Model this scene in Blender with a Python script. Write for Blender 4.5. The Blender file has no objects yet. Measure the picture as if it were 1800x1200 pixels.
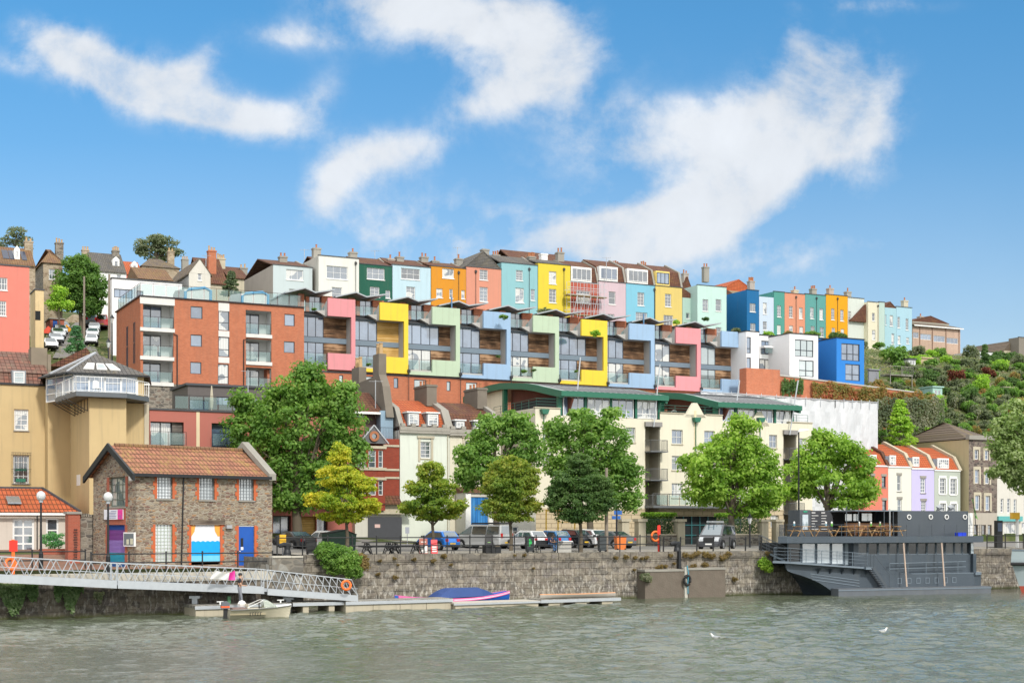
import bpy, bmesh, math, random
import numpy as np
from mathutils import Vector, Matrix

S = bpy.context.scene
COL = S.collection
R = math.radians
rnd = random.Random(7)
F, CX, HY, HZ = 2500.0, 900.0, 925.0, 5.05      # focal length and horizon of the 1800 px photograph, eye height

# ---------------------------------------------------------------- camera
cd = bpy.data.cameras.new("camera"); cam = bpy.data.objects.new("camera", cd); COL.objects.link(cam)
cd.sensor_width = 36; cd.lens = 50; cd.shift_y = (HY - 600) / 1800; cd.clip_end = 6000; cd.clip_start = .5
cam.location = (0, 0, HZ); cam.rotation_euler = (R(90), 0, 0); S.camera = cam
S.view_settings.view_transform = 'Standard'; S.view_settings.look = 'None'
S.view_settings.exposure = 0.56; S.view_settings.gamma = 1
S.render.engine = 'CYCLES'
S.cycles.max_bounces = 6; S.cycles.transparent_max_bounces = 8; S.cycles.caustics_reflective = False

# ---------------------------------------------------------------- node helpers
def nd(t, typ, ins=None, **props):
    n = t.nodes.new(typ)
    for k, v in props.items(): setattr(n, k, v)
    for k, v in (ins or {}).items():
        if isinstance(v, bpy.types.NodeSocket): t.links.new(v, n.inputs[k])
        else: n.inputs[k].default_value = v
    return n
def mth(t, op, a, b=None, c=None, clamp=False):
    n = t.nodes.new('ShaderNodeMath'); n.operation = op; n.use_clamp = clamp
    for i, v in enumerate((a, b, c)):
        if v is None: continue
        if isinstance(v, bpy.types.NodeSocket): t.links.new(v, n.inputs[i])
        else: n.inputs[i].default_value = v
    return n.outputs[0]
def mixc(t, fac, a, b, mode='MIX'):
    n = t.nodes.new('ShaderNodeMix'); n.data_type = 'RGBA'; n.blend_type = mode
    for i, v in ((0, fac), (6, a), (7, b)):
        if isinstance(v, bpy.types.NodeSocket): t.links.new(v, n.inputs[i])
        elif i and len(v) == 3: n.inputs[i].default_value = (*v, 1)
        else: n.inputs[i].default_value = v
    return n.outputs[2]
def ramp(t, fac, stops, interp='LINEAR'):
    n = t.nodes.new('ShaderNodeValToRGB'); n.color_ramp.interpolation = interp
    t.links.new(fac, n.inputs[0]); e = n.color_ramp.elements
    while len(e) < len(stops): e.new(.5)
    for i, (p, c) in enumerate(stops):
        e[i].position = p; e[i].color = (*c, 1) if len(c) == 3 else c
    return n.outputs[0]
def srgb(r, g, b):
    f = lambda c: (c / 255 / 12.92) if c / 255 <= .04045 else ((c / 255 + .055) / 1.055) ** 2.4
    return (f(r), f(g), f(b))

# ---------------------------------------------------------------- sun and sky
SUN_EL, SUN_AZ = 40, 155            # azimuth clockwise from +Y (the view direction)
sd = bpy.data.lights.new("sun", 'SUN'); sd.energy = 2.1; sd.angle = R(6.0); sd.color = (1, .95, .87)
sun = bpy.data.objects.new("sun", sd); COL.objects.link(sun)
sdir = Vector((math.sin(R(SUN_AZ)) * math.cos(R(SUN_EL)), math.cos(R(SUN_AZ)) * math.cos(R(SUN_EL)), math.sin(R(SUN_EL))))
sun.rotation_euler = sdir.to_track_quat('Z', 'Y').to_euler(); sun.location = (60, -60, 90)

W = bpy.data.worlds.new("World"); S.world = W; W.use_nodes = True
t = W.node_tree; t.nodes.clear()
sky = nd(t, 'ShaderNodeTexSky', sky_type='NISHITA', sun_disc=False, sun_elevation=R(SUN_EL), sun_rotation=R(SUN_AZ),
         air_density=1.0, dust_density=.35, ozone_density=2.6, altitude=50)
tc = nd(t, 'ShaderNodeTexCoord'); sep = nd(t, 'ShaderNodeSeparateXYZ', {0: tc.outputs['Generated']})
X_, Y_, Z_ = sep.outputs
yy = mth(t, 'MAXIMUM', Y_, .02)
A_ = mth(t, 'DIVIDE', X_, yy); B_ = mth(t, 'DIVIDE', mth(t, 'MAXIMUM', Z_, 0), yy)
cv = nd(t, 'ShaderNodeCombineXYZ', {0: A_, 1: B_, 2: 0.0})
warp = nd(t, 'ShaderNodeTexNoise', {'Vector': cv.outputs[0], 'Scale': 11.0, 'Detail': 9.0, 'Roughness': .58, 'Distortion': .35})
warp2 = nd(t, 'ShaderNodeTexNoise', {'Vector': cv.outputs[0], 'Scale': 42.0, 'Detail': 5.0, 'Roughness': .65})
wn = mth(t, 'ADD', mth(t, 'MULTIPLY', mth(t, 'SUBTRACT', warp.outputs[0], .5), 3.4), mth(t, 'MULTIPLY', mth(t, 'SUBTRACT', warp2.outputs[0], .5), 1.3))
# cloud banks: direction (px of photo only used to note where each bank lies in the sky), radii, tilt, density
CL = [(110, 85, 75, 38, 25, .95), (200, 135, 95, 42, 30, 1.0), (310, 160, 110, 48, 22, .95), (340, 120, 55, 26, -40, .6), (430, 208, 100, 30, 8, .8), (560, 175, 60, 34, -45, .32), (330, 190, 190, 30, 10, .35), (520, 66, 70, 16, 5, .24), (20, 110, 60, 20, 10, .3),
      (830, 40, 200, 60, 10, 1.0), (960, 95, 105, 60, 60, 1.0), (880, 165, 90, 42, -20, .95), (700, 10, 120, 28, 8, .6),
      (690, 270, 85, 36, -10, .85), (600, 300, 70, 36, -40, .7), (580, 345, 40, 26, -60, .4), (700, 400, 250, 75, -5, .36), (560, 60, 150, 40, 0, .22),
      (1450, 175, 110, 85, -20, 1.05), (1340, 250, 130, 80, -30, 1.05), (1210, 225, 110, 42, 10, .62), (1500, 210, 65, 95, -15, .8), (1260, 350, 170, 55, -28, 1.05),
      (1060, 405, 130, 38, -5, .95), (1180, 400, 140, 42, -12, .85), (1400, 85, 34, 45, -10, .7), (1230, 450, 330, 60, 0, .40), (1050, 250, 130, 90, 0, .25), (1530, 10, 110, 16, 0, .4), (1130, 265, 60, 26, 0, .5)]
dens = None
for (px, py, rx, ry, tilt, k) in CL:
    a0, b0 = (px - CX) / F, (HY - py) / F; c_, s_ = math.cos(R(-tilt)), math.sin(R(-tilt))
    da = mth(t, 'SUBTRACT', A_, a0); db = mth(t, 'SUBTRACT', B_, b0)
    p = mth(t, 'MULTIPLY', mth(t, 'ADD', mth(t, 'MULTIPLY', da, c_), mth(t, 'MULTIPLY', db, s_)), F / rx)
    q = mth(t, 'MULTIPLY', mth(t, 'SUBTRACT', mth(t, 'MULTIPLY', db, c_), mth(t, 'MULTIPLY', da, s_)), F / ry)
    r2 = mth(t, 'ADD', mth(t, 'MULTIPLY', p, p), mth(t, 'MULTIPLY', q, q))
    g = mth(t, 'MULTIPLY', mth(t, 'EXPONENT', mth(t, 'MULTIPLY', r2, -.95)), k)
    dens = g if dens is None else mth(t, 'ADD', dens, g)
dens = mth(t, 'ADD', mth(t, 'MINIMUM', dens, 1.0), mth(t, 'MULTIPLY', mth(t, 'MULTIPLY', wn, .72), mth(t, 'MINIMUM', mth(t, 'MULTIPLY', dens, 3.0), 1.0)))
near = nd(t, 'ShaderNodeMapRange', {0: dens, 1: .02, 2: 1.12, 3: 0.0, 4: 1.0}, interpolation_type='SMOOTHSTEP')
# the rest of the sky (above and behind): unseen cloud, brightened to add fill light
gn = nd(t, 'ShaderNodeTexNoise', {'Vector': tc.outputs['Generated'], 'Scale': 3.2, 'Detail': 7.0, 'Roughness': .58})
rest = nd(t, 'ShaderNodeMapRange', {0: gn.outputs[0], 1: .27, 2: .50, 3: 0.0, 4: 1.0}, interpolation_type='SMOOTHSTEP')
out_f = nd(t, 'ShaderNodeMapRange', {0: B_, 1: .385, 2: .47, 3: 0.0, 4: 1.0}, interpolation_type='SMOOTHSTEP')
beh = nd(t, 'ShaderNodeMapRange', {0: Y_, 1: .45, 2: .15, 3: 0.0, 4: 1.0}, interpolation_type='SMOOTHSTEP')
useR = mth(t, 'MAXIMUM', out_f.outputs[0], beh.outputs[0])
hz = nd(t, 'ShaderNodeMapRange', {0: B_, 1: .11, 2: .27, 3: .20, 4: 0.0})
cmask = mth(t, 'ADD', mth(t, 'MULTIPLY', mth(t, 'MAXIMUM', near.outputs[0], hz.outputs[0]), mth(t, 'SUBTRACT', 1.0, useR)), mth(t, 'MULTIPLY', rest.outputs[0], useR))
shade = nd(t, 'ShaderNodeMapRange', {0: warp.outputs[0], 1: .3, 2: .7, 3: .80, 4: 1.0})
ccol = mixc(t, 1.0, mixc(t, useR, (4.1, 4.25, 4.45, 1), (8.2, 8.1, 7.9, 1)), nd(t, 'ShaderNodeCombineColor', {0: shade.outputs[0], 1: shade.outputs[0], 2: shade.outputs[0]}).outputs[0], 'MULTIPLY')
tint = mixc(t, nd(t, 'ShaderNodeMapRange', {0: B_, 1: .10, 2: .36, 3: 0.0, 4: 1.0}).outputs[0], (.48, .515, .54, 1), (.29, .59, .69, 1))
skyc = mixc(t, 1.0, sky.outputs[0], tint, 'MULTIPLY')
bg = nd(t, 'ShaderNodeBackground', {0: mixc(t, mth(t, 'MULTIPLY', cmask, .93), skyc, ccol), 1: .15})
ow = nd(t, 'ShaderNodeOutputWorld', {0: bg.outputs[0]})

# ---------------------------------------------------------------- materials
def newmat(name, rough=.8, metal=0, spec=.5):
    m = bpy.data.materials.new(name); m.use_nodes = True
    t = m.node_tree; b = t.nodes['Principled BSDF']
    b.inputs['Roughness'].default_value = rough; b.inputs['Metallic'].default_value = metal
    b.inputs['Specular IOR Level'].default_value = spec
    return m, t, b
def facevec(t, sx=1, sz=1):
    tc = nd(t, 'ShaderNodeTexCoord'); so = nd(t, 'ShaderNodeSeparateXYZ', {0: tc.outputs['Object']})
    sn = nd(t, 'ShaderNodeSeparateXYZ', {0: tc.outputs['Normal']})
    msk = mth(t, 'GREATER_THAN', mth(t, 'ABSOLUTE', sn.outputs[0]), .7)
    h = mth(t, 'ADD', mth(t, 'MULTIPLY', so.outputs[0], mth(t, 'SUBTRACT', 1.0, msk)), mth(t, 'MULTIPLY', so.outputs[1], msk))
    return nd(t, 'ShaderNodeCombineXYZ', {0: mth(t, 'MULTIPLY', h, sx), 1: mth(t, 'MULTIPLY', so.outputs[2], sz), 2: 0.0}).outputs[0]
def noise(t, vec, scale, detail=4, rough=.55, mp=None):
    if mp: vec = nd(t, 'ShaderNodeMapping', {0: vec, 3: mp}).outputs[0]
    return nd(t, 'ShaderNodeTexNoise', {'Vector': vec, 'Scale': scale, 'Detail': detail, 'Roughness': rough}).outputs[0]
def bump(t, b, h, strength=.4, dist=.03):
    n = nd(t, 'ShaderNodeBump', {'Height': h, 'Strength': strength, 'Distance': dist}); t.links.new(n.outputs[0], b.inputs['Normal'])
MC = {}
def memo(f):
    def g(name, *a, **k):
        if name not in MC: MC[name] = f(name, *a, **k)
        return MC[name]
    return g
@memo
def paint(name, col, rough=.75, wear=.16, stain=.22, scale=.8, spec=.3, bmp=.15):
    m, t, b = newmat(name, rough, 0, spec); v = facevec(t)
    n1 = noise(t, v, scale, 5); n2 = noise(t, v, 1.0, 4, .6, (2.6, .16, 1)); n3 = noise(t, v, 9.0, 3)
    c = mixc(t, nd(t, 'ShaderNodeMapRange', {0: n1, 1: .35, 2: .75, 3: 0.0, 4: wear}).outputs[0], col, tuple(x * .55 for x in col))
    c = mixc(t, nd(t, 'ShaderNodeMapRange', {0: n2, 1: .52, 2: .78, 3: 0.0, 4: stain}).outputs[0], c, (.16, .15, .12))
    t.links.new(c, b.inputs[0]); bump(t, b, n3, bmp, .03); return m
@memo
def plain(name, col, rough=.5, metal=0, spec=.5):
    m, t, b = newmat(name, rough, metal, spec)
    tc = nd(t, 'ShaderNodeTexCoord'); n = noise(t, tc.outputs['Object'], 3.0, 4)
    c = mixc(t, nd(t, 'ShaderNodeMapRange', {0: n, 1: .4, 2: .8, 3: 0.0, 4: .22}).outputs[0], col, tuple(x * .5 for x in col))
    t.links.new(c, b.inputs[0]); return m
@memo
def bricks(name, c1, c2, mortar, w=.24, h=.085, rough=.85, var=.5, stain=.25):
    m, t, b = newmat(name, rough, 0, .2); v = facevec(t)
    br = nd(t, 'ShaderNodeTexBrick', {'Vector': v, 'Color1': (*c1, 1), 'Color2': (*c2, 1), 'Mortar': (*mortar, 1), 'Scale': 1.0,
            'Mortar Size': h * .09, 'Bias': 0.0, 'Brick Width': w, 'Row Height': h})
    n2 = noise(t, v, 1.2, 5); n3 = noise(t, v, 1.0, 4, .6, (1.5, .2, 1))
    c = mixc(t, nd(t, 'ShaderNodeMapRange', {0: n2, 1: .3, 2: .75, 3: 0.0, 4: var * .5}).outputs[0], br.outputs[0], tuple(x * .6 for x in c1))
    c = mixc(t, nd(t, 'ShaderNodeMapRange', {0: n3, 1: .5, 2: .8, 3: 0.0, 4: stain}).outputs[0], c, (.1, .09, .08))
    t.links.new(c, b.inputs[0]); bump(t, b, br.outputs[1], -.3, .02); return m
@memo
def rubble(name, cols, mortar, sx=1.6, sz=3.4, rough=.9, mort=.06, dark=.35):
    m, t, b = newmat(name, rough, 0, .2); v = facevec(t)
    dn = nd(t, 'ShaderNodeTexNoise', {'Vector': v, 'Scale': 2.5, 'Detail': 2.0})
    vv = mixc(t, .07, v, dn.outputs[1])
    mp = nd(t, 'ShaderNodeMapping', {0: vv, 3: (sx, sz, 1)}).outputs[0]
    vo = nd(t, 'ShaderNodeTexVoronoi', {'Vector': mp, 'Scale': 1.0, 'Randomness': .85})
    ve = nd(t, 'ShaderNodeTexVoronoi', {'Vector': mp, 'Scale': 1.0, 'Randomness': .85}, feature='DISTANCE_TO_EDGE')
    rc = nd(t, 'ShaderNodeSeparateColor', {0: vo.outputs['Color']}).outputs[0]
    k = len(cols); c = ramp(t, rc, [(i / k, cc) for i, cc in enumerate(cols)], 'CONSTANT')
    n = noise(t, v, 7.0, 4); c = mixc(t, nd(t, 'ShaderNodeMapRange', {0: n, 1: .35, 2: .75, 3: 0.0, 4: dark}).outputs[0], c, (.08, .07, .06))
    big = noise(t, v, .45, 4); c = mixc(t, nd(t, 'ShaderNodeMapRange', {0: big, 1: .45, 2: .75, 3: 0.0, 4: dark}).outputs[0], c, (.1, .095, .08))
    me = nd(t, 'ShaderNodeMapRange', {0: ve.outputs['Distance'], 1: mort * .5, 2: mort * 1.5, 3: 1.0, 4: 0.0}).outputs[0]
    c = mixc(t, me, c, mortar); t.links.new(c, b.inputs[0])
    bump(t, b, mth(t, 'MINIMUM', ve.outputs['Distance'], .2), .8, .12); return m
@memo
def tiles(name, c1, c2, w=.32, h=.24, moss=.25, mosscol=(.30, .22, .05), rough=.8, lip=.12):
    # rows run across the roof, follow height; works for any roof pitch
    m, t, b = newmat(name, rough, 0, .3); v = facevec(t)
    br = nd(t, 'ShaderNodeTexBrick', {'Vector': v, 'Color1': (*c1, 1), 'Color2': (*c2, 1), 'Mortar': (*tuple(x * .3 for x in c1), 1), 'Scale': 1.0,
            'Mortar Size': h * lip, 'Mortar Smooth': .3, 'Bias': 0.0, 'Brick Width': w, 'Row Height': h}, offset=0.0)
    n = noise(t, v, 1.1, 6, .65); n2 = noise(t, v, 6, 3)
    f = mth(t, 'MULTIPLY', nd(t, 'ShaderNodeMapRange', {0: n, 1: .45, 2: .65, 3: 0.0, 4: 1.0}).outputs[0], nd(t, 'ShaderNodeMapRange', {0: n2, 1: .4, 2: .6, 3: 0.0, 4: moss}).outputs[0])
    c = mixc(t, f, br.outputs[0], mosscol)
    n4 = noise(t, v, .5, 4); c = mixc(t, nd(t, 'ShaderNodeMapRange', {0: n4, 1: .4, 2: .7, 3: 0.0, 4: .35}).outputs[0], c, tuple(x * .45 for x in c1))
    t.links.new(c, b.inputs[0])
    so = nd(t, 'ShaderNodeSeparateXYZ', {0: v}); wv = mth(t, 'SINE', mth(t, 'MULTIPLY', so.outputs[0], 2 * math.pi / w))
    saw = mth(t, 'FRACT', mth(t, 'DIVIDE', so.outputs[1], h))
    bump(t, b, mth(t, 'ADD', mth(t, 'MULTIPLY', wv, .4), mth(t, 'MULTIPLY', saw, -.8)), .8, .05); return m
@memo
def planks(name, c1, c2, c3, h=.14, rough=.8, along='z'):
    m, t, b = newmat(name, rough, 0, .2); v = facevec(t)
    if along == 'x': v = nd(t, 'ShaderNodeMapping', {0: v, 2: (0, 0, R(90))}).outputs[0]
    so = nd(t, 'ShaderNodeSeparateXYZ', {0: v}); row = mth(t, 'FLOOR', mth(t, 'DIVIDE', so.outputs[1], h))
    rr = nd(t, 'ShaderNodeTexWhiteNoise', {'W': row}, noise_dimensions='1D').outputs[0]
    n = noise(t, v, 1.0, 5, .6, (.7, 7, 1)); n2 = noise(t, v, .55, 3)
    f = mth(t, 'ADD', mth(t, 'MULTIPLY', n, .9), mth(t, 'ADD', mth(t, 'MULTIPLY', rr, .3), mth(t, 'SUBTRACT', n2, .62)))
    c = ramp(t, f, [(.2, c1), (.45, c2), (.72, c3)])
    gap = mth(t, 'LESS_THAN', mth(t, 'FRACT', mth(t, 'DIVIDE', so.outputs[1], h)), .1)
    c = mixc(t, mth(t, 'MULTIPLY', gap, .75), c, (.02, .015, .01)); t.links.new(c, b.inputs[0]); return m
@memo
def glass(name, dark, light, amount=.5, curtain=None, rough=.06, spec=.9):
    # window glass seen from outside in daylight: glossy pane, dim room and curtains behind it
    m, t, b = newmat(name, rough, 0, spec); v = facevec(t); b.inputs['IOR'].default_value = 2.1
    geo = nd(t, 'ShaderNodeNewGeometry'); oi = nd(t, 'ShaderNodeObjectInfo')
    off = nd(t, 'ShaderNodeVectorMath', {0: v, 1: nd(t, 'ShaderNodeCombineXYZ', {0: mth(t, 'MULTIPLY', oi.outputs['Random'], 37.0), 1: mth(t, 'MULTIPLY', oi.outputs['Random'], 91.0), 2: 0.0}).outputs[0]}).outputs[0]
    n = noise(t, off, .9, 3)
    f = mth(t, 'ADD', mth(t, 'MULTIPLY', n, .6), mth(t, 'MULTIPLY', oi.outputs['Random'], .5))
    c = ramp(t, f, [(.35, dark), (.75, tuple(d + (l - d) * amount for d, l in zip(dark, light)))])
    if curtain:
        so = nd(t, 'ShaderNodeSeparateXYZ', {0: off}); wv = mth(t, 'SINE', mth(t, 'MULTIPLY', so.outputs[0], 38.0))
        cc = mixc(t, nd(t, 'ShaderNodeMapRange', {0: wv, 1: -1.0, 2: 1.0, 3: 0.0, 4: 1.0}).outputs[0], curtain, tuple(x * .6 for x in curtain))
        msk = mth(t, 'GREATER_THAN', noise(t, off, .7, 1), .47); c = mixc(t, msk, c, cc)
    t.links.new(c, b.inputs[0])
    bump(t, b, noise(t, v, 1.3, 2), .05, .05); return m
@memo
def leafmat(name, c1, c2, c3, trans=.5, scale=.5, rough=.6):
    m, t, b = newmat(name, rough, 0, .35)
    geo = nd(t, 'ShaderNodeNewGeometry'); tc = nd(t, 'ShaderNodeTexCoord')
    n = noise(t, tc.outputs['Object'], scale, 3, .6)
    f = mth(t, 'ADD', mth(t, 'MULTIPLY', nd(t, 'ShaderNodeMapRange', {0: n, 1: .3, 2: .7, 3: 0.0, 4: 1.0}).outputs[0], .6), mth(t, 'MULTIPLY', geo.outputs['Random Per Island'], .45))
    c1, c2, c3 = [tuple(min(.8, q * w_) for q, w_ in zip(c_, (2.45, 2.05, 4.2))) for c_ in (c1, c2, c3)]; c = ramp(t, f, [(.1, c1), (.5, c2), (.95, c3)])
    t.links.new(c, b.inputs[0])
    tr = nd(t, 'ShaderNodeBsdfTranslucent', {0: mixc(t, 1.0, c, (1.25, 1.35, .7, 1), 'MULTIPLY')})
    mx = nd(t, 'ShaderNodeMixShader', {0: trans, 1: b.outputs[0], 2: tr.outputs[0]})
    t.links.new(mx.outputs[0], t.nodes['Material Output'].inputs[0]); return m

WHITE = paint('white_paint', (.78, .78, .76), wear=.05, stain=.08); WFRAME = plain('white_window_frame', (.75, .75, .74), .45)
DFRAME = plain('dark_window_frame', (.035, .042, .055), .4); GREYST = paint('grey_stone', (.30, .285, .25), .85, .3, .35)
PALEST = paint('pale_stone', (.50, .45, .34), .85, .25, .3); CONC = paint('concrete', (.42, .41, .38), .85, .25, .3)
DMETAL = plain('dark_metal', (.018, .02, .023), .45, .2); GALV = plain('galvanised_steel', (.50, .53, .56), .42, .45)
LMETAL = plain('light_metal', (.42, .44, .46), .4, .4); TIMB = planks('weathered_timber', (.03, .022, .016), (.14, .075, .04), (.42, .26, .15), .17)
OCHT = planks('ochre_timber', (.38, .22, .06), (.50, .31, .10), (.60, .40, .17), .2)
G_D = glass('dark_glass', (.022, .028, .036), (.16, .20, .25), .7); G_B = glass('bluish_glass', (.045, .075, .13), (.20, .28, .40), .8)
G_C = glass('curtained_glass', (.05, .07, .09), (.22, .26, .30), .6, (.62, .62, .58)); G_L = glass('pale_glass', (.24, .30, .31), (.55, .62, .62), .6)
G_RAIL = glass('balustrade_glass', (.13, .21, .22), (.33, .42, .42), .8, rough=.08)
RBRICK = bricks('orange_red_brick', (.50, .155, .075), (.40, .115, .055), (.40, .26, .18)); DBRICK = bricks('deep_red_brick', (.30, .055, .030), (.24, .04, .024), (.22, .10, .07))
STONEW = rubble('brown_rubble_stone', [(.20, .145, .10), (.28, .22, .155), (.155, .115, .088), (.24, .17, .12), (.34, .28, .20), (.20, .115, .09), (.30, .235, .17), (.24, .20, .15), (.38, .23, .12), (.36, .32, .25)], (.33, .295, .24), 3.4, 9.5, mort=.06, dark=.25)
RUBG = rubble('grey_rubble_stone', [(.16, .145, .12), (.25, .22, .18), (.11, .10, .09), (.3, .27, .22), (.19, .15, .12)], (.26, .235, .2), 2.2, 4.5)
TBROWN = tiles('brown_roof_tile', (.155, .062, .038), (.11, .048, .032)); TORANGE = tiles('orange_roof_tile', (.52, .125, .045), (.44, .10, .036), moss=.1)
TOLD = tiles('old_clay_pantile', (.40, .175, .105), (.30, .125, .08), w=.28, h=.3, moss=.95, mosscol=(.32, .22, .07), lip=.16); TOCH = tiles('mossy_clay_tile', (.24, .13, .07), (.19, .11, .065), moss=.6)
SLATE = tiles('grey_slate', (.11, .105, .10), (.15, .14, .13), w=.3, h=.2, moss=.2); SEAM = plain('lead_grey_roof', (.40, .41, .42), .5, .1); TGREY = tiles('grey_brown_tile', (.17, .13, .10), (.13, .105, .085), moss=.5)
POT = plain('clay_chimney_pot', (.38, .15, .07), .8); BUFF = plain('buff_chimney_pot', (.48, .32, .16), .8); GREEN = plain('bottle_green_paint', (.018, .14, .085), .5)
BARK = plain('grey_brown_bark', (.105, .085, .06), .95); LEAD = plain('dark_lead', (.055, .058, .065), .6)

# ---------------------------------------------------------------- mesh builder
class MB:
    def __init__(s): s.v = []; s.f = []; s.m = []
    def poly(s, pts, mi=0):
        n = len(s.v); s.v += [tuple(p) for p in pts]; s.f.append(tuple(range(n, n + len(pts)))); s.m.append(mi); return s
    def box(s, x0, y0, z0, x1, y1, z1, mi=0):
        if x0 > x1: x0, x1 = x1, x0
        if y0 > y1: y0, y1 = y1, y0
        if z0 > z1: z0, z1 = z1, z0
        n = len(s.v)
        s.v += [(x0, y0, z0), (x1, y0, z0), (x1, y1, z0), (x0, y1, z0), (x0, y0, z1), (x1, y0, z1), (x1, y1, z1), (x0, y1, z1)]
        for q in ((0, 3, 2, 1), (4, 5, 6, 7), (0, 1, 5, 4), (1, 2, 6, 5), (2, 3, 7, 6), (3, 0, 4, 7)): s.f.append(tuple(n + i for i in q)); s.m.append(mi)
        return s
    def prism(s, poly, ax, a, b, mi=0):
        P = {'x': lambda p, w: (w, p[0], p[1]), 'y': lambda p, w: (p[0], w, p[1]), 'z': lambda p, w: (p[0], p[1], w)}[ax]
        n = len(s.v); k = len(poly); s.v += [P(p, a) for p in poly] + [P(p, b) for p in poly]
        s.f += [tuple(range(n, n + k)), tuple(range(n + 2 * k - 1, n + k - 1, -1))]; s.m += [mi, mi]
        for i in range(k): s.f.append((n + i, n + (i + 1) % k, n + k + (i + 1) % k, n + k + i)); s.m.append(mi)
        return s
    def tube(s, pts, rr, n=6, mi=0, cap=True):
        pts = [Vector(p) for p in pts]; rr = rr if isinstance(rr, (list, tuple)) else [rr] * len(pts); base = len(s.v)
        for i, p in enumerate(pts):
            d = (pts[min(i + 1, len(pts) - 1)] - pts[max(i - 1, 0)]).normalized()
            a = Vector((0, 0, 1)) if abs(d.z) < .9 else Vector((1, 0, 0)); u = d.cross(a).normalized(); w = d.cross(u)
            for j in range(n):
                an = 2 * math.pi * (j + .5) / n; s.v.append(tuple(p + rr[i] * (math.cos(an) * u + math.sin(an) * w)))
        for i in range(len(pts) - 1):
            for j in range(n):
                a = base + i * n + j; b = base + i * n + (j + 1) % n; s.f.append((a, b, b + n, a + n)); s.m.append(mi)
        if cap:
            s.f += [tuple(base + j for j in range(n)), tuple(base + (len(pts) - 1) * n + j for j in range(n))]; s.m += [mi, mi]
        return s
    def bar(s, p, q, w, mi=0): return s.tube([p, q], w * .7, 4, mi)
    def cyl(s, c, r, h, n=10, ax='z', mi=0, r2=None):
        c = Vector(c); d = {'x': Vector((1, 0, 0)), 'y': Vector((0, 1, 0)), 'z': Vector((0, 0, 1))}[ax]
        return s.tube([c, c + d * h], [r, r if r2 is None else r2], n, mi)
    def lathe(s, c, prof, n=12, mi=0):
        base = len(s.v); k = len(prof)
        for (r, z) in prof:
            for j in range(n): an = 2 * math.pi * j / n; s.v.append((c[0] + r * math.cos(an), c[1] + r * math.sin(an), c[2] + z))
        for i in range(k - 1):
            for j in range(n): a = base + i * n + j; b = base + i * n + (j + 1) % n; s.f.append((a, b, b + n, a + n)); s.m.append(mi)
        return s
    def grid(s, rows, mi=0, closed=False):
        base = len(s.v); k = len(rows[0])
        for r_ in rows: s.v += [tuple(p) for p in r_]
        for i in range(len(rows) - 1):
            for j in range(k if closed else k - 1):
                a = base + i * k + j; b = base + i * k + (j + 1) % k; s.f.append((a, b, b + k, a + k)); s.m.append(mi)
        return s
    def build(s, name, mats, parent=None, smooth=False, fix=False):
        me = bpy.data.meshes.new(name); me.from_pydata(s.v, [], s.f)
        for m in (mats if isinstance(mats, (list, tuple)) else [mats]): me.materials.append(m)
        me.polygons.foreach_set('material_index', s.m)
        if smooth: me.polygons.foreach_set('use_smooth', [True] * len(s.f))
        if fix:
            bm = bmesh.new(); bm.from_mesh(me); bmesh.ops.recalc_face_normals(bm, faces=bm.faces); bm.to_mesh(me); bm.free()
        me.update(); o = bpy.data.objects.new(name, me); COL.objects.link(o)
        if parent: o.parent = parent
        return o
def tag(o, label, cat, group=None, kind=None):
    if label: o['label'] = label
    if cat: o['category'] = cat
    if group: o['group'] = group
    if kind: o['kind'] = kind
    return o
def empty(name, loc, rz, label, cat, group=None, kind=None):
    o = bpy.data.objects.new(name, None); COL.objects.link(o); o.location = loc; o.rotation_euler = (0, 0, rz); o.empty_display_size = .5
    return tag(o, label, cat, group, kind)
def kids(o): return [c for c in COL.objects if c.parent == o]
def copytree(o, parent=None, _c=None):
    c = o.copy(); COL.objects.link(c); c.parent = parent
    for ch in CH.get(o.name, kids(o)): copytree(ch, c)
    return c
CH = {}

# ---------------------------------------------------------------- street-aligned frames: x along the street, y away from the water
class Fr:
    def __init__(s, px, Y0, slope=.5, zb=0.0):
        s.oy = Y0; s.ox = (px - CX) / F * Y0; h = math.hypot(1, slope); s.c = 1 / h; s.s = slope / h; s.slope = slope; s.zb = zb
    def x(s, px, v=0):
        k = (px - CX) / F; return (k * (s.oy + v * s.c) - s.ox + v * s.s) / (s.c - k * s.s)
    def Y(s, px, v=0): return s.oy + s.x(px, v) * s.s + v * s.c
    def z(s, px, py, v=0): return HZ + (HY - py) / F * s.Y(px, v) - s.zb
    def d(s, px, x=0):
        k = (px - CX) / F; return (s.ox + x * s.c - k * (s.oy + x * s.s)) / (s.s + k * s.c)
    def zd(s, x, v, py): return HZ + (HY - py) / F * (s.oy + x * s.s + v * s.c) - s.zb
    def at(s, px, v=0, zb=None):
        f = Fr(px, s.Y(px, v), s.slope, s.zb if zb is None else zb); return f
    def P(s, x, v, z=0): return (s.ox + x * s.c - v * s.s, s.oy + x * s.s + v * s.c, z + s.zb)
    def root(s, name, label, cat, group=None, kind=None): return empty(name, (s.ox, s.oy, s.zb), math.atan2(s.s, s.c), label, cat, group, kind)

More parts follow.
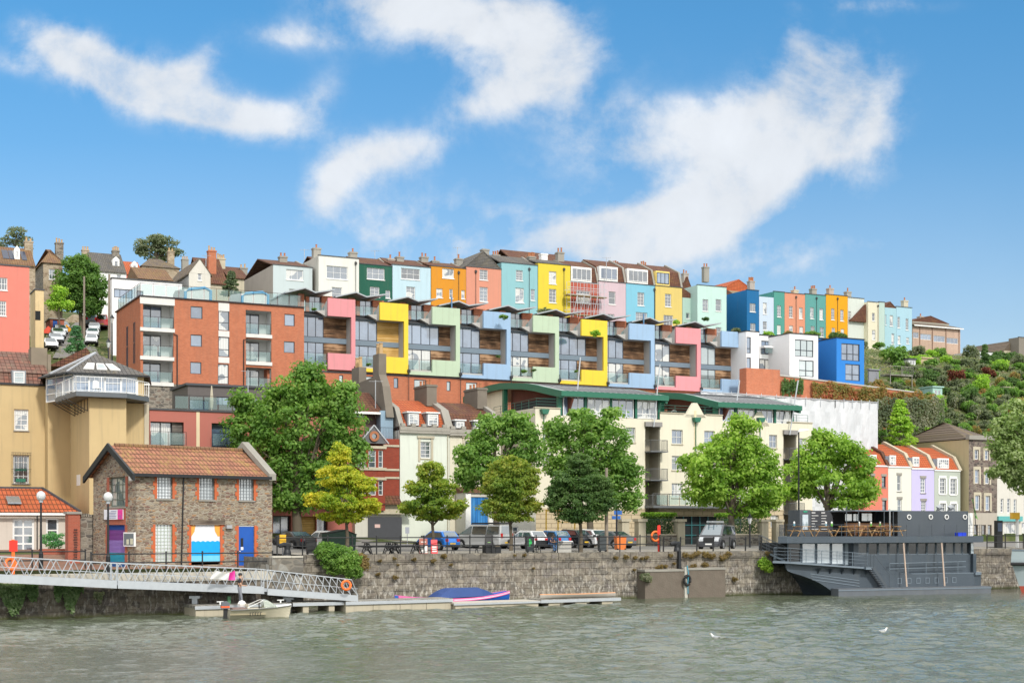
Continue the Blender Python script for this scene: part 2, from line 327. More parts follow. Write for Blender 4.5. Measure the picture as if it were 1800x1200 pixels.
def panel(mb, x0, x1, z0, z1, y, holes, rev=.14, mi=0, mr=None):
    xs = sorted({x0, x1, *[h[0] for h in holes], *[h[1] for h in holes]}); zs = sorted({z0, z1, *[h[2] for h in holes], *[h[3] for h in holes]})
    xs = [a for a in xs if x0 <= a <= x1]; zs = [a for a in zs if z0 <= a <= z1]
    for i in range(len(xs) - 1):
        for j in range(len(zs) - 1):
            cx, cz = (xs[i] + xs[i + 1]) / 2, (zs[j] + zs[j + 1]) / 2
            if any(h[0] < cx < h[1] and h[2] < cz < h[3] for h in holes): continue
            mb.poly([(xs[i], y, zs[j]), (xs[i + 1], y, zs[j]), (xs[i + 1], y, zs[j + 1]), (xs[i], y, zs[j + 1])], mi)
    mr = mi if mr is None else mr
    for (a, b, c, d) in [h[:4] for h in holes]:
        for q in (((a, c), (b, c)), ((b, c), (b, d)), ((b, d), (a, d)), ((a, d), (a, c))):
            (p, r_) = q; mb.poly([(p[0], y, p[1]), (r_[0], y, r_[1]), (r_[0], y + rev, r_[1]), (p[0], y + rev, p[1])], mr)
def shell(mb, x0, x1, z0, z1, y0, y1, holes=(), rev=.14, mi=0, side=None, top=True):
    """a box of walls with holes in its front; other walls are plain"""
    panel(mb, x0, x1, z0, z1, y0, list(holes), rev, mi)
    sm = mi if side is None else side
    mb.poly([(x0, y0, z0), (x0, y1, z0), (x0, y1, z1), (x0, y0, z1)], sm); mb.poly([(x1, y0, z0), (x1, y1, z0), (x1, y1, z1), (x1, y0, z1)], sm)
    mb.poly([(x0, y1, z0), (x1, y1, z0), (x1, y1, z1), (x0, y1, z1)], mi)
    if top: mb.poly([(x0, y0, z1), (x1, y0, z1), (x1, y1, z1), (x0, y1, z1)], mi)
def window(par, h, y=0, rev=.12, cols=2, rows=2, fm=None, gm=None, ft=.07, bt=.035, sill=None, name='window', axis='y', dx=None):
    """frame + pane in a hole h=(x0,x1,z0,z1); axis 'x' puts it in a wall facing -x (h then runs along y)"""
    x0, x1, z0, z1 = h[:4]; fm = fm or WFRAME; gm = gm or G_D; f = MB(); p = MB(); yf = y + rev - .05
    T = (lambda a, b, c, d, e, g: f.box(a, b, c, d, e, g)) if axis == 'y' else (lambda a, b, c, d, e, g: f.box(b, a, c, e, d, g))
    T(x0, yf, z0, x1, yf + .09, z0 + ft); T(x0, yf, z1 - ft, x1, yf + .09, z1); T(x0, yf, z0 + ft, x0 + ft, yf + .09, z1 - ft); T(x1 - ft, yf, z0 + ft, x1, yf + .09, z1 - ft)
    cs = [i / cols for i in range(1, cols)] if isinstance(cols, int) else cols; rs = [i / rows for i in range(1, rows)] if isinstance(rows, int) else rows
    for k in cs: c = x0 + (x1 - x0) * k; T(c - bt / 2, yf + .012, z0 + ft, c + bt / 2, yf + .075, z1 - ft)
    for k in rs: c = z0 + (z1 - z0) * k; T(x0 + ft, yf + .017, c - bt / 2, x1 - ft, yf + .07, c + bt / 2)
    w = f.build(name, fm, par); yp = yf + .05
    if axis == 'y': p.poly([(x0 + .01, yp, z0 + .01), (x1 - .01, yp, z0 + .01), (x1 - .01, yp, z1 - .01), (x0 + .01, yp, z1 - .01)])
    else: p.poly([(yp, x0 + .01, z0 + .01), (yp, x1 - .01, z0 + .01), (yp, x1 - .01, z1 - .01), (yp, x0 + .01, z1 - .01)])
    p.build('pane', gm, w)
    if sill:
        if axis == 'y': MB().box(x0 - .06, y - .08, z0 - .1, x1 + .06, y + rev - .06, z0 - .004).build('sill', sill, w)
        else: MB().box(y - .08, x0 - .06, z0 - .1, y + rev - .06, x1 + .06, z0 - .004).build('sill', sill, w)
    return w
def chimney(par, x, y, z, w=.9, d=.6, h=1.6, pots=3, mat=None, potm=None, along='x'):
    c = MB().box(x - w / 2, y - d / 2, z, x + w / 2, y + d / 2, z + h).box(x - w / 2 - .07, y - d / 2 - .07, z + h - .22, x + w / 2 + .07, y + d / 2 + .07, z + h - .05).build('chimney', mat or GREYST, par)
    for i in range(pots):
        o = ((i + .5) / pots - .5) * (w if along == 'x' else d); px, py = (x + o, y) if along == 'x' else (x, y + o); hh = .45 + .25 * rnd.random()
        MB().lathe((px, py, z + h), [(.13, 0), (.11, hh * .85), (.14, hh * .87), (.14, hh), (.08, hh), (.08, hh - .1)], 8).build('pot', potm or POT, c)
    return c
def gable_roof(mb, x0, x1, y0, y1, z, h, ov=.25, th=.14, mi=0):
    """ridge parallel to x"""
    ym = (y0 + y1) / 2; k = h / (ym - y0)
    mb.prism([(y0 - ov, z - ov * k), (ym, z + h), (y1 + ov, z - ov * k), (y1 + ov, z - ov * k + th), (ym, z + h + th), (y0 - ov, z - ov * k + th)], 'x', x0, x1, mi)
def gable_roof_y(mb, x0, x1, y0, y1, z, h, ov=.2, th=.14, mi=0):
    xm = (x0 + x1) / 2; k = h / (xm - x0)
    mb.prism([(x0 - ov, z - ov * k), (xm, z + h), (x1 + ov, z - ov * k), (x1 + ov, z - ov * k + th), (xm, z + h + th), (x0 - ov, z - ov * k + th)], 'y', y0, y1, mi)
def hip_roof(mb, x0, x1, y0, y1, z, h, ins, ov=.3, mi=0):
    x0 -= ov; x1 += ov; y0 -= ov; y1 += ov; ym = (y0 + y1) / 2; a = (x0 + ins, ym, z + h); b = (x1 - ins, ym, z + h)
    c = [(x0, y0, z), (x1, y0, z), (x1, y1, z), (x0, y1, z)]
    mb.poly([c[0], c[1], b, a], mi); mb.poly([c[1], c[2], b], mi); mb.poly([c[2], c[3], a, b], mi); mb.poly([c[3], c[0], a], mi); mb.poly(c[::-1], mi)
def rail(mb, pts, h=1.05, step=.11, vert=True, mid=0, top=.03, post=.03, pstep=1.8, vw=.012):
    for p, q in zip(pts, pts[1:]):
        p = Vector(p); q = Vector(q); L = (q - p).length; up = Vector((0, 0, h)); mb.bar(p + up, q + up, top)
        for k in range(1, mid + 1): u_ = Vector((0, 0, h * k / (mid + 1))); mb.bar(p + u_, q + u_, top * .7)
        n = max(1, round(L / pstep))
        for i in range(n + 1): a = p.lerp(q, i / n); mb.bar(a, a + up, post)
        if vert:
            mb.bar(p + Vector((0, 0, .1)), q + Vector((0, 0, .1)), top * .7); n = int(L / step)
            for i in range(1, n): a = p.lerp(q, i / n); mb.bar(a + Vector((0, 0, .1)), a + up, vw)
def glassrail(par, pts, h=1.05, name='balustrade'):
    f = MB(); g = MB()
    for p, q in zip(pts, pts[1:]):
        p = Vector(p); q = Vector(q); L = (q - p).length; n = max(1, round(L / 1.3)); up = Vector((0, 0, h)); f.bar(p + up, q + up, .035)
        for i in range(n + 1): a = p.lerp(q, i / n); f.bar(a, a + up, .03)
        for i in range(n):
            a = p.lerp(q, (i + .06) / n); b = p.lerp(q, (i + .94) / n); z1 = Vector((0, 0, .1)); z2 = Vector((0, 0, h - .09)); g.poly([a + z1, b + z1, b + z2, a + z2])
    r_ = f.build(name, DMETAL, par); g.build('glass_panel', G_RAILT, r_); return r_
@memo
def railglass(name):
    m, t, b = newmat(name, .05, 0, .6); b.inputs[0].default_value = (.30, .42, .42, 1)
    tr = nd(t, 'ShaderNodeBsdfTransparent', {0: (.80, .90, .90, 1)})
    fr = nd(t, 'ShaderNodeFresnel', {0: 1.5}); f = mth(t, 'ADD', mth(t, 'MULTIPLY', fr.outputs[0], 1.0), .28, clamp=True)
    mx = nd(t, 'ShaderNodeMixShader', {0: f, 1: tr.outputs[0], 2: b.outputs[0]}); t.links.new(mx.outputs[0], t.nodes['Material Output'].inputs[0]); return m
G_RAILT = railglass('clear_rail_glass')
# ================================================================ ground, water, quays
FQ = Fr(1000, 98, .5); FL = Fr(350, 82, .5)
def interp(v, tab):
    for (a, za), (b, zb) in zip(tab, tab[1:]):
        if v <= b: return za + (zb - za) * max(0, (v - a)) / (b - a)
    return tab[-1][1]
PR_C = [(0, 3.25), (40, 3.3), (44, 8), (50, 15), (58, 21), (72, 27), (88, 31.5), (100, 34.5), (120, 37.5), (180, 43), (260, 46), (700, 48)]
PR_L = [(-2, 2.5), (8, 2.5), (14, 3.3), (40, 5), (60, 12), (86, 24.6), (180, 44.2), (230, 54), (320, 62), (700, 64)]
PR_M = [(0, 3.25), (40, 3.3), (46, 4.5), (55, 8), (61, 21), (72, 27), (88, 31.5), (100, 34.5), (120, 37.5), (180, 43), (260, 46), (700, 48)]
def ground_z(u, v):
    k = min(1, max(0, (u + 12) / 24)); k = k * k * (3 - 2 * k); k2 = min(1, max(0, (u - 100) / 120))
    k = max(k, 0 if v > 20 else (1 if u > -19.5 else 0))
    return (interp(v, PR_L) * (1 - k) + (interp(v, PR_C) if u > 72 else interp(v, PR_M)) * k) - k2 * max(0, v - 85) * .03
def gz_at(X, Y):
    dx, dy = X - FQ.ox, Y - FQ.oy; return ground_z(dx * FQ.c + dy * FQ.s, -dx * FQ.s + dy * FQ.c)
def P3(px, Y, z=None, py=None):
    X = (px - CX) / F * Y; return (X, Y, (HZ + (HY - py) / F * Y) if py is not None else (gz_at(X, Y) if z is None else z))
us = [-420, -260, -160, -110] + [x * 3.0 for x in range(-30, 61)] + [200, 240, 300, 420, 700]; vs = [.6, 3, 6, 8, 11, 14, 18, 24, 32] + [x * 3.0 for x in range(12, 64)] + [200, 230, 260, 400, 700, 2500]
m, t, b = newmat('hill_soil', .95, 0, .1); v = nd(t, 'ShaderNodeTexCoord').outputs['Object']
t.links.new(ramp(t, noise(t, v, .35, 6), [(.3, (.035, .055, .015)), (.5, (.07, .09, .03)), (.7, (.16, .13, .08))]), b.inputs[0])
g = MB(); g.grid([[FQ.P(u, v, ground_z(u, v)) for u in us] for v in vs])
tag(g.build('ground', m, None, True), None, None, kind='structure')
m, t, b = newmat('asphalt', .9, 0, .3); v = nd(t, 'ShaderNodeTexCoord').outputs['Object']
c = ramp(t, noise(t, v, .5, 6), [(.3, (.13, .125, .12)), (.7, (.21, .20, .185))]); c = mixc(t, .25, c, ramp(t, noise(t, v, 30, 2), [(.3, (.08, .08, .08)), (.7, (.3, .29, .27))])); t.links.new(c, b.inputs[0]); ASPH = m
PAVE = bricks('red_paving', (.25, .14, .10), (.22, .125, .09), (.16, .11, .08), .4, .2); PAVG = bricks('quay_paving', (.34, .32, .28), (.28, .265, .235), (.18, .16, .13), .9, .6)
def sheet(name, mat, u0, u1, v0, v1, dz, n=12, nv=6):
    m_ = MB(); m_.grid([[FQ.P(u0 + (u1 - u0) * i / n, v0 + (v1 - v0) * j / nv, ground_z(u0 + (u1 - u0) * i / n, v0 + (v1 - v0) * j / nv) + dz) for i in range(n + 1)] for j in range(nv + 1)])
    return tag(m_.build(name, mat), None, None, kind='structure')
sheet('car_park_road', ASPH, -19.2, 140, 3.2, 40, .004)
sheet('quayside_pavement', PAVG, -19, 140, .62, 3.2, .008)
sheet('quayside_path', PAVE, -60, -19.6, .62, 22, .008, 12, 12)
k_ = MB(); k_.box(-19, 3.15, 3.25, 45, 3.4, 3.36); kk = k_.build('kerb', GREYST); kk.location = (FQ.ox, FQ.oy, 0); kk.rotation_euler = (0, 0, math.atan2(FQ.s, FQ.c)); tag(kk, None, None, kind='structure')
# parking bay lines
k_ = MB()
for i in range(13): k_.poly([FQ.P(-12 + i * 3.2, 10, 3.262), FQ.P(-11.9 + i * 3.2, 10, 3.262), FQ.P(-10.4 + i * 3.2, 14.6, 3.262), FQ.P(-10.5 + i * 3.2, 14.6, 3.262)])
tag(k_.build('road_markings', plain('road_white_paint', (.6, .6, .57), .8)), None, None, kind='structure')

# water
m, t, b = newmat('harbour_water', .04, 0, .5); b.inputs['IOR'].default_value = 1.5
v = nd(t, 'ShaderNodeTexCoord').outputs['Object']
t.links.new(ramp(t, noise(t, v, .05, 3), [(.3, (.060, .078, .045)), (.7, (.110, .122, .085))]), b.inputs[0])
w2 = nd(t, 'ShaderNodeTexNoise', {'Vector': v, 'Scale': 5.5, 'Detail': 3.0, 'Roughness': .6}).outputs[0]; bump(t, b, w2, .7, .07)
# the harbour surface: a sum of small wind waves on a real mesh
wr_ = np.random.RandomState(12); ys = [-30, 0, 25, 36]; y = 42.0
while y < 122: ys.append(y); y += .11 + (y - 42) * .0022
ys += [140, 200, 420]; xs = [-700, -300, -120] + list(np.arange(-46, 62, .2)) + [70, 120, 300, 700]
XX, YY = np.meshgrid(np.array(xs), np.array(ys)); ZZ = np.zeros_like(XX)
for i in range(46):
    lam = .38 * (7.0 ** wr_.uniform(0, 1)); a = wr_.normal(1.75, .75); k = 2 * math.pi / lam; ZZ += .0068 * lam ** .9 * wr_.uniform(.5, 1.4) * np.sin(k * (math.cos(a) * XX + math.sin(a) * YY) + wr_.uniform(0, 6.28) + .5 * np.sin(XX * .31 + i) + .4 * np.sin(YY * .23 + i * 2))
sg = lambda q: 1 / (1 + np.exp(-np.clip(q, -30, 30)))
calm = .17 + .85 * sg((YY - 61 + 5 * np.sin(XX * .07 + 1)) / 2.5) * sg((98 + 4 * np.sin(XX * .1) - YY) / 3) + .75 * sg((XX - 3 + 3 * np.sin(YY * .3)) / 3) * sg((57 + 2 * np.sin(XX * .2) - YY) / 2) + .12 * np.sin(XX * .21 + YY * .13) * np.sin(YY * .37)
ZZ *= np.clip(calm, .12, 1.25) * ((XX > -46) & (XX < 62) & (YY > 41) & (YY < 122)) 
nx_, ny_ = len(xs), len(ys); me = bpy.data.meshes.new('water'); me.vertices.add(nx_ * ny_); me.vertices.foreach_set('co', np.stack([XX, YY, ZZ], -1).astype(np.float32).ravel())
q = (np.arange(ny_ - 1)[:, None] * nx_ + np.arange(nx_ - 1)[None, :]).ravel(); qd = np.stack([q, q + 1, q + 1 + nx_, q + nx_], 1).astype(np.int32); me.loops.add(qd.size); me.loops.foreach_set('vertex_index', qd.ravel()); me.polygons.add(len(qd)); me.polygons.foreach_set('loop_start', np.arange(0, qd.size, 4, dtype=np.int32)); me.update(calc_edges=True); me.polygons.foreach_set('use_smooth', [True] * len(qd)); me.materials.append(m)
o = bpy.data.objects.new('water', me); COL.objects.link(o); tag(o, None, None, kind='structure')

# quay stone: squared blocks, salt streaks, dark stains
def quaymat(name, base, light, w, h, streak, dk):
    m, t, b = newmat(name, .92, 0, .2); v = facevec(t)
    wv = mixc(t, .035, v, nd(t, 'ShaderNodeTexNoise', {'Vector': v, 'Scale': 1.7, 'Detail': 3.0}).outputs[1])
    br = nd(t, 'ShaderNodeTexBrick', {'Vector': wv, 'Color1': (*base, 1), 'Color2': (*light, 1), 'Mortar': (.07, .06, .05, 1), 'Scale': 1.0, 'Mortar Size': .02, 'Bias': -.1, 'Brick Width': w, 'Row Height': h})
    cell = nd(t, 'ShaderNodeTexVoronoi', {'Vector': nd(t, 'ShaderNodeMapping', {0: wv, 3: (1.9, 3.3, 1)}).outputs[0], 'Scale': 1.0})
    rc = nd(t, 'ShaderNodeSeparateColor', {0: cell.outputs['Color']}).outputs[0]
    c = mixc(t, .55, br.outputs[0], ramp(t, rc, [(0, (.07, .06, .055)), (.25, (.20, .17, .13)), (.5, (.15, .12, .095)), (.75, (.26, .22, .17)), (.9, (.12, .10, .10))], 'CONSTANT'))
    n = noise(t, v, 3.0, 6, .65); c = mixc(t, nd(t, 'ShaderNodeMapRange', {0: n, 1: .42, 2: .72, 3: 0.0, 4: .65}).outputs[0], c, (.055, .048, .038))
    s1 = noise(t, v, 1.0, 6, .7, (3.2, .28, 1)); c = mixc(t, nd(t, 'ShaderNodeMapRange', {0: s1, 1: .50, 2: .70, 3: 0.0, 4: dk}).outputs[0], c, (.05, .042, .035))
    s2 = noise(t, v, 2.0, 5, .75, (2.6, .9, 1)); so = nd(t, 'ShaderNodeSeparateXYZ', {0: v})
    low = nd(t, 'ShaderNodeMapRange', {0: so.outputs[1], 1: .3, 2: 2.4, 3: 1.0, 4: .25}).outputs[0]
    c = mixc(t, mth(t, 'MULTIPLY', low, nd(t, 'ShaderNodeMapRange', {0: s2, 1: .51, 2: .62, 3: 0.0, 4: streak}).outputs[0]), c, (.62, .59, .53))
    alg = nd(t, 'ShaderNodeMapRange', {0: mth(t, 'ADD', so.outputs[1], mth(t, 'MULTIPLY', n, .3)), 1: .18, 2: .42, 3: .9, 4: 0.0}).outputs[0]
    c = mixc(t, alg, c, (.055, .065, .02)); t.links.new(c, b.inputs[0])
    bump(t, b, mth(t, 'ADD', mth(t, 'MULTIPLY', br.outputs[1], -.6), mth(t, 'ADD', rc, n)), .7, .08); return m
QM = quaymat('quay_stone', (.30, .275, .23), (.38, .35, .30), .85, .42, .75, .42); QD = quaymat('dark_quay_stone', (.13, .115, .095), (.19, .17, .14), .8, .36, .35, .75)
COPE = quaymat('quay_coping_stone', (.29, .27, .225), (.35, .325, .275), 1.3, .55, .1, .35)
LCOPE = paint('whitish_coping_stone', (.50, .47, .40), .85, .3, .35)
def quay(fr, a, b_, top, mat, label, name='quay_wall', thick=3.0, cop=.5):
    r_ = fr.root(name, label, 'quay wall')
    x0, x1 = fr.x(a), fr.x(b_); m_ = MB(); zt = top - cop
    n = int((x1 - x0) / .8); rows = []
    for j in range(9):
        z = -1.5 + (zt + 1.5) * j / 8; rows.append([(x0 + (x1 - x0) * i / n, .10 * (1 - j / 8) * -1 + .035 * math.sin(i * 7.3 + j * 3.1) * (0 if j == 8 else 1), z) for i in range(n + 1)])
    m_.grid(rows); m_.poly([(x1, 0, -1.5), (x1, thick, -1.5), (x1, thick, zt), (x1, 0, zt)]); m_.poly([(x0, 0, -1.5), (x0, thick, -1.5), (x0, thick, zt), (x0, 0, zt)])
    m_.build('wall_face', mat, r_)
    c_ = MB(); x = x0; rr = random.Random(3)
    while x < x1:
        w = min(rr.uniform(1.0, 1.7), x1 - x); dy = rr.uniform(-.03, .02); c_.box(x + .008, -.06 + dy, zt + .002, x + w - .008, .64 + (thick > 4) * 0, top + rr.uniform(-.012, .012)); x += w
    c_.build('coping', LCOPE if fr is FL else COPE, r_); return r_
q_main = quay(FQ, 533, 2150, 3.25, QM, 'long grey stone quay wall with white streaks below the parked cars')
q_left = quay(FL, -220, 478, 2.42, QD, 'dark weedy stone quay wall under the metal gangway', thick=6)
q_mid = quay(FL, 478.3, 532.7, 3.32, rubble('whitish_patched_stone', [(.3, .29, .26), (.5, .49, .45), (.16, .15, .13), (.4, .36, .3), (.2, .19, .17)], (.2, .18, .15), 1.5, 2.6), 'whitish patched end of the quay wall beside the stone boathouse', thick=6, cop=.12)
# concrete piers of the quay
for (a, b_, py0, nm) in ((1134, 1203, 1001, 'brown concrete fender block left of the hanging tyre'), (1210, 1275, 998, 'grey concrete fender block right of the hanging tyre')):
    f = FQ.at(a, -1.1, 0); z1 = f.z(a, py0); w = f.x(b_); r_ = f.root('fender_block', nm, 'concrete block')
    MB().box(0, 0, -1, w, 1.05, z1 - .14).build('block', paint('stained_concrete', (.165, .138, .112), .9, .5, .75, 1.6, .2, .6), r_); MB().box(-.05, -.05, z1 - .138, w + .05, 1.02, z1).build('cap', GREYST, r_)

# ================================================================ row of stepped apartments on the hillside
FM = Fr(600, 150, .5, 0)
COLS = dict(pink=(.62, .25, .27), yellow=(.72, .53, .05), green=(.42, .52, .38), blue=(.28, .41, .57))
def PT(n): return paint('facade_' + n, COLS[n], wear=.12, stain=.28)
units = [(535, 625, 'pink', 2.8, 2.8, 'left'), (625, 718, 'yellow', 3.0, 3.0, ''), (718, 809, 'green', 4.15, 3.2, ''), (809, 898, 'blue', 3.0, 3.0, ''), (898, 983, 'green', 2.95, 2.95, ''),
         (983, 1068, 'yellow', 4.1, 3.0, ''), (1068, 1151, 'blue', 2.85, 2.85, ''), (1151, 1232, 'pink', 2.85, 2.85, ''), (1232, 1311, 'blue', 2.9, 2.9, '')]
ULAB = ['pink framed stepped flat next to the big red brick block, first of the row', 'yellow framed stepped flat with pale ochre slatted panels', 'pale green framed stepped flat right of the ochre slatted one',
        'light blue framed stepped flat between the two pale green ones', 'sage green framed stepped flat with plants hanging over its balcony rail', 'yellow framed stepped flat with bright grass on its top box',
        'light blue framed stepped flat between the second yellow and second pink one', 'pink framed stepped flat second from the right end of the row', 'light blue framed stepped flat at the right end beside the white house']
REVEAL = paint('pale_grey_reveal', (.44, .43, .41), wear=.1, stain=.3); BAND = plain('blue_grey_cladding', (.15, .20, .25), .5); ROOFM = plain('blue_grey_roof_metal', (.36, .39, .41), .45, .3)
ZB = 21.55
for i, ((a, b_, cn, g1, g2, _), lab) in enumerate(zip(units, ULAB)):
    f = FM.at(a, 0, 0); f.zb = ZB - .05 * i; w = f.x(b_); r_ = f.root('stepped_apartment', lab, 'apartment', 'stepped apartments in a coloured row')
    sc = w / 6.0; X = lambda q: q * sc
    # coloured frame: lower box, pier, top box, in one outline
    out = [(X(2.75), 0), (w - .02, 0), (w - .02, 7.5), (X(2.75), 7.5), (X(2.75), 5.62), (X(5.5), 5.62), (X(5.5), 1.72), (X(2.75), 1.72)]
    if i == 0: out = [(X(2.75), 0)] + out[1:]
    fr_ = MB()
    if i: out = [(.02, .0), (w - .02, 0), (w - .02, 7.5), (X(2.75), 7.5), (X(2.75), 5.62), (X(5.5), 5.62), (X(5.5), 1.72), (X(2.75), 1.72), (X(2.75), .36), (.02, .36)]
    fr_.prism(out, 'y', 0, .30); fr_.build('coloured_frame', PT(cn), r_)
    rv = MB(); rv.box(X(5.5) + .004, .302, 0, w - .02, 1.6, 5.6); rv.prism([(.302, 5.63), (1.9, 5.63), (1.9, 6.6), (.302, 7.3)], 'x', X(2.75), w - .02)
    rv.prism([(X(1.7), 6.2), (X(2.9), 5.62), (X(2.9), 6.35)], 'y', .9, 2.2); rv.box(X(2.77), .302, .02, X(5.5), 1.6, 1.1); rv.build('grey_reveal', REVEAL, r_)
    ins = 1.6
    back = MB(); back.box(0, 1.75, -.3, w, 10, 6.2); back.build('inner_wall', DMETAL, r_)
    tm = OCHT if i == 1 else TIMB
    MB().box(X(g1) + .02, ins, 3.5, X(5.5), ins + .12, 5.62).box(X(g2) + .02, ins, .6, X(5.5), ins + .12, 2.94).build('timber_cladding', tm, r_)
    MB().box(0, ins - .09, 2.95, X(5.5), ins + .1, 3.49).box(0, ins - .05, 5.63, X(2.75), ins + .1, 5.85).build('cladding_band', BAND, r_)
    gm = [G_B, G_B, G_B, G_B, G_B, G_B, G_B, G_C, G_L][i]
    window(r_, (.02, X(g1), 3.5, 5.62), ins - .1, .12, 4 if g1 > 4 else 3, 1, DFRAME, gm, .06, .07)
    window(r_, (.02, X(g2), .62, 2.94), ins - .1, .12, 3, 1, DFRAME, G_C if i in (2, 4, 6) else gm, .06, .07)
    MB().box(.02, .32, .40, X(2.9), ins - .1, .56).build('balcony_slab', CONC, r_)
    glassrail(r_, [(.05, .36, .56), (X(2.72), .36, .56)], 1.15)
    MB().prism([(ins - .3, 5.86), (ins + 1.5, 6.15), (ins + 1.5, 6.05), (ins - .3, 5.76)], 'x', 0, w).build('lead_apron', LEAD, r_)
    glassrail(r_, [(0, 1.55, 6.1), (X(2.9), 1.3, 6.1)], 1.1)
    ph = MB(); ph.box(X(.9), 4.6, 6.2, X(1.6), 5.0, 8.5).box(X(1.9), 4.9, 6.2, X(2.3), 5.2, 8.3); ph.box(X(3.7), 4.6, 6.2, X(5.0), 9, 8.45); ph.build('penthouse_wall', RBRICK, r_)
    MB().box(X(-.9), 5.1, 6.2, X(.9), 9, 8.2).build('side_wall', paint('white_render', (.62, .62, .60)), r_)
    window(r_, (X(2.3), X(3.7), 6.25, 8.35), 4.9, .12, 2, 1, DFRAME, G_B, .06, .06)
    rp = [(-1.1, 8.2), (1.25, 8.85), (2.45, 8.45), (4.75, 8.9)]
    MB().prism([(X(p), z) for p, z in rp] + [(X(p), z + .14) for p, z in rp[::-1]], 'y', 3.2, 9.6).build('butterfly_roof', ROOFM, r_)
    dp = MB(); dp.bar((.0, -.1, 1.0), (0, -.1, -7), .06); dp.box(-.16, -.22, .2, .16, 0, .5); dp.build('downpipe', DMETAL, r_)
    if i in (3, 7): MB().bar((X(.3), 3.0, 6.2), (X(.3), 3.0, 9.3), .12).build('post', plain('blue_steel', (.08, .2, .36), .5), r_)
# brick base below the row
f = FM.at(470, .35, 8.5); w = f.x(1330); zt = ZB - 8.5
r_ = f.root('brick_podium', 'orange red brick storeys with small windows below the coloured flats', 'apartment block')
hs = []
for (a, y0, b_, y1) in [(596, 659, 603, 675), (634, 661, 656, 679), (692, 664, 700, 682), (728, 667, 749, 683), (785, 670, 792, 687), (819, 672, 839, 690), (589, 704, 615, 722), (629, 706, 642, 722)]:
    hs.append((f.x(a), f.x(b_), f.z((a + b_) / 2, y1), f.z((a + b_) / 2, y0)))
mb = MB(); shell(mb, 0, w, 0, zt - .01, 0, 9, hs); mb.build('wall', RBRICK, r_)
for h in hs: window(r_, h, 0, .12, 1, 1, DFRAME, G_L if rnd.random() < .6 else G_B, .07)
MB().box(-.02, -.06, zt - .3, w, -.003, zt - .12).build('string_course', LEAD, r_)

# ---------------------------------------------------------------- red brick apartment block at the left of the row
f = FM.at(247, -.3, 15.0); w = f.x(534.5); r_ = f.root('brick_apartment_block', 'big red brick apartment block with recessed glass balconies and roof terrace', 'apartment block')
zt = f.z(390, 531); zb = 0; zwall = f.z(400, 679)
cols = [(252, 305), (432, 475)]
hs = []; wins = []
def H(a, y0, b_, y1): return (f.x(a), f.x(b_), f.z((a + b_) / 2, y1), f.z((a + b_) / 2, y0))
for q in [(335, 538.5, 356, 560), (335, 588, 355, 609), (334.5, 636, 354, 657), (500, 552, 518, 573), (499, 600, 518, 620)]: hs.append(H(*q)); wins.append((hs[-1], 1, 1, G_B))
for q in [(384, 543, 403, 581), (384, 592, 403, 627), (383, 639.5, 402, 675)]: hs.append(H(*q)); wins.append((hs[-1], 1, [.37], G_C))
bal = []
for q in [(248, 532, 306, 577), (247.5, 583, 305, 627), (247.2, 633, 304, 672)]: bal.append(H(*q))
for q in [(432, 546, 477, 588), (432, 596, 477, 636), (432, 646, 477, 682)]: bal.append(H(*q))
for k in range(3): bal[k] = (.25, bal[k][1], bal[k][2], bal[k][3])
mb = MB(); shell(mb, 0, w, zwall, zt, 0, 12, hs + bal, .14, 0, None, True); mb.build('wall', RBRICK, r_)
MB().box(0, .02, -3, w, 11.9, zwall - .004).build('stone_base', RUBG, r_)
for h, c, rws, gm in wins: window(r_, h, 0, .12, c, rws, DFRAME, gm, .07, .06)
WR = paint('white_render', (.62, .62, .60))
for k, h in enumerate(bal):
    n = MB(); x0, x1, z0, z1 = h; d = 1.9
    n.poly([(x0, .14, z0), (x0, d, z0), (x0, d, z1), (x0, .14, z1)]); n.poly([(x1, .14, z0), (x1, d, z0), (x1, d, z1), (x1, .14, z1)]); n.poly([(x0, d, z0), (x1, d, z0), (x1, d, z1), (x0, d, z1)])
    n.poly([(x0, .14, z0), (x1, .14, z0), (x1, d, z0), (x0, d, z0)]); n.poly([(x0, .14, z1), (x1, .14, z1), (x1, d, z1), (x0, d, z1)]); lo = n.build('balcony', WR, r_)
    window(lo, (x0 + .05, x0 + (x1 - x0) * .72, z0 + .05, z1 - .12), d - .16, .14, 2, 1, DFRAME, G_C if k in (4, 5, 1) else G_B, .07, .09, name='sliding_door')
    MB().box(x0 - (.3 if k < 3 else 0), -.14, z0 - .34, x1 + .05, .02, z0 + .02).build('balcony_edge', paint('white_band', (.66, .65, .62)), r_)
    glassrail(r_, [(x0 + .02, .03, z0 + .03), (x1 - .05, .03, z0 + .03)], 1.1)
MB().box(-.06, -.05, zt - .7, f.x(307), -.003, zt - .02).box(f.x(384), -.03, zt - .9, f.x(403), -.003, zt - .05).box(f.x(384), -.03, hs[5][2] - .62, f.x(403), -.003, hs[5][2] - .04).box(f.x(384), -.03, hs[6][2] - .62, f.x(403), -.003, hs[6][2] - .04).build('render_panel', paint('white_band', (.66, .65, .62)), r_)
MB().box(-.15, -.15, zt, w, 12.1, zt + .12).build('roof_edge', DMETAL, r_)
glassrail(r_, [(0, 11, zt + .1), (0, .1, zt + .1), (w - .3, .1, zt + .1)], 1.25)
dp = MB(); x = f.x(311); dp.tube([(x - .3, -.1, bal[0][2] - .5), (x, -.12, bal[0][2] - .55), (x, -.12, 0)], .06); x = f.x(428); dp.tube([(x + .4, -.1, bal[3][2] - .5), (x, -.12, bal[3][2] - .6), (x, -.12, 1)], .06); dp.build('downpipe', DMETAL, r_)
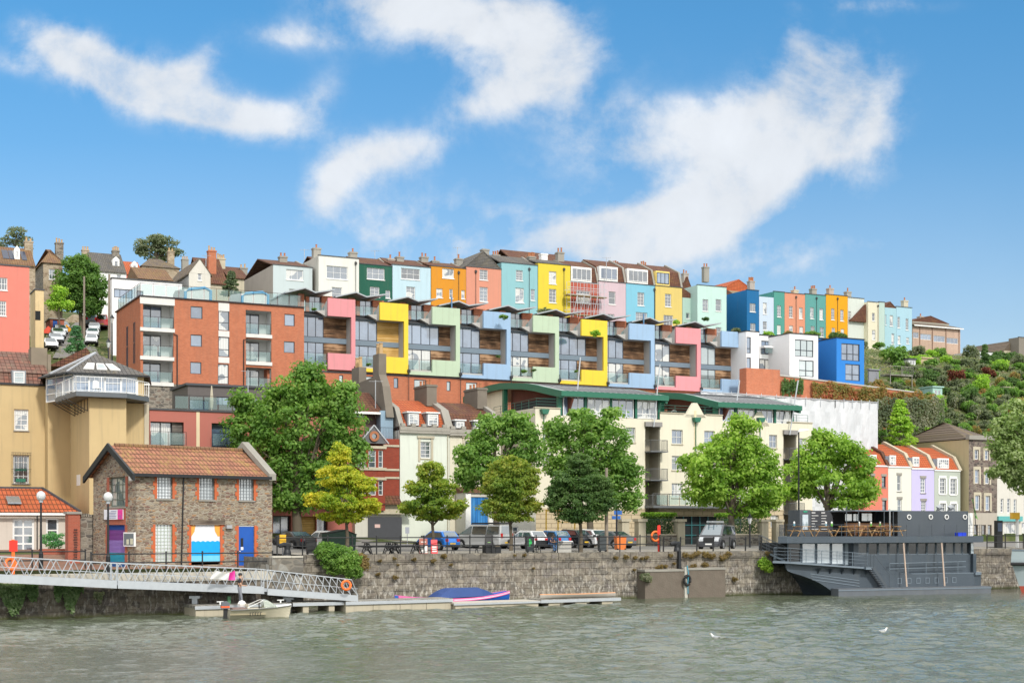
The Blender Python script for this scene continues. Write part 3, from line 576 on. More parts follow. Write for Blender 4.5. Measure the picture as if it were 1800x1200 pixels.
for (d0, d1, y0, y1) in [(2.5, 3.2, 0, 0), (6, 6.6, 0, 0)]:
    for zz in (zwall + 2.2, zt - 4.2): window(r_, (d0, d1, zz, zz + 2.0), -.1, .1, 1, 1, DFRAME, G_B, .06, axis='x')
# terrace pavilions with blue hoops on the roof
for (a, b_) in ((316, 360), (415, 460)):
    x0, x1 = f.x(a, 6), f.x(b_, 6); z = zt + .13
    p_ = MB(); p_.prism([(4, z), (9, z), (9, z + 1.7), (8, z + 2.0), (4, z + 1.6)], 'x', x0, x1); p_.build('stair_pavilion', paint('white_band', (.66, .65, .62)), r_)
    e = MB(); e.tube([(x1 + .1, 4, z), (x1 + .1, 4, z + 1.6), (x1 - .5, 4, z + 1.85), (x0 + .5, 4, z + 1.6), (x0 + .1, 4, z + 1.3), (x0 + .1, 4, z)], .16, 6); e.build('blue_hoop', plain('mid_blue_metal', (.06, .28, .50), .5), r_)

# ================================================================ the painted terrace on the hilltop
FT = Fr(850, 192, .5, 29)
FT2 = Fr(1400, 240, .5, 27)
DRAINS = plain('black_downpipe', (.03, .03, .03), .5)
def house(fr, a, b_, ytop, col, label, wins=(), name='terraced_house', depth=9, roof='back', roofm=None, side=None, group='painted terraced houses on the hilltop', sash=True, cols=2, base=None, rh=1.9, rev=.16, chim=(), gm=None, sl=None, drain=None, dorm=None, par=True, cat='house', v=0, wallm=None, fm=None):
    col = tuple(q * .72 for q in col); f = fr.at(a, v, fr.zb); w = f.x(b_); r_ = f.root(name, label, cat, group)
    xm = (a + b_) / 2; zt = f.z(xm, ytop); pm = wallm or paint('render_' + ('%02x%02x%02x' % tuple(int(q * 255) for q in col)), col, wear=.08, stain=.16)
    hs = []
    for q in wins:
        h = (max(.12, f.x(q[0])), min(w - .12, f.x(q[2])), max(0.1, f.z((q[0] + q[2]) / 2, q[3])), f.z((q[0] + q[2]) / 2, q[1])); hs.append(h)
    mb = MB(); shell(mb, 0, w, 0 if base is None else base, zt, 0, depth, hs, rev, 0, 1 if side else None); mb.build('wall', [pm, side or pm], r_)
    for q, h in zip(wins, hs):
        cc, rr = (q[4], q[5]) if len(q) > 5 else (cols, 4)
        window(r_, h, 0, rev, cc, rr, fm or WFRAME, gm or (G_C if rnd.random() < .35 else G_D), .08, .04, sill=WHITE if sash else DFRAME)
    rm = roofm or TBROWN
    if par: MB().box(-.06, -.08, zt, w + .06, .22, zt + .1).build('parapet', LEAD if par is True else par, r_)
    if roof == 'back':
        mb = MB(); gable_roof(mb, -.05, w + .05, .4, depth, zt + .02, rh, .1); mb.build('roof', rm, r_)
        MB().prism([(.4, zt), ((.4 + depth) / 2, zt + rh + .3), (depth, zt)], 'x', w - .14, w + .14).build('party_wall', GREYST, r_)
    elif roof == 'peak':
        mb = MB(); gable_roof_y(mb, 0, w, .05, depth, zt, rh, .15); mb.prism([(0, zt), (w, zt), (w / 2, zt + rh)], 'y', .1, depth - .1); mb.build('roof', rm, r_)
    elif roof == 'lean':                                        # mono-pitch falling to the left, wall top slants
        mb = MB(); mb.prism([(0, zt - rh), (0, zt), (w, zt)], 'y', 0, depth); mb.build('roof', rm, r_)
    elif roof == 'mansard':
        mb = MB(); zt2 = zt + 2.3; mb.prism([(.15, zt), (.9, zt2), (depth / 2, zt2 + 1.5), (depth, zt)], 'x', -.02, w + .02); mb.build('roof', rm, r_)
        if dorm:
            d0, d1 = f.x(dorm[0]), f.x(dorm[2]); z1 = zt2 - .15; db = MB(); db.box(d0, .02, zt + .12, d1, 2.2, z1); dd = db.build('dormer', WHITE if dorm[4] is None else dorm[4], r_)
            window(dd, (d0 + .12, d1 - .12, zt + .35, z1 - .22), -.13, .12, dorm[5], 1, WFRAME if dorm[4] is None else DFRAME, G_B if dorm[5] < 4 else G_D, .08, .07)
        MB().prism([(.0, zt), (.8, zt2 + .1), (depth / 2, zt2 + 1.75), (depth, zt)], 'x', w - .15, w + .15).build('party_wall', GREYST, r_)
    for (cx, cd, hh, n, mm) in chim: chimney(r_, f.x(cx, cd), cd, zt + .2, 1.0, .8, hh, n, mm)
    if drain: MB().bar((f.x(drain), -.09, zt - .3), (f.x(drain), -.09, 0), .05).box(f.x(drain) - .14, -.2, zt - .75, f.x(drain) + .14, 0, zt - .45).build('downpipe', DRAINS, r_)
    return f, r_, zt, w
PINKST = paint('warm_grey_render', (.38, .34, .30), wear=.2, stain=.35)
house(FT, 480, 549, 468, (.66, .76, .78), 'pale duck egg house with grey side wall, leftmost of the hilltop terrace', [(503, 474, 533, 492, 3, 1), (508, 508, 524, 522, 4, 2)], side=PINKST, depth=13, rh=1.7, chim=[(497, 5, 1.9, 2, None)])
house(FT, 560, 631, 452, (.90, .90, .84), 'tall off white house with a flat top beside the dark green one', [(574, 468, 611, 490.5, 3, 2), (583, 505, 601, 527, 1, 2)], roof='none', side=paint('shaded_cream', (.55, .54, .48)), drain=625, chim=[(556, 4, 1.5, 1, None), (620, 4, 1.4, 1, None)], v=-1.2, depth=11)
house(FT, 631, 689, 466, (.018, .13, .085), 'dark green painted house with white windows', [(645, 471, 676, 491, 3, 2), (650.5, 504, 667, 522, 2, 3), (678, 510, 686, 524, 1, 2)], rh=1.6, chim=[(686, 4, 1.6, 1, PINKST)])
house(FT, 690, 757, 468, (.60, .80, .90), 'light sky blue house between the dark green and orange ones', [(705, 472, 738, 491, 3, 2), (714, 504, 730, 527.5, 2, 4)], rh=1.4, chim=[(702, 4, 1.7, 1, None), (745, 4, 2.0, 2, None)])
house(FT, 758, 819, 470, (.80, .33, .025), 'bright orange house with small white windows and a pale downpipe', [(777.5, 472, 798, 489, 3, 1), (767, 507, 778, 523, 2, 1), (790, 508, 796, 524, 1, 2), (811, 510, 817, 525, 1, 2)], rh=1.3, chim=[(764, 4, 1.3, 1, None), (806, 4, 1.9, 1, None)], drain=806)
house(FT, 819.5, 881, 471, (.80, .34, .235), 'salmon pink house with two white sash windows left of the aqua one', [(843, 474, 857.5, 492, 2, 4), (843, 504.5, 857.5, 530, 2, 4), (857, 544, 864, 550, 1, 1)], rh=2.2, roofm=SLATE, roof='peak', chim=[(852, 5, 3.4, 0, GREYST), (871, 6, 3.0, 3, GREYST)], drain=836)
house(FT, 881.5, 945, 464, (.32, .61, .66), 'aqua blue house with black downpipes left of the tall yellow one', [(907, 475, 919, 493, 2, 4), (906, 506, 921, 532, 2, 4), (933, 508.5, 940, 528, 1, 2)], rh=1.7, roofm=SLATE, chim=[(934, 4, 1.8, 4, GREYST), (955, 7, 3.0, 0, WHITE)], drain=930)
house(FT, 946, 1002.5, 464.5, (.88, .69, .06), 'tall bright yellow house beside the scaffolded red one', [(965, 477, 978, 499, 2, 4), (965, 508, 978, 532, 2, 4)], rh=1.3, roofm=SLATE, chim=[(984, 4, 2.4, 2, GREYST)], drain=991)
DK = WHITE
f8 = house(FT, 1003, 1052, 497, (.56, .13, .085), 'terracotta red house with scaffolding across its front', [(1013, 511, 1037, 517, 4, 1), (1013, 521, 1037, 533, 4, 2)], roof='mansard', dorm=(1004, 480, 1040, 497, None, 4), chim=[(1034, 5, 3.4, 2, GREYST)])
house(FT, 1052.5, 1100, 496, (.74, .57, .63), 'pale lilac pink house with a wide glazed dormer', [(1070, 512.5, 1082, 535, 1, 2), (1068, 552, 1080, 560, 2, 1)], roof='mansard', dorm=(1054, 482, 1086, 496, None, 3), chim=[(1082, 5, 3.4, 3, GREYST)])
house(FT, 1100.5, 1151, 500, (.26, .62, .80), 'vivid sky blue house with a long white dormer', [(1120.5, 514, 1132.5, 537, 2, 4), (1117.5, 549, 1138, 565, 3, 2)], roof='mansard', dorm=(1103, 485, 1139, 500, None, 4), chim=[(1131, 5, 3.6, 3, PALEST)], drain=1150)
house(FT, 1152, 1199, 504, (.83, .64, .20), 'soft yellow house with a dark framed dormer at the end of its row', [(1169, 516.5, 1180, 539, 2, 4), (1166.5, 554, 1183, 572, 3, 1)], roof='mansard', dorm=(1153, 488, 1177, 503, paint('yellow_side', (.83, .64, .20)), 3), side=None)
# scaffold on the red house
f = FT.at(1003, -1.6, 29); sc = MB(); w = f.x(1062); zz = [f.z(1030, y) for y in (553, 519, 500)]
for i in range(6):
    x = w * i / 5
    for vv in (0, 1.1): sc.bar((x, vv, 0), (x, vv, zz[2] + .4), .05)
for z in (zz[0] + .6, zz[1], zz[2] - .8):
    for vv in (0, 1.1): sc.bar((-.4, vv, z), (w + .4, vv, z), .05)
    for vv in (0,): sc.bar((-.4, vv, z + 1.0), (w + .4, vv, z + 1.0), .05)
for i in range(4): sc.bar((w * i / 5, 0, zz[0] - 2), (w * (i + 1) / 5, 0, zz[1]), .05)
r_ = f.root('scaffold', 'steel tube scaffold with plank deck on the terracotta house', 'scaffold'); sc.build('tubes', GALV, r_)
MB().box(-.5, 0, zz[1] - .12, w + .5, 1.1, zz[1] - .04).box(-.3, 0, zz[0] - .1, w + .3, 1.1, zz[0] - .02).build('plank_deck', planks('scaffold_boards', (.3, .22, .13), (.42, .33, .2), (.5, .4, .27), .2), r_)
# right-hand group, farther away
house(FT2, 1226, 1277, 503, (.64, .88, .82), 'pale mint green house with a lower side wing right of the yellow terrace end', [(1235, 526, 1245, 547, 2, 3), (1258, 526, 1268, 547, 1, 2), (1235, 575, 1245, 590, 1, 2), (1258, 575, 1268, 590, 1, 2)], roof='none', side=None, depth=7)
f, r_, zt, w = house(FT2, 1200, 1227, 524, (.50, .70, .62), 'low mint side wing with a brown lean to roof', [(1206, 550, 1212, 560, 1, 1)], roof='lean', rh=-1.6, depth=5, par=False, v=2)
house(FT2, 1313, 1334, 510, (.012, .17, .42), 'narrow deep blue house with two white windows', [(1318, 533, 1328, 548, 2, 1), (1319, 568, 1328, 581, 2, 1)], roof='none', depth=14, chim=[(1320, 3, 1.9, 4, PINKST)], side=paint('deep_blue_side', (.012, .17, .42)))
house(FT2, 1278, 1313, 531, (.012, .15, .38), 'low deep blue side wing with a brown tiled roof', [], roof='lean', rh=-2.0, depth=7, par=False, v=6)
house(FT2, 1334.5, 1360, 522, (.66, .78, .95), 'pale periwinkle house with a slanted top beside the deep blue one', [(1341, 532, 1348, 552, 1, 2), (1341, 565, 1348, 580, 1, 2)], roof='none', par=False, depth=6)
f = FT2.at(1334.5, .0, 27); w = f.x(1360); z = f.z(1347, 522)
r_ = kids(COL.objects[-1]) and None
house(FT2, 1360.5, 1379, 513, (.10, .38, .32), 'deep teal green house with arched lower window', [(1366, 536.5, 1373, 557, 2, 4), (1366, 571, 1373, 587, 2, 4)], roof='none')
house(FT2, 1379.3, 1415, 516, (.80, .34, .21), 'coral pink house between the two teal ones', [(1387, 538, 1393.5, 558, 2, 4), (1404.5, 540.5, 1411, 560, 2, 4), (1387, 572, 1394, 586, 2, 3), (1405, 574, 1412, 588, 2, 3)], roof='none', drain=1399, chim=[(1397, 3, 1.0, 1, PALEST)])
house(FT2, 1415.3, 1451.5, 518, (.13, .40, .38), 'muted teal house left of the vivid orange one', [(1424, 540, 1430.5, 560, 2, 4), (1440.5, 542, 1447, 562, 2, 4), (1425, 573, 1432, 590, 2, 3), (1441, 575, 1448, 592, 2, 3)], roof='none', drain=1435, chim=[(1429, 3, 1.4, 3, GREYST)])
house(FT2, 1452, 1490, 519, (.92, .42, .01), 'vivid amber orange house near the right end of the hilltop', [(1461, 542, 1467, 562, 2, 4), (1477, 544.5, 1483, 564, 2, 4), (1462, 576, 1468, 592, 2, 3), (1478, 578, 1484, 592, 2, 3)], roof='none', drain=1472, chim=[(1459, 3, 1.5, 1, PINKST)])
house(FT2, 1490.3, 1519, 524, (.76, .82, .76), 'pale grey green house behind the cream gabled one', [(1490.8, 547, 1496, 565, 2, 4)], roof='none', chim=[(1490, 3, 1.4, 1, None)], v=.6)
CRM = (.86, .81, .62)
house(FT2, 1526, 1545, 531, CRM, 'cream house with a long blank side wall and brown lean roof', [(1533, 550, 1538, 564, 1, 2), (1533, 580, 1539, 597, 2, 4)], roof='none', depth=13, side=paint('cream_side', CRM), v=-.5, drain=1543)
f = FT2.at(1526, -.5, 27); z = f.z(1526, 533); w2 = f.x(1545)
lr = MB(); lr.prism([(-3.4, z - 3.2), (0, z - .1), (0, z - 3.2)], 'y', .5, 12); o = lr.build('lean_roof', TBROWN); o.parent = [q for q in COL.objects if q.get('label', '').startswith('cream house with a long')][0]
house(FT2, 1545.2, 1555, 531, (.56, .72, .66), 'very narrow pale mint house beside the cream one', [], roof='none', v=-.3)
house(FT2, 1555.2, 1575.5, 541, (.44, .69, .78), 'pale blue gabled house left of the flat topped light blue one', [(1564, 554, 1570, 573, 2, 4), (1567, 586, 1572, 605, 1, 3), (1556, 553, 1558, 571, 1, 3)], roof='peak', rh=1.0, par=False)
house(FT2, 1575.8, 1603, 540, (.46, .71, .84), 'light blue flat topped house at the right end of the terrace', [(1577.5, 557, 1582, 576, 2, 4), (1592, 560, 1597, 580, 2, 4), (1578, 590, 1583, 604, 1, 3), (1593, 593, 1598, 604, 1, 3)], roof='none', chim=[(1590, 3, 1.6, 1, PALEST)])
# row of modern low houses with brown brick and window bands
f = FT2.at(1604, 2, 27); w = f.x(1688); zt = f.z(1646, 584); r_ = f.root('modern_terrace', 'low brown brick terrace with white window bands on the hill crest', 'house')
hs = [(f.x(a), f.x(b_), f.z((a + b_) / 2, y1), f.z((a + b_) / 2, y0)) for (a, y0, b_, y1) in [(1605, 584, 1615, 594), (1618, 587, 1637, 597), (1641, 590, 1661, 601), (1664, 594, 1684, 604)]]
mb = MB(); shell(mb, 0, w, 0, zt + 1.0, 0, 9, hs); mb.build('wall', bricks('pinkish_brown_brick', (.52, .37, .28), (.46, .32, .25), (.3, .25, .2)), r_)
for h in hs: window(r_, h, 0, .12, 3, 1, WFRAME, G_B)
mb = MB(); gable_roof(mb, -.2, w + .3, 0, 9, zt + 1.0, 1.2, .5); mb.build('roof', TGREY, r_); MB().box(-.1, -.58, zt + .78, w + .3, -.51, zt + .98).build('fascia', WHITE, r_)
for k in (0, 1, 2, 3): MB().bar((hs[k][1] + .2, -.08, zt + .8), (hs[k][1] + .2, -.08, 0), .08).build('downpipe', plain('brown_pipe', (.2, .1, .06)), r_)
f, r_, zt, w = house(FT2, 1604, 1668, 567, (.50, .48, .40), 'cream gabled house with red tiled roof behind the low brown terrace', [], roof='peak', rh=1.2, v=13, par=False, chim=[(1618, 2, 1.2, 1, PINKST), (1641, 2, .6, 0, PINKST)], roofm=TBROWN, group='houses on the hilltop')
f, r_, zt, w = house(FT2, 1712, 1762, 619, (.9, .92, .92), 'low white garage with wide doors right of the modern terrace', [(1718, 622, 1740, 636, 3, 1), (1743, 622, 1760, 636, 3, 1)], roof='none', v=-4, depth=5, group=None, cat='garage', name='garage')
f, r_, zt, w = house(FT2, 1765, 1792, 617, (.58, .52, .38), 'small cream gabled house on the far right skyline', [], roof='peak', rh=1.8, v=2, par=False, roofm=TGREY, group='houses on the hilltop')
f, r_, zt, w = house(FT2, 1791, 1830, 594, (.30, .27, .23), 'grey stone house cut by the right edge of the skyline', [], roof='none', v=0, depth=2.5, group='houses on the hilltop')
f, r_, zt, w = house(FT2, 1268, 1330, 512, (.42, .34, .22), 'stone gabled house with red roof behind the mint and blue houses', [(1262, 502, 1268, 509, 1, 1)], roof='peak', rh=2.0, v=12, par=False, roofm=TORANGE, group='houses on the hilltop', chim=[(1240, -4, 2.6, 2, GREYST)])
f, r_, zt, w = house(FT2, 1200, 1218, 512, (.40, .32, .2), 'small stone gable left of the mint house', [], roof='peak', rh=2.4, v=9, par=False, roofm=TBROWN, group='houses on the hilltop', chim=[(1204, 1, 3, 2, PINKST)])
for (a, b_, y, lab) in ((905, 1003, 458, 'long dark roof ridge behind the aqua and yellow houses'), (690, 760, 462, 'brown roof behind the light blue house'), (560, 700, 463, 'brown roof ridge behind the green house')):
    house(FT, a, b_, y + 6, (.3, .26, .2), lab, [], roof='back', rh=2.4 if a > 900 else 1.6, v=10, par=False, roofm=TBROWN, group='houses on the hilltop')

# ---------------------------------------------------------------- modern houses right of the coloured row
FW = Fr(1311, 172, .5, 19)
def cube_house(a, b_, ytop, ybot, mat, lab, wins, depth=8, v=0, side_wins=(), grp=None):
    f = FW.at(a, v, 19); w = f.x(b_); zt = f.z((a + b_) / 2, ytop); r_ = f.root('modern_house', lab, 'house', grp)
    f.zb0 = 0; zb = f.z((a + b_) / 2, ybot); hs = [(f.x(q[0]), f.x(q[2]), f.z((q[0] + q[2]) / 2, q[3]), f.z((q[0] + q[2]) / 2, q[1])) for q in wins]
    mb = MB(); shell(mb, 0, w, min(zb, 0), zt, 0, depth, hs); mb.build('wall', mat, r_); MB().box(-.08, -.08, zt, w + .08, depth, zt + .12).build('roof_edge', DMETAL, r_)
    for q, h in zip(wins, hs): window(r_, h, 0, .12, q[4], q[5], DFRAME, q[6], .09, .09)
    return f, r_, zt, w
WB = paint('bright_white_render', (.80, .80, .80), wear=.04, stain=.06); BB = paint('cobalt_render', (.025, .19, .56), wear=.05, stain=.06)
cube_house(1312, 1334, 583, 646, WB, 'narrow white rendered house touching the end of the coloured flats', [(1312.5, 592, 1320, 621, 1, [.3], G_B), (1312.5, 628, 1320, 650, 1, 1, G_B)], v=-.6)
f, r_, zt, w = cube_house(1335, 1390, 591, 646, WB, 'white rendered house with recessed balcony between two white blocks', [(1338, 599, 1362, 623, 3, 1, G_B), (1335, 631, 1366, 652, 3, 1, G_C), (1369, 632, 1387, 657, 2, 1, G_B)], v=3.2)
glassrail(r_, [(.2, -.8, f.z(1345, 623)), (f.x(1366), -.8, f.z(1345, 623))]); MB().box(.1, -.9, f.z(1350, 648) + 2.5, f.x(1368), 0, f.z(1350, 648) + 2.75).build('balcony_slab', WB, r_)
cube_house(1388, 1438, 588, 664, WB, 'white cube house with two large dark framed windows', [(1397, 597, 1430, 627, 3, [.38], G_L), (1404, 633, 1430.5, 662, 2, [.38], G_L)], v=-1)
cube_house(1439, 1471, 596, 668, paint('cobalt_side', (.022, .17, .50)), 'set back cobalt blue wing with glazed balcony', [(1439, 606, 1444, 632, 1, 1, G_B), (1439, 641, 1469, 665, 3, 1, G_C)], v=3)
cube_house(1470.5, 1519, 595.5, 671, BB, 'cobalt blue cube house with two large windows', [(1479, 604, 1511, 634, 3, [.4], G_B), (1486, 640, 1511.5, 669, 2, [.38], G_B)], v=-1)
f = FW.at(1312, -2.6, 12); r_ = f.root('brick_wall', 'red brick retaining wall stepping down below the white and blue houses', 'wall')
x1, x2 = f.x(1371), f.x(1620); z1 = f.z(1340, 648); za, zb_ = f.z(1371, 660), f.z(1620, 691)
m_ = MB(); m_.box(0, 0, -8, x1, 1.4, z1); m_.prism([(x1, -14), (x2, -14), (x2, zb_), (x1, za)], 'y', .3, 1.2); m_.build('wall', RBRICK, r_)
MB().prism([(x1, za + .004), (x2, zb_ + .004), (x2, zb_ + .18), (x1, za + .18)], 'y', .2, 1.3).build('coping', CONC, r_)
# ================================================================ stone boathouse at the water's edge
def HF(f, q, v=0): return (f.x(q[0], v), f.x(q[2], v), f.z((q[0] + q[2]) / 2, q[3], v), f.z((q[0] + q[2]) / 2, q[1], v))
def HS(f, q, x=0):    # hole in a wall facing -x, measured on that wall
    d0, d1 = f.d(q[2], x), f.d(q[0], x); dm = (d0 + d1) / 2; return (d0, d1, f.zd(x, dm, q[3]), f.zd(x, dm, q[1]))
SURR = paint('orange_brick_surround', (.52, .13, .05), wear=.3); REDW = bricks('red_brick_trim', (.40, .10, .06), (.34, .085, .05), (.3, .2, .15))
FB = Fr(240, 88, .89, 2.45); w = FB.x(478.5); zE = FB.z(245, 830); D = FB.d(164, 0); zR = FB.zd(0, D / 2, 786)
r_ = FB.root('stone_boathouse', 'brown stone boathouse with clay pantile roof, blue door and painted shutter', 'stone building')
ups = [(276, 838, 303, 876), (350, 839, 377, 878), (420, 841, 446, 879)]
fh = [HF(FB, q) for q in ups] + [HF(FB, q) for q in [(273, 921, 303, 987), (336, 922, 387, 992), (419.5, 923, 447, 997)]]
mb = MB(); panel(mb, 0, w, 0, zE, 0, fh, .18)
sh = [HS(FB, (192, 838, 221, 890)), HS(FB, (190, 922, 220, 1000))]; sh[1] = (sh[1][0], sh[1][1], 0.0, sh[1][3])
pm = MB(); panel(pm, 0, D, 0, zE, 0, sh, .2)
n0 = len(mb.v); mb.v += [(p[1], p[0], p[2]) for p in pm.v]; mb.f += [tuple(n0 + i for i in q) for q in pm.f]; mb.m += pm.m
mb.poly([(0, 0, zE), (0, D, zE), (0, D / 2, zR)]); mb.poly([(w, 0, 0), (w, D, 0), (w, D, zE), (w, D / 2, zR), (w, 0, zE)]); mb.poly([(0, D, 0), (w, D, 0), (w, D, zE), (0, D, zE)])
mb.build('wall', STONEW, r_)
rf = MB(); gable_roof(rf, -.35, w - .5, 0, D, zE, zR - zE, .35, .12); rf.build('roof', TOLD, r_)
k = (zR - zE) / (D / 2)
bb = MB(); bb.prism([(-.5, zE - .5 * k - .25), (D / 2, zR - .18), (D + .5, zE - .5 * k - .25), (D + .5, zE - .5 * k + .16), (D / 2, zR + .26), (-.5, zE - .5 * k + .16)], 'x', -.5, -.36); bb.build('bargeboard', DMETAL, r_)
MB().box(-.36, -.46, zE - .26, w - .3, -.36, zE - .06).build('gutter', DMETAL, r_)
MB().prism([(-.45, zE - .3), (D / 2, zR + .32), (D + .3, zE - .2), (D + .3, zE + .25), (D / 2, zR + .72), (-.45, zE + .12)], 'x', w - .5, w + .02).build('coping', GREYST, r_)
MB().tube([(0, D / 2, zR + .16), (w - .5, D / 2, zR + .16)], .12, 6).build('ridge_tiles', TOCH, r_)
GB = glass('glass_block', (.30, .34, .36), (.62, .66, .68), .9, rough=.2)
for i, h in enumerate(fh[:4]):
    window(r_, h, 0, .18, 5, 7 if i < 3 else 11, plain('lead_grey_bars', (.20, .22, .24)) if i < 3 else plain('pale_green_bars', (.42, .48, .40)), GB, .03, .028, sill=GREYST if i < 3 else None)
mur = fh[4]; x0, x1, z0, z1 = mur; yb = .05
m_ = MB(); m_.box(x0, yb, z0 + .2, x1, yb + .05, z1); o = m_.build('painted_panel', plain('mural_white', (.72, .74, .78)), r_)
n = 40; zc = z1 - (z1 - z0) * .42; pts = [(x0 + (x1 - x0) * i / n, zc + .07 * abs(math.sin(math.pi * 6 * i / n)) - .02) for i in range(n + 1)]; zl = z0 + (z1 - z0) * .23
MB().prism([(x0, zl), (x1, zl)] + pts[::-1], 'y', yb - .012, yb - .002).build('painted_wave', plain('mural_blue', (.0, .36, .80)), o)
MB().box(x0, yb - .012, z0 + .2, x1, yb - .002, zl - .003).build('painted_band', plain('mural_light_blue', (.16, .58, .82)), o)
MB().prism([(x0, z1 - .02), (x0 + .34, z1 - .02), (x0 + .26, z1 - .42), (x0 + .05, z1 - .72), (x0, z1 - .7)], 'y', yb - .012, yb - .002).prism([(x1, z1 - .02), (x1 - .40, z1 - .02), (x1 - .36, z1 - .4), (x1 - .16, z1 - .74), (x1, z1 - .74)], 'y', yb - .012, yb - .002).build('painted_corner', plain('mural_orange', (.85, .38, .06)), o)
MB().box(x0 - .12, -.12, z1 + .02, x1 + .3, .1, z1 + .32).build('lintel', planks('grey_lintel', (.08, .06, .05), (.16, .13, .1), (.24, .2, .16)), r_)
dh = fh[5]; d_ = MB(); d_.box(dh[0], .08, dh[2], dh[1], .14, dh[3]).build('door', plain('royal_blue_paint', (.008, .09, .42), .45), r_)
dd = [q for q in kids(r_) if q.name.startswith('door')][0]; ww = dh[1] - dh[0]; hh_ = dh[3] - dh[2]
MB().box(dh[0] + ww * .17, .07, dh[2] + hh_ * .50, dh[0] + ww * .33, .079, dh[2] + hh_ * .70).build('vision_panel', DMETAL, dd); MB().box(dh[0] + ww * .17, .065, dh[2] + hh_ * .42, dh[0] + ww * .33, .079, dh[2] + hh_ * .49).box(dh[0] + .08, .02, dh[2] + hh_ * .38, dh[0] + .16, .079, dh[2] + hh_ * .4).build('push_plate', WHITE, dd)
MB().box(dh[0], .05, dh[3] - .07, dh[1], .16, dh[3] - .001).build('door_frame', WHITE, r_)
lh = fh[5]; MB().box(lh[0] - 1.0, -.22, lh[3] - .2, lh[0] - .6, 0, lh[3] + .02).build('wall_lamp', LMETAL, r_)
# brick surrounds with toothed outline
for i, h in enumerate(fh):
    sm = MB(); zz = h[2]; k2 = 0
    while zz < h[3]:
        e = .16 + .12 * (k2 % 2); z2 = min(zz + .27, h[3]); sm.box(h[0] - e, -.025, zz, h[0], .02, z2); sm.box(h[1], -.025, zz, h[1] + e, .02, z2); zz += .27; k2 += 1
    sm.build('brick_surround', SURR, r_)
for h in sh: MB().box(-.03, h[0] - .3, h[2], .02, h[0], h[3]).build('brick_jamb', REDW, r_); MB().box(-.03, h[1], h[2], .02, h[1] + .3, h[3]).build('brick_jamb', REDW, r_)
MB().box(-.03, sh[0][0], sh[1][3] + .0, .02, sh[0][1], sh[0][2] - .05).build('brick_jamb', REDW, r_)
window(r_, sh[0], 0, .2, 3, 4, plain('green_grey_frame', (.13, .16, .14)), G_C, .09, .05, axis='x', sill=GREYST)
a, b_, z0, z1 = sh[1]; m_ = MB(); nn = 34
for i in range(nn):
    q0, q1 = z0 + (z1 - z0) * i / nn, z0 + (z1 - z0) * (i + 1) / nn; m_.prism([(.06, q0), (.10, (q0 + q1) / 2), (.06, q1), (.14, q1), (.14, q0)], 'y', a, b_, 3 if i < 6 else 2 if i < 12 else 1 if i < 30 else 0)
m_.m = []
for i in range(nn):
    f_ = i / nn; c_ = 4 if f_ < .12 else 3 if f_ < .35 else 2 if f_ < .62 else 1 if f_ < .88 else 0; m_.m += [c_] * 7
m_.build('roller_shutter', [plain('shutter_navy', (.01, .07, .32)), plain('shutter_purple', (.19, .05, .26)), plain('shutter_lilac', (.27, .17, .46)), plain('shutter_teal', (.02, .30, .42)), plain('shutter_blue', (.02, .12, .34))], r_)
sg = HS(FB, (185, 895, 218, 912.5)); o = MB().box(-.09, sg[0], sg[2], -.035, sg[1], sg[3]).build('sign_board', plain('sign_white', (.72, .74, .80)), r_)
L = sg[1] - sg[0]; MB().box(-.1, sg[0], sg[2] + .01, -.091, sg[0] + L * .26, sg[3] - .01).build('pink_panel', plain('sign_pink', (.75, .04, .32)), o)
tx = MB()
for k2, (e0, e1) in enumerate([(.34, .62), (.34, .78), (.38, .72), (.34, .80), (.36, .86)]): z = sg[3] - .1 - k2 * (sg[3] - sg[2] - .12) / 5; tx.box(-.099, sg[0] + L * e0, z - .03, -.0915, sg[0] + L * e1, z)
tx.box(-.106, sg[0] + L * .06, sg[2] + .12, -.1005, sg[0] + L * .2, sg[2] + .15).box(-.106, sg[0] + L * .05, sg[2] + .22, -.1005, sg[0] + L * .21, sg[2] + .25).build('lettering', plain('sign_ink', (.12, .14, .35)), o)
nb = HS(FB, (220, 935, 239, 960)); o = MB().box(-.12, nb[0], nb[2], -.002, nb[1], nb[3]).build('notice_board', WHITE, r_)
MB().box(-.13, nb[0] + .08, nb[2] + .08, -.121, nb[1] - .08, nb[3] - .08).build('notice_glass', plain('notice_grey', (.16, .19, .22), .2), o)
MB().box(-.14, nb[0] + .15, nb[2] + .14, -.131, nb[0] + .5, nb[2] + .5).box(-.14, nb[0] + .7, nb[2] + .14, -.131, nb[0] + 1.0, nb[2] + .45).build('paper', plain('paper', (.6, .6, .45)), o)
MB().bar((FB.x(322), -.06, zE - .2), (FB.x(318), -.06, 0), .07).build('downpipe', DMETAL, r_)
MB().lathe((-.1, .45, zE - .55), [(.05, 0), (.17, .05), (.2, .3), (.1, .4)], 8).build('alarm_box', WHITE, r_)

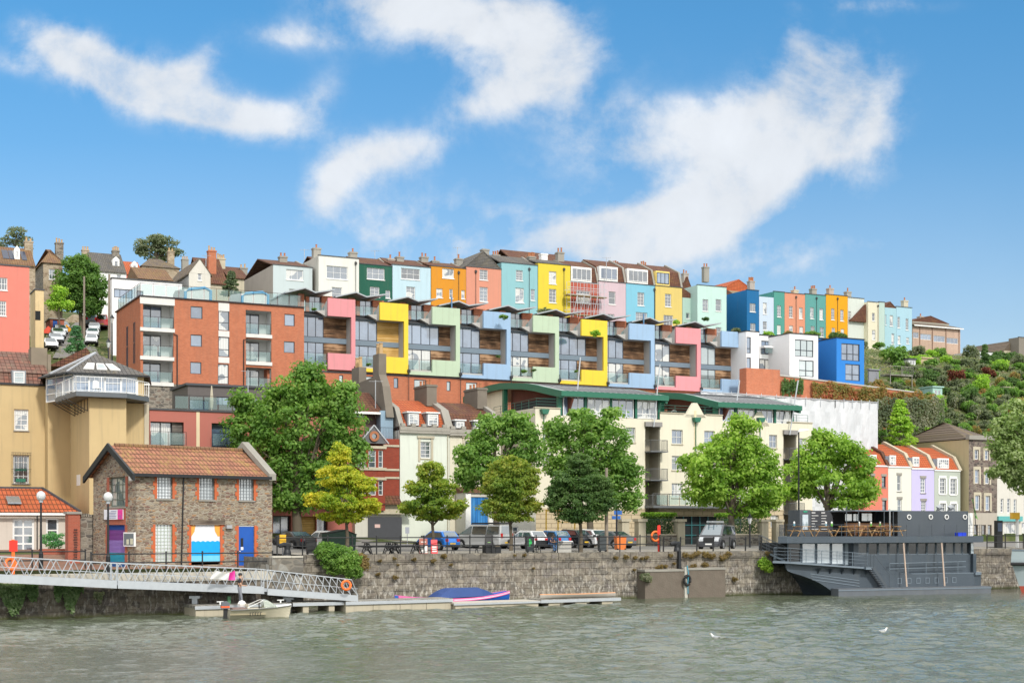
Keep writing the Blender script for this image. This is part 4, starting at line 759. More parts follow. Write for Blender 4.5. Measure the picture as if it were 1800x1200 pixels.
# ================================================================ ochre rendered building with rooftop conservatory
OCH = paint('ochre_render', (.53, .405, .215), .9, .14, .30, .7); MANS = tiles('weathered_red_mansard', (.23, .10, .07), (.15, .09, .07), .35, .3, .5, (.25, .2, .14))
FO = Fr(157, 101, .5, 3.0); r_ = FO.root('ochre_building', 'tall ochre rendered building with slate roofed conservatory and white railings on top', 'building')
DW = FO.d(118, 0); zt = FO.z(190, 700); z1w = FO.z(40, 676, DW); xL = FO.x(-60, DW)
hs = [HF(FO, (25, 719, 50, 756), DW), HF(FO, (23, 800, 51, 849), DW)]
mb = MB(); panel(mb, xL, FO.x(79, DW), 0, z1w, DW, hs, .2); mb.box(FO.x(79, DW), DW - 1.4, 0, .02, DW + 8, z1w - .3); mb.poly([(xL, DW, z1w), (FO.x(79, DW), DW, z1w), (FO.x(79, DW), DW + 9, z1w), (xL, DW + 9, z1w)])
mb.box(0, 0, 0, FO.x(222), DW + 8, zt); mb.box(FO.x(222) + .01, 2.6, 0, FO.x(253, 2.6), DW + 7, zt - .05); mb.build('wall', OCH, r_)
MB().box(FO.x(253, 2.6) + .01, 2.5, 0, FO.x(262, 2.5), 4, zt - .1).build('pilaster', PALEST, r_)
window(r_, hs[0], DW, .2, 2, 4, WFRAME, G_C, .1, .05, sill=GREYST); wg = window(r_, hs[1], DW, .2, 3, 4, WFRAME, G_D, .1, .05, sill=GREYST)
gr_ = MB(); h = hs[1]; 
for i in range(12): x = h[0] - .1 + (h[1] - h[0] + .2) * i / 11; gr_.bar((x, DW - .2, h[2] - .1), (x, DW - .2, h[3] + .2), .018)
for z in (h[2] - .1, (h[2] + h[3]) / 2, h[3] + .2): gr_.bar((h[0] - .15, DW - .2, z), (h[1] + .15, DW - .2, z), .03)
gr_.build('window_grille', DMETAL, r_); MB().box(h[0] + .2, DW - .15, h[2] + .1, h[0] + .9, DW - .05, h[2] + .35).box(h[0] + .15, DW - .15, h[2] + .95, h[0] + .95, DW - .05, h[2] + 1.1).build('window_box', plain('green_plastic', (.02, .2, .12)), r_)
nh = HS(FO, (135, 834, 141, 853)); MB().box(-.02, nh[0], nh[2], .0, nh[1], nh[3]).build('slit_window', WFRAME, r_)
# mansard and upper tiled roof at the far left
zm = FO.z(20, 655, DW + .7); zr = FO.z(20, 618, DW + 5); xa, xb = xL, FO.x(78, DW)
m_ = MB(); m_.prism([(DW + .1, z1w), (DW + .8, zm), (DW + 9, zm), (DW + 9, z1w)], 'x', xa, xb - .1); m_.prism([(DW + .7, zm + .02), (DW + 5, zr), (DW + 9, zm + .02)], 'x', xa, xb + .4); m_.build('mansard_roof', MANS, r_)
dh = HF(FO, (21, 653, 46, 676), DW); o = MB().box(dh[0], DW + .05, z1w + .02, dh[1], DW + 1.8, dh[3] + .1).build('dormer', plain('lead_cheek', (.22, .24, .26)), r_); window(o, (dh[0] + .12, dh[1] - .12, z1w + .1, dh[3]), DW - .1, .12, 1, 2, WFRAME, G_L, .07)
MB().box(xa, DW - .12, z1w - .05, xb, DW + .15, z1w + .1).build('gutter', DMETAL, r_)
cw = MB(); cw.box(FO.x(50, DW + 4), DW + 2.5, z1w, FO.x(78, DW + 4), DW + 4, FO.z(64, 612, DW + 3)); cw.box(FO.x(78, DW + 4) + .01, DW + 2.4, z1w, FO.x(84, DW + 4), DW + 3.2, FO.z(80, 624, DW + 3)); cw.build('chimney', paint('dirty_render', (.24, .2, .15), .9, .4, .4), r_)
# back pitched roof with tile, parapet
m_ = MB(); f2 = FO; m_.prism([(FO.x(82, 13), FO.z(90, 645, 13)), (FO.x(150, 13), FO.z(150, 612, 13)), (FO.x(175, 13), FO.z(150, 645, 13))], 'y', 12.5, 16); m_.build('back_roof', TBROWN, r_)
# conservatory: five sided front, slate pyramid roof
zd_ = zt + .15; ze = FO.z(190, 655, 2.5)
pl = [(FO.x(82, 7.5), 7.5), (FO.x(98, 6.0), 6.0), (FO.x(128, 3.6), 3.6), (FO.x(240, 3.4), 3.4), (FO.x(252, 9), 9), (FO.x(90, 12), 12)]
fw = MB(); pn = MB()
for i in range(4):
    p, q = Vector((*pl[i], 0)), Vector((*pl[i + 1], 0)); L = (q - p).length; n = max(1, round(L / 1.25)); zz0, zz1 = zd_, ze
    if i == 3: continue
    for k2 in range(n + 1): a_ = p.lerp(q, k2 / n); fw.bar(a_ + Vector((0, 0, zz0)), a_ + Vector((0, 0, zz1)), .11)
    for z in (zz0 + .05, zz0 + .6, zz1 - .15): fw.bar(p + Vector((0, 0, z)), q + Vector((0, 0, z)), .08)
    for k2 in range(0, n, 2): fw.bar(p.lerp(q, k2 / n) + Vector((0, 0, zz1 - .65)), p.lerp(q, (k2 + 1) / n) + Vector((0, 0, zz1 - .65)), .05)
    pn.poly([p + Vector((0, .05, zz0)), q + Vector((0, .05, zz0)), q + Vector((0, .05, zz1)), p + Vector((0, .05, zz1))])
o = fw.build('conservatory_frame', WHITE, r_); pn.build('pane', G_B, o)
pk = (FO.x(168, 7.5), 7.5, FO.z(168, 621, 7.5)); e = .5; cx = sum(p[0] for p in pl) / 6; cy = sum(p[1] for p in pl) / 6
eo = [(p[0] + e * (1 if p[0] > cx else -1), p[1] + e * (1 if p[1] > cy else -1), ze) for p in pl]; eo[3] = (FO.x(262, 3), 3, ze); eo[4] = (FO.x(265, 9), 9, ze)
rm = MB()
for i in range(6): rm.poly([eo[i], eo[(i + 1) % 6], pk])
rm.build('conservatory_roof', SLATE, r_)
ea = MB()
for i in range(4): ea.bar(Vector(eo[i]) - Vector((0, 0, .08)), Vector(eo[i + 1]) - Vector((0, 0, .08)), .11)
ea.build('eaves_board', DMETAL, r_)
rg = MB(); rg.bar(Vector(eo[1]) + Vector((0, 0, .04)), Vector(pk) + Vector((0, 0, .05)), .16); rg.bar(Vector(eo[2]) + Vector((0, 0, .04)), Vector(pk) + Vector((0, 0, .05)), .1); rg.build('lead_ridge', plain('pale_lead', (.42, .44, .47)), r_)
A_e, B_e, C_e = Vector(eo[2]), Vector(eo[3]), Vector(pk); nrm = (B_e - A_e).cross(C_e - A_e).normalized(); nrm = nrm if nrm.z > 0 else -nrm
for k2 in range(3):
    u0, u1 = .17 + k2 * .19, .30 + k2 * .19; 
    Q = [A_e.lerp(B_e, u0).lerp(C_e, .14), A_e.lerp(B_e, u1 + .02).lerp(C_e, .14), A_e.lerp(B_e, u1 + .02).lerp(C_e, .42), A_e.lerp(B_e, u0).lerp(C_e, .42)]
    s_ = MB(); s_.v = [tuple(p + nrm * .03) for p in Q] + [tuple(p + nrm * .12) for p in Q]; s_.f = [(0, 1, 2, 3), (4, 5, 6, 7), (0, 1, 5, 4), (1, 2, 6, 5), (2, 3, 7, 6), (3, 0, 4, 7)]; s_.m = [0] * 6
    o = s_.build('skylight', WHITE, r_); cc = sum(Q, Vector()) / 4; MB().poly([p.lerp(cc, .2) + nrm * .125 for p in Q]).build('pane', G_L, o)
# deck with railing
dk = [(FO.x(97, 5.5), 5.5), (FO.x(134, -.9), -.9), (FO.x(223, -.9), -.9), (FO.x(262, 1.6), 1.6), (FO.x(262, 1.6), 6), (FO.x(100, 7), 7)]
MB().prism(dk, 'z', zt + .01, zt + .35).build('deck_slab', plain('slate_blue_edge', (.10, .115, .13)), r_)
rl = MB(); rail(rl, [(p[0] + (.1 if i == 0 else 0), p[1] + .1, zt + .36) for i, p in enumerate(dk[:4])], 1.05, .30, True, 0, .04, .05, 1.9, .016); rl.build('railing', WHITE, r_); MB().box(FO.x(241, 3.5), 3.5, zt, FO.x(253, 3.5), 11, ze).build('end_wall', OCH, r_)
br_ = MB()
for i in range(5):
    p = Vector((-.02, .6 + i * 1.3, zt - .9)); br_.bar(p, p + Vector((-1.6, 0, .88)), .05); br_.bar(p, p + Vector((0, 0, .9)), .05)
br_.build('deck_bracket', DMETAL, r_)
# plastic chair on the deck
c_ = empty('garden_chair', FO.P(FO.x(172, 1), 1.0, zt + .36), math.atan2(.447, .894) + .4, 'white plastic garden chair on the ochre building deck', 'chair')
MB().box(-.25, -.25, .4, .25, .25, .44).build('seat', WHITE, c_); MB().prism([(-.26, .4), (.26, .4), (.22, .95), (0, 1.02), (-.22, .95)], 'y', .25, .29).build('backrest', WHITE, c_)
for sx in (-.22, .22):
    for sy in (-.22, .22): MB().bar((sx, sy, 0), (sx, sy, .4), .03).build('leg', WHITE, c_)

# low house with orange pantile roof
FH = Fr(60, 98, .5, 3.2); r_ = FH.root('low_cottage', 'low cream cottage with orange pantile roof and white french doors', 'house')
xa, xb = FH.x(-60), FH.x(126); zE = FH.z(60, 897); hs = [HF(FH, (22, 911, 60, 970)), HF(FH, (81, 910, 103, 953)), HF(FH, (-30, 915, -10, 953))]
mb = MB(); shell(mb, xa, xb, 0, zE, 0, 8, hs); mb.build('wall', paint('pale_pink_render', (.56, .50, .44), .9), r_)
window(r_, hs[0], 0, .12, 2, 4, WFRAME, G_D, .13, .11, name='french_door'); window(r_, hs[1], 0, .12, 1, 2, WFRAME, G_D, .12, .09, sill=WHITE); window(r_, hs[2], 0, .12, 1, 2, WFRAME, G_D, .12)
zR = FH.z(40, 858, 4.2); rf = MB(); k = zR - zE
rf.poly([(xa, -.4, zE - .1), (xb + .5, -.4, zE - .1), (FH.x(74, 4.2), 4.2, zR), (xa, 4.2, zR)]); rf.poly([(xb + .5, -.4, zE - .1), (xb + 1.2, 8.2, zE), (FH.x(74, 4.2), 4.2, zR)]); rf.poly([(xa, 4.2, zR), (FH.x(74, 4.2), 4.2, zR), (xb + 1.2, 8.2, zE), (xa, 8.2, zE)]); rf.build('roof', tiles('bright_pantile', (.50, .12, .045), (.42, .095, .035), .28, .34, .18), r_)
MB().bar((xb + .5, -.4, zE - .02), (FH.x(74, 4.2), 4.2, zR + .06), .13).bar((FH.x(74, 4.2), 4.2, zR + .05), (xa, 4.2, zR + .05), .13).build('ridge_tiles', LEAD, r_)
MB().box(xa, -.55, zE - .32, xb, -.42, zE - .16).build('fascia', WHITE, r_); MB().bar((FH.x(65), -.1, zE - .2), (FH.x(65), -.1, 0), .07).build('downpipe', DMETAL, r_)
sk = FH.x(12, 1.2); MB().prism([(.7, FH.z(15, 885, .9)), (2.0, FH.z(15, 885, .9) + 1.3 * (zR - zE) / 4.6), (2.0, FH.z(15, 885, .9) + .1 + 1.3 * (zR - zE) / 4.6), (.7, FH.z(15, 885, .9) + .1)], 'x', sk, sk + .9).build('skylight', G_D, r_)
f = Fr(120, 92, .5, 2.5); r_ = f.root('brick_pillar', 'tall red brick pillar marked with dark vertical graffiti beside the cottage', 'pillar')
zt = f.z(130, 903); w = f.x(141); MB().box(0, 0, 0, w, 1.2, zt).build('shaft', REDW, r_); MB().box(-.1, -.1, zt, w + .1, 1.3, zt + .16).build('cap', GREYST, r_)
gf = MB(); rr = random.Random(11)
for i in range(13):
    z = zt * .68 - i * .16; x = w * .62
    for k2 in range(3): gf.box(x - .13 + rr.uniform(-.05, .05), -.02, z + k2 * .04, x + .12 + rr.uniform(-.08, .05), -.004, z + k2 * .04 + .018)
    gf.box(x - .1 + (i % 2) * .15, -.02, z, x - .07 + (i % 2) * .15, -.004, z + .1)
gf.build('graffiti', DMETAL, r_)
f = Fr(141.5, 92.6, .5, 2.5); r_ = f.root('stone_wall', 'rough grey stone wall between the brick pillar and the boathouse', 'wall'); w = f.x(178)
m_ = MB(); m_.box(0, 0, 0, w, .6, f.z(150, 908)); m_.build('wall', RUBG, r_)
m_ = MB()
for i in range(9): m_.box(i * w / 9 + .02, -.05, f.z(150, 908), (i + 1) * w / 9 - .02, .65, f.z(150, 908) + rnd.uniform(.1, .25))
m_.build('coping', RUBG, r_)

# ================================================================ street front behind the car park
FF = Fr(1190, 140, .5, 3.25)
SALM = paint('salmon_render', (.42, .145, .115), .85, .1, .12)
f = FF.at(263, 0); w = f.x(640); r_ = f.root('salmon_flats', 'salmon pink rendered flats with roof terrace behind the boathouse', 'apartment block')
zt = f.z(320, 722); hs = [HF(f, (264.5, 741, 323, 784)), HF(f, (372, 744, 420, 786)), HF(f, (480, 850, 507, 886)), HF(f, (570, 852, 600, 886)), HF(f, (480, 906, 512, 949)), HF(f, (557, 910, 576, 949)), HF(f, (525.5, 907, 556, 949))]
mb = MB(); shell(mb, 0, w, 0, zt, 0, 10, hs, .6); mb.build('wall', SALM, r_); MB().box(-.1, -.1, zt, w, 10, zt + .14).build('roof_edge', LEAD, r_)
x = f.x(345); MB().box(x, -.03, 0, x + .28, -.003, zt - .02).build('cream_strip', paint('cream_band', (.72, .60, .40)), r_)
for i, h in enumerate(hs[:6]): window(r_, (h[0], h[1] - (.9 if i == 0 else 0), h[2], h[3]), .35, .2, 2 if i < 5 else 1, 1, DFRAME, G_C if i in (0,) else G_B, .09, .08)
h = hs[0]; MB().box(h[1] - .9, .3, h[2], h[1] - .05, .4, h[3]).build('timber_panel', planks('grey_planks', (.05, .045, .04), (.11, .1, .09), (.2, .18, .16), .12), r_); h = hs[6]; MB().box(h[0], .3, h[2], h[1], .4, h[3]).build('timber_garage', OCHT, r_)
for h in hs[:4]: glassrail(r_, [(h[0] - .1, -.5, h[2] + .02), (h[1] + .1, -.5, h[2] + .02)], 1.15); MB().box(h[0] - .15, -.6, h[2] - .15, h[1] + .15, 0, h[2]).build('balcony_slab', DMETAL, r_)
glassrail(r_, [(f.x(308), .3, zt + .14), (f.x(460), .3, zt + .14)], 1.2)
f2 = FF.at(330, 9.5, 14); r_ = f2.root('roof_pavilion', 'dark brown flat roofed pavilion above the salmon flats', 'building'); zt2 = f2.z(400, 680); w2 = f2.x(480)
hs = [HF(f2, (380, 697, 402, 712)), HF(f2, (333, 702, 368, 722))]
mb = MB(); shell(mb, 0, w2, 0, zt2, 0, 6, hs); mb.build('wall', plain('brown_cladding', (.10, .085, .08)), r_); MB().box(-.2, -.2, zt2, w2 + .2, 6.2, zt2 + .2).build('roof', LEAD, r_)
for h in hs: window(r_, h, 0, .12, 2, 1, DFRAME, G_B)
u = empty('parasol', FF.P(FF.x(372, 4), 4, 14.75 - 3.25), 0, 'closed cream parasol on the roof terrace', 'parasol'); MB().lathe((0, 0, 0), [(.03, 0), (.03, .5), (.1, .55), (.17, 1.2), (.10, 2.0), (.04, 2.5)], 8).build('canopy', PALEST, u); MB().box(-.25, -.25, 0, .25, .25, .1).build('base', GREYST, u)

# red brick gabled house
f = FF.at(622, -.4); w = f.x(702); r_ = f.root('red_brick_house', 'red brick house with stone bands and a dark triangular gable with round terracotta window', 'house')
zt = f.z(690, 771); bx = f.x(677, -.9); hs = [HF(f, q, -.9) for q in [(629, 791, 643, 822), (648, 791, 661, 822), (665.5, 791, 673.5, 822), (629, 844, 643, 870), (648, 844, 661, 870), (665.5, 844, 673.5, 870)]]
mb = MB(); mb.box(0, 0, 3.2, w, 8, zt); mb.build('wall', DBRICK, r_)
b2 = MB(); zb2 = f.z(650, 788, -.9); shell(b2, .3, bx, 3.2, zb2, -.9, -.02, hs, .15); b2.build('bay', DBRICK, r_)
for h in hs: window(r_, h, -.9, .15, 2 if h[1] - h[0] > .7 else 1, 3, WFRAME, G_D, .07, .04)
for y in (786, 824, 841): z = f.z(650, y, -.9); MB().box(.2, -1.0, z - .1, bx + .1, -.903, z + .14).build('stone_band', PALEST, r_)
for y in (784, 826, 840): z = f.z(690, y); MB().box(bx + .11, -.08, z - .06, w - .02, -.003, z + .12).build('stone_band', PALEST, r_)
gx0, gx1 = f.x(633, -1), f.x(681, -1); gz = f.z(657, 779, -1); gh = f.z(657, 749, -1)
MB().prism([(gx0, gz), (gx1, gz), ((gx0 + gx1) / 2, gh)], 'y', -1.0, 0).build('gable', plain('slate_hung_gable', (.13, .13, .14), .8), r_)
k3 = MB(); xm = (gx0 + gx1) / 2; k3.bar((gx0 - .1, -1.05, gz), (xm, -1.05, gh + .1), .1).bar((gx1 + .1, -1.05, gz), (xm, -1.05, gh + .1), .1); k3.build('bargeboard', plain('pale_lead', (.42, .44, .47)), r_)
o = MB().lathe((0, 0, 0), [(.24, 0), (.45, 0), (.45, .15), (.24, .15)], 18).build('round_window', POT, r_); o.rotation_euler = (R(90), 0, 0); o.location = (xm, -1.02, gz + .62)
MB().cyl((xm, -1.05, gz + .62), .25, .04, 14, 'y').build('pane', G_D, r_)
rl = MB(); rail(rl, [(bx, .2, zt), (w - .1, .2, zt)], 1.0, .14, True, 0, .03, .03); rl.build('railing', DMETAL, r_)
MB().box(0, 2.6, zt, w - 1.2, 7.5, zt + 2.4).build('upper_wall', plain('dark_brown_panel', (.09, .05, .045)), r_); MB().box(w - 1.19, 1.5, zt, w, 7.5, zt + 2.6).build('blue_wall', paint('steel_blue_render', (.25, .36, .46)), r_)
rf = MB(); rf.prism([(1.6, zt + 2.4), (5.2, zt + 4.5), (8.8, zt + 2.4)], 'x', f.x(575, 2), w - .9); rf.build('roof', TBROWN, r_); MB().box(f.x(600, 2), 1.5, zt + 2.25, w - 1.2, 1.6, zt + 2.45).build('fascia', WHITE, r_)
cw = MB(); xr = w; cw.prism([(1.2, zt + 2.0), (2.2, zt + 4.9), (3.1, zt + 6.0), (3.1, zt + 7.9), (4.6, zt + 7.9), (4.6, zt + 5.9), (8.2, zt + 5.7), (8.2, zt + 7.2), (10.2, zt + 7.2), (10.2, zt + 1)], 'x', xr - .75, xr - .02); o = cw.build('chimney', paint('soot_grey_render', (.19, .165, .135), .9, .4, .5), r_)
for q in ((xr - .38, 3.5, zt + 7.9), (xr - .38, 4.2, zt + 7.9), (xr - .38, 8.8, zt + 7.2), (xr - .38, 9.7, zt + 7.2)): MB().lathe(q, [(.2, 0), (.16, .9), (.2, .92), (.2, 1.0), (.1, 1.0)], 8).build('pot', BUFF, o)
MB().box(0, -.3, 0, w, 7.9, 3.18).build('ground_floor', paint('off_white_render', (.60, .58, .52)), r_)
gd = HF(f, (648, 908, 707, 961), -.5); gd = (gd[0], min(gd[1], w + .3), 0, gd[3])
MB().box(gd[0], -.42, gd[2], gd[1], -.305, gd[3]).build('garage_door', plain('charcoal_door', (.055, .058, .068), .6), r_); MB().box(gd[0] + .6, -.44, gd[3] - .95, gd[0] + 1.1, -.424, gd[3] - .65).build('door_sign', plain('sign_pinkish', (.65, .45, .42)), r_)
MB().box(gd[0] - .6, -.7, gd[3] + .25, gd[1] + 1.0, -.31, gd[3] + .45).box(gd[0] - .5, -.5, gd[3] + .46, gd[1] + .9, -.31, gd[3] + 1.1).build('cornice', PALEST, r_); MB().prism([(-1.0, gd[3] + 1.11), (-.02, gd[3] + 1.9), (-.02, gd[3] + 1.11)], 'x', gd[0] - .4, w - .1).build('lean_roof', TBROWN, r_)

# mint and cream houses with mansard roofs
for (a, b_, yt, cc, lab, tl, dm, wn, ch) in ((703, 790, 757, (.66, .70, .62), 'pale mint house with orange tiled mansard and two white dormers', TORANGE, [(716, 725, 737, 751), (750, 726, 771, 752)], [(739, 776, 757, 805, 2, 4), (739, 825, 757, 855, 2, 4)], (748, 4)),
                                              (790.3, 880, 762, (.64, .60, .48), 'cream house with brown tiled mansard left of the green roofed block', TBROWN, [(800, 739, 817, 754), (833, 740, 851, 755)], [(817, 775, 830, 800, 2, 4), (850, 780, 865, 805, 2, 4), (893, 925, 911, 943, 3, 2)], (835, 4))):
    f = FF.at(a, 0); w = f.x(b_); r_ = f.root('mansard_house', lab, 'house'); zt = f.z((a + b_) / 2, yt); hs = [HF(f, q) for q in wn if q[2] < b_]
    mb = MB(); shell(mb, 0, w, 0, zt, 0, 9, hs); mb.build('wall', paint('render_%d' % a, cc, wear=.1, stain=.2), r_)
    for q, h in zip(wn, hs):
        window(r_, h, 0, .14, q[4], q[5], WFRAME, G_D, .08, .04, sill=PALEST)
        MB().box(h[0] - .22, -.08, h[2] - .3, h[0] - .02, -.003, h[3] + .3).box(h[1] + .02, -.08, h[2] - .3, h[1] + .22, -.003, h[3] + .3).box(h[0] - .32, -.16, h[3] + .31, h[1] + .32, -.003, h[3] + .5).build('stone_surround', PALEST, r_)
    p_ = MB(); p_.box(-.1, -.25, zt - .25, w + .05, -.003, zt - .05); p_.box(0, -.1, zt, w, .2, zt + .35)
    for i in range(5): p_.box(w * (.02 + i * .21), -.13, zt + .351, w * (.10 + i * .21), .2, zt + .62)
    p_.build('parapet', paint('weathered_cornice', (.34, .32, .28), .9, .3, .45), r_)
    z1 = f.z((a + b_) / 2, yt - 33, 1.6); z2 = f.z((a + b_) / 2, yt - 52, 5); m_ = MB(); m_.prism([(.3, zt + .2), (1.5, z1), (5.0, z2), (9, zt + .2)], 'x', .5, w - .3); m_.build('roof', tl, r_)
    pw = MB(); pw.prism([(.1, zt + .36), (1.3, z1 + .3), (5.0, z2 + .35), (9, zt + .2)], 'x', w - .3, w + .1); pw.prism([(.1, zt + .36), (1.3, z1 + .3), (5.0, z2 + .35), (9, zt + .2)], 'x', .0, .45); pw.build('party_wall', GREYST, r_)
    for q in dm:
        d0, d1 = f.x(q[0], .3), f.x(q[2], .3); zz0, zz1 = zt + .45, f.z(q[0], q[1], .3); o = MB().box(d0, .3, zz0, d1, 2.6, zz1).build('dormer', plain('lead_cheek', (.22, .24, .26)), r_)
        MB().box(d0 - .1, .15, zz1, d1 + .1, 2.6, zz1 + .12).build('dormer_roof', WHITE, o); window(o, (d0 + .1, d1 - .1, zz0 + .05, zz1 - .1), .14, .12, 2, 4, WFRAME, G_C, .09, .05)
    chimney(r_, w - .4, 4.6, z2 - .6, 1.0, 3.0, 2.0, 4, paint('soot_grey_render', (.19, .165, .135)), POT, along='y')
    if a < 750: MB().bar((w - .2, -.1, zt - .3), (w - .2, -.1, 0), .07).build('downpipe', PALEST, r_)
f = FF.at(818, -2.2); w = f.x(942); r_ = f.root('blue_door_building', 'low white building with tall blue timber doors behind the parked van', 'building')
h = HF(f, (826, 873, 858, 923)); h2 = HF(f, (893, 925, 911, 942)); zt = f.z(870, 866); mb = MB(); shell(mb, 0, w, 0, zt, 0, 2.1, [(h[0], h[1], 0, h[3]), h2]); mb.build('wall', paint('off_white_render', (.60, .58, .52)), r_)
MB().box(h[0], .1, 0, h[1], .16, h[3]).build('door', planks('blue_boards', (.015, .12, .36), (.03, .18, .48), (.06, .25, .55), .25, along='x'), r_); window(r_, h2, 0, .12, 2, 2, WFRAME, G_C, .08); MB().prism([(-.2, zt), (2.1, zt + .6), (2.1, zt)], 'x', -.1, w).build('roof', TBROWN, r_)
for a in (818, 859): x = f.x(a); MB().box(x, -.12, 0, x + .5, -.003, zt - .1).build('pilaster', WHITE, r_)

# ---------------------------------------------------------------- cream apartment block with curved green roofs
CREAM = paint('cream_render', (.68, .64, .51), .85, .07, .16, .5); f = FF; x941, xE = f.x(941), f.x(1428)
fr0_ = f.at(941, 0); r_ = fr0_.root('cream_apartment_block', 'cream riverside apartment block with curved green edged roofs and small metal balconies', 'apartment block')
g = fr0_; w = g.x(1428); z16 = g.z(1190, 727); z15 = 12.0
hs = []; ww_ = []
for q in [(1181, 755, 1200, 780), (1181, 801, 1200, 826), (1181, 849, 1200, 874), (1238, 757, 1256, 782), (1100, 751, 1117, 777), (1100, 800, 1117, 826), (1062, 800, 1080, 826), (957, 743, 969, 768), (957, 793, 969, 816), (1352, 764, 1366, 787), (1352, 812, 1366, 835), (1405, 770, 1418, 792), (1405, 815, 1418, 838), (1306, 762, 1322, 786), (1306, 808, 1322, 832), (1238, 803, 1256, 828), (1015, 745, 1033, 770), (1354, 905, 1368, 926)]: hs.append(HF(g, q))
bays = [HF(g, (1134, 748, 1160, 928)), HF(g, (1377, 762, 1400, 932))]; grd = [HF(g, (1136, 905, 1133.9 + 1, 906))]
go = [HF(g, (1187, 907, 1259, 955)), HF(g, (1281, 907, 1301, 922))]; go[0] = (go[0][0], go[0][1], 0.0, go[0][3]); bays = [(b[0], b[1], .2, b[3]) for b in bays]
mb = MB(); panel(mb, 0, w, 0, z15, 0, hs + bays + go, .25)
xs = {k: g.x(k) for k in (985, 1133, 1160, 1222, 1270, 1335, 1386)}
def top(x0, x1, z): mb.poly([(x0, 0, z15), (x1, 0, z15), (x1, 0, z), (x0, 0, z)])
def gab(xc, z): mb.prism([(xc - 1.25, z), (xc + 1.25, z), (xc + .25, z + 1.45), (xc - .25, z + 1.45)], 'y', 0, .3)
top(0, xs[985], z16); top(xs[985], xs[1160], z15 + .25); top(xs[1160], xs[1270], z16); top(xs[1270], xs[1386], z15 + .35); top(xs[1386], w, z16 - .4)
gab(xs[1222], z16 - .3); gab(xs[1335], z15 + .0)
mb.poly([(0, 0, 0), (0, 15, 0), (0, 15, z16), (0, 0, z16)]); mb.poly([(w, 0, 0), (w, 12, 0), (w, 12, z16 - .4), (w, 0, z16 - .4)]); mb.box(0, 15, 0, w, 15.2, z15)
mb.poly([(0, 0, z15), (w, 0, z15), (w, 15, z15), (0, 15, z15)]); mb.poly([(0, .3, z16 - .9), (xs[985] + 6, .3, z16 - .9), (xs[985] + 6, 15, z16 - .9), (0, 15, z16 - .9)]); mb.build('wall', CREAM, r_)
for i, h in enumerate(hs): window(r_, h, 0, .2, 2, 2, plain('pale_grey_frame', (.55, .56, .54)), G_C if i % 3 else G_B, .08, .06, sill=PALEST)
cp = MB(); cp.box(-.1, -.1, z16, xs[985], .25, z16 + .1).box(xs[1160], -.1, z16, xs[1222] - 1.3, .25, z16 + .1).box(xs[1222] + 1.3, -.1, z16, xs[1270], .25, z16 + .1).box(xs[1386], -.1, z16 - .4, w, .25, z16 - .3); cp.build('coping', PALEST, r_)
for b in bays:
    n = MB(); x0, x1, z0, z1 = b
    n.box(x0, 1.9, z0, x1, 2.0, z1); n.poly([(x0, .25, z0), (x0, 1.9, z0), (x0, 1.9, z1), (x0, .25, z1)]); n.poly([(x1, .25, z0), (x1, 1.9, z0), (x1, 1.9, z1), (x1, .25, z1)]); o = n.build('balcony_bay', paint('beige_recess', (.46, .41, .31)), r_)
    for k2, (yf) in enumerate((793, 843, 889)):
        px_ = 1147 if b is bays[0] else 1388; zf = g.z(px_, yf + (0 if b is bays[0] else 13)); MB().box(x0 - .05, -1.1, zf - .12, x1 + .25, 1.9, zf).build('balcony_slab', plain('balcony_grey', (.12, .13, .14)), r_)
        window(o, (x0 + .25, x0 + 1.0, zf + .05, zf + 2.1), 1.72, .14, 1, 1, WFRAME, G_D, .09, name='balcony_door'); rl = MB(); rail(rl, [(x0, .1, zf), (x0, -1.05, zf), (x1 + .2, -1.05, zf), (x1 + .2, .1, zf)], 1.05, .13, True, 0, .035, .04, 1.5, .015); rl.build('railing', plain('balcony_grey', (.12, .13, .14)), r_)
    MB().box(x0 - .1, -.3, b[3] - .1, x1 + .1, .3, b[3] + .35).build('bay_head', plain('grey_boards', (.25, .24, .23)), r_)
zf = g.z(1215, 889); x0, x1 = g.x(1133), g.x(1300); MB().box(x0, -1.6, zf - .22, x1, -.003, zf).build('long_balcony', plain('balcony_grey', (.12, .13, .14)), r_)
rl = MB(); rail(rl, [(x0, -1.5, zf), (x1, -1.5, zf)], 1.15, 1, False, 0, .04, .04, 1.9); rl.build('railing', plain('balcony_grey', (.12, .13, .14)), r_); glassrail(r_, [(x0 + .4, -1.45, zf), (x1 - .1, -1.45, zf)], 1.1)
gf = MB(); panel(gf, 0, w, 0, zf - .3, -.06, [(b[0], b[1], 0, 9) for b in bays] + go + [(hs[-1])], .05); gf.build('stone_ground_floor', bricks('ashlar_stone', (.56, .46, .31), (.52, .43, .29), (.30, .24, .16), 1.1, .42, var=.3), r_)
DG = plain('dark_green_gate', (.012, .045, .05), .5)
h = go[0]; m_ = MB(); m_.box(h[0], .1, 0, h[1], .16, h[3]); m_.build('garage_opening', plain('dark_interior', (.012, .016, .018), .9), r_)
m_ = MB()
for i in range(6): m_.box(h[0] + (h[1] - h[0]) * i / 5 - .05, .0, 0, h[0] + (h[1] - h[0]) * i / 5 + .05, .09, h[3])
m_.box(h[0], .01, 1.9, h[1], .07, 2.0).box(h[0], .01, .9, h[1], .07, 1.0); m_.build('gate', plain('teal_metal', (.02, .12, .13), .5), r_)
for k2 in (1222, 1335, 955):
    x = g.x(k2); zz = g.z(k2, 742 if k2 > 1000 else 728); hp = MB(); hp.prism([(x - .42, zz + .45), (x + .42, zz + .45), (x + .25, zz), (x - .25, zz)], 'y', -.5, -.02); hp.bar((x, -.12, zz), (x, -.12, 7.0 if k2 < 1300 else 8), .07); hp.build('rainwater_hopper', GREEN, r_)
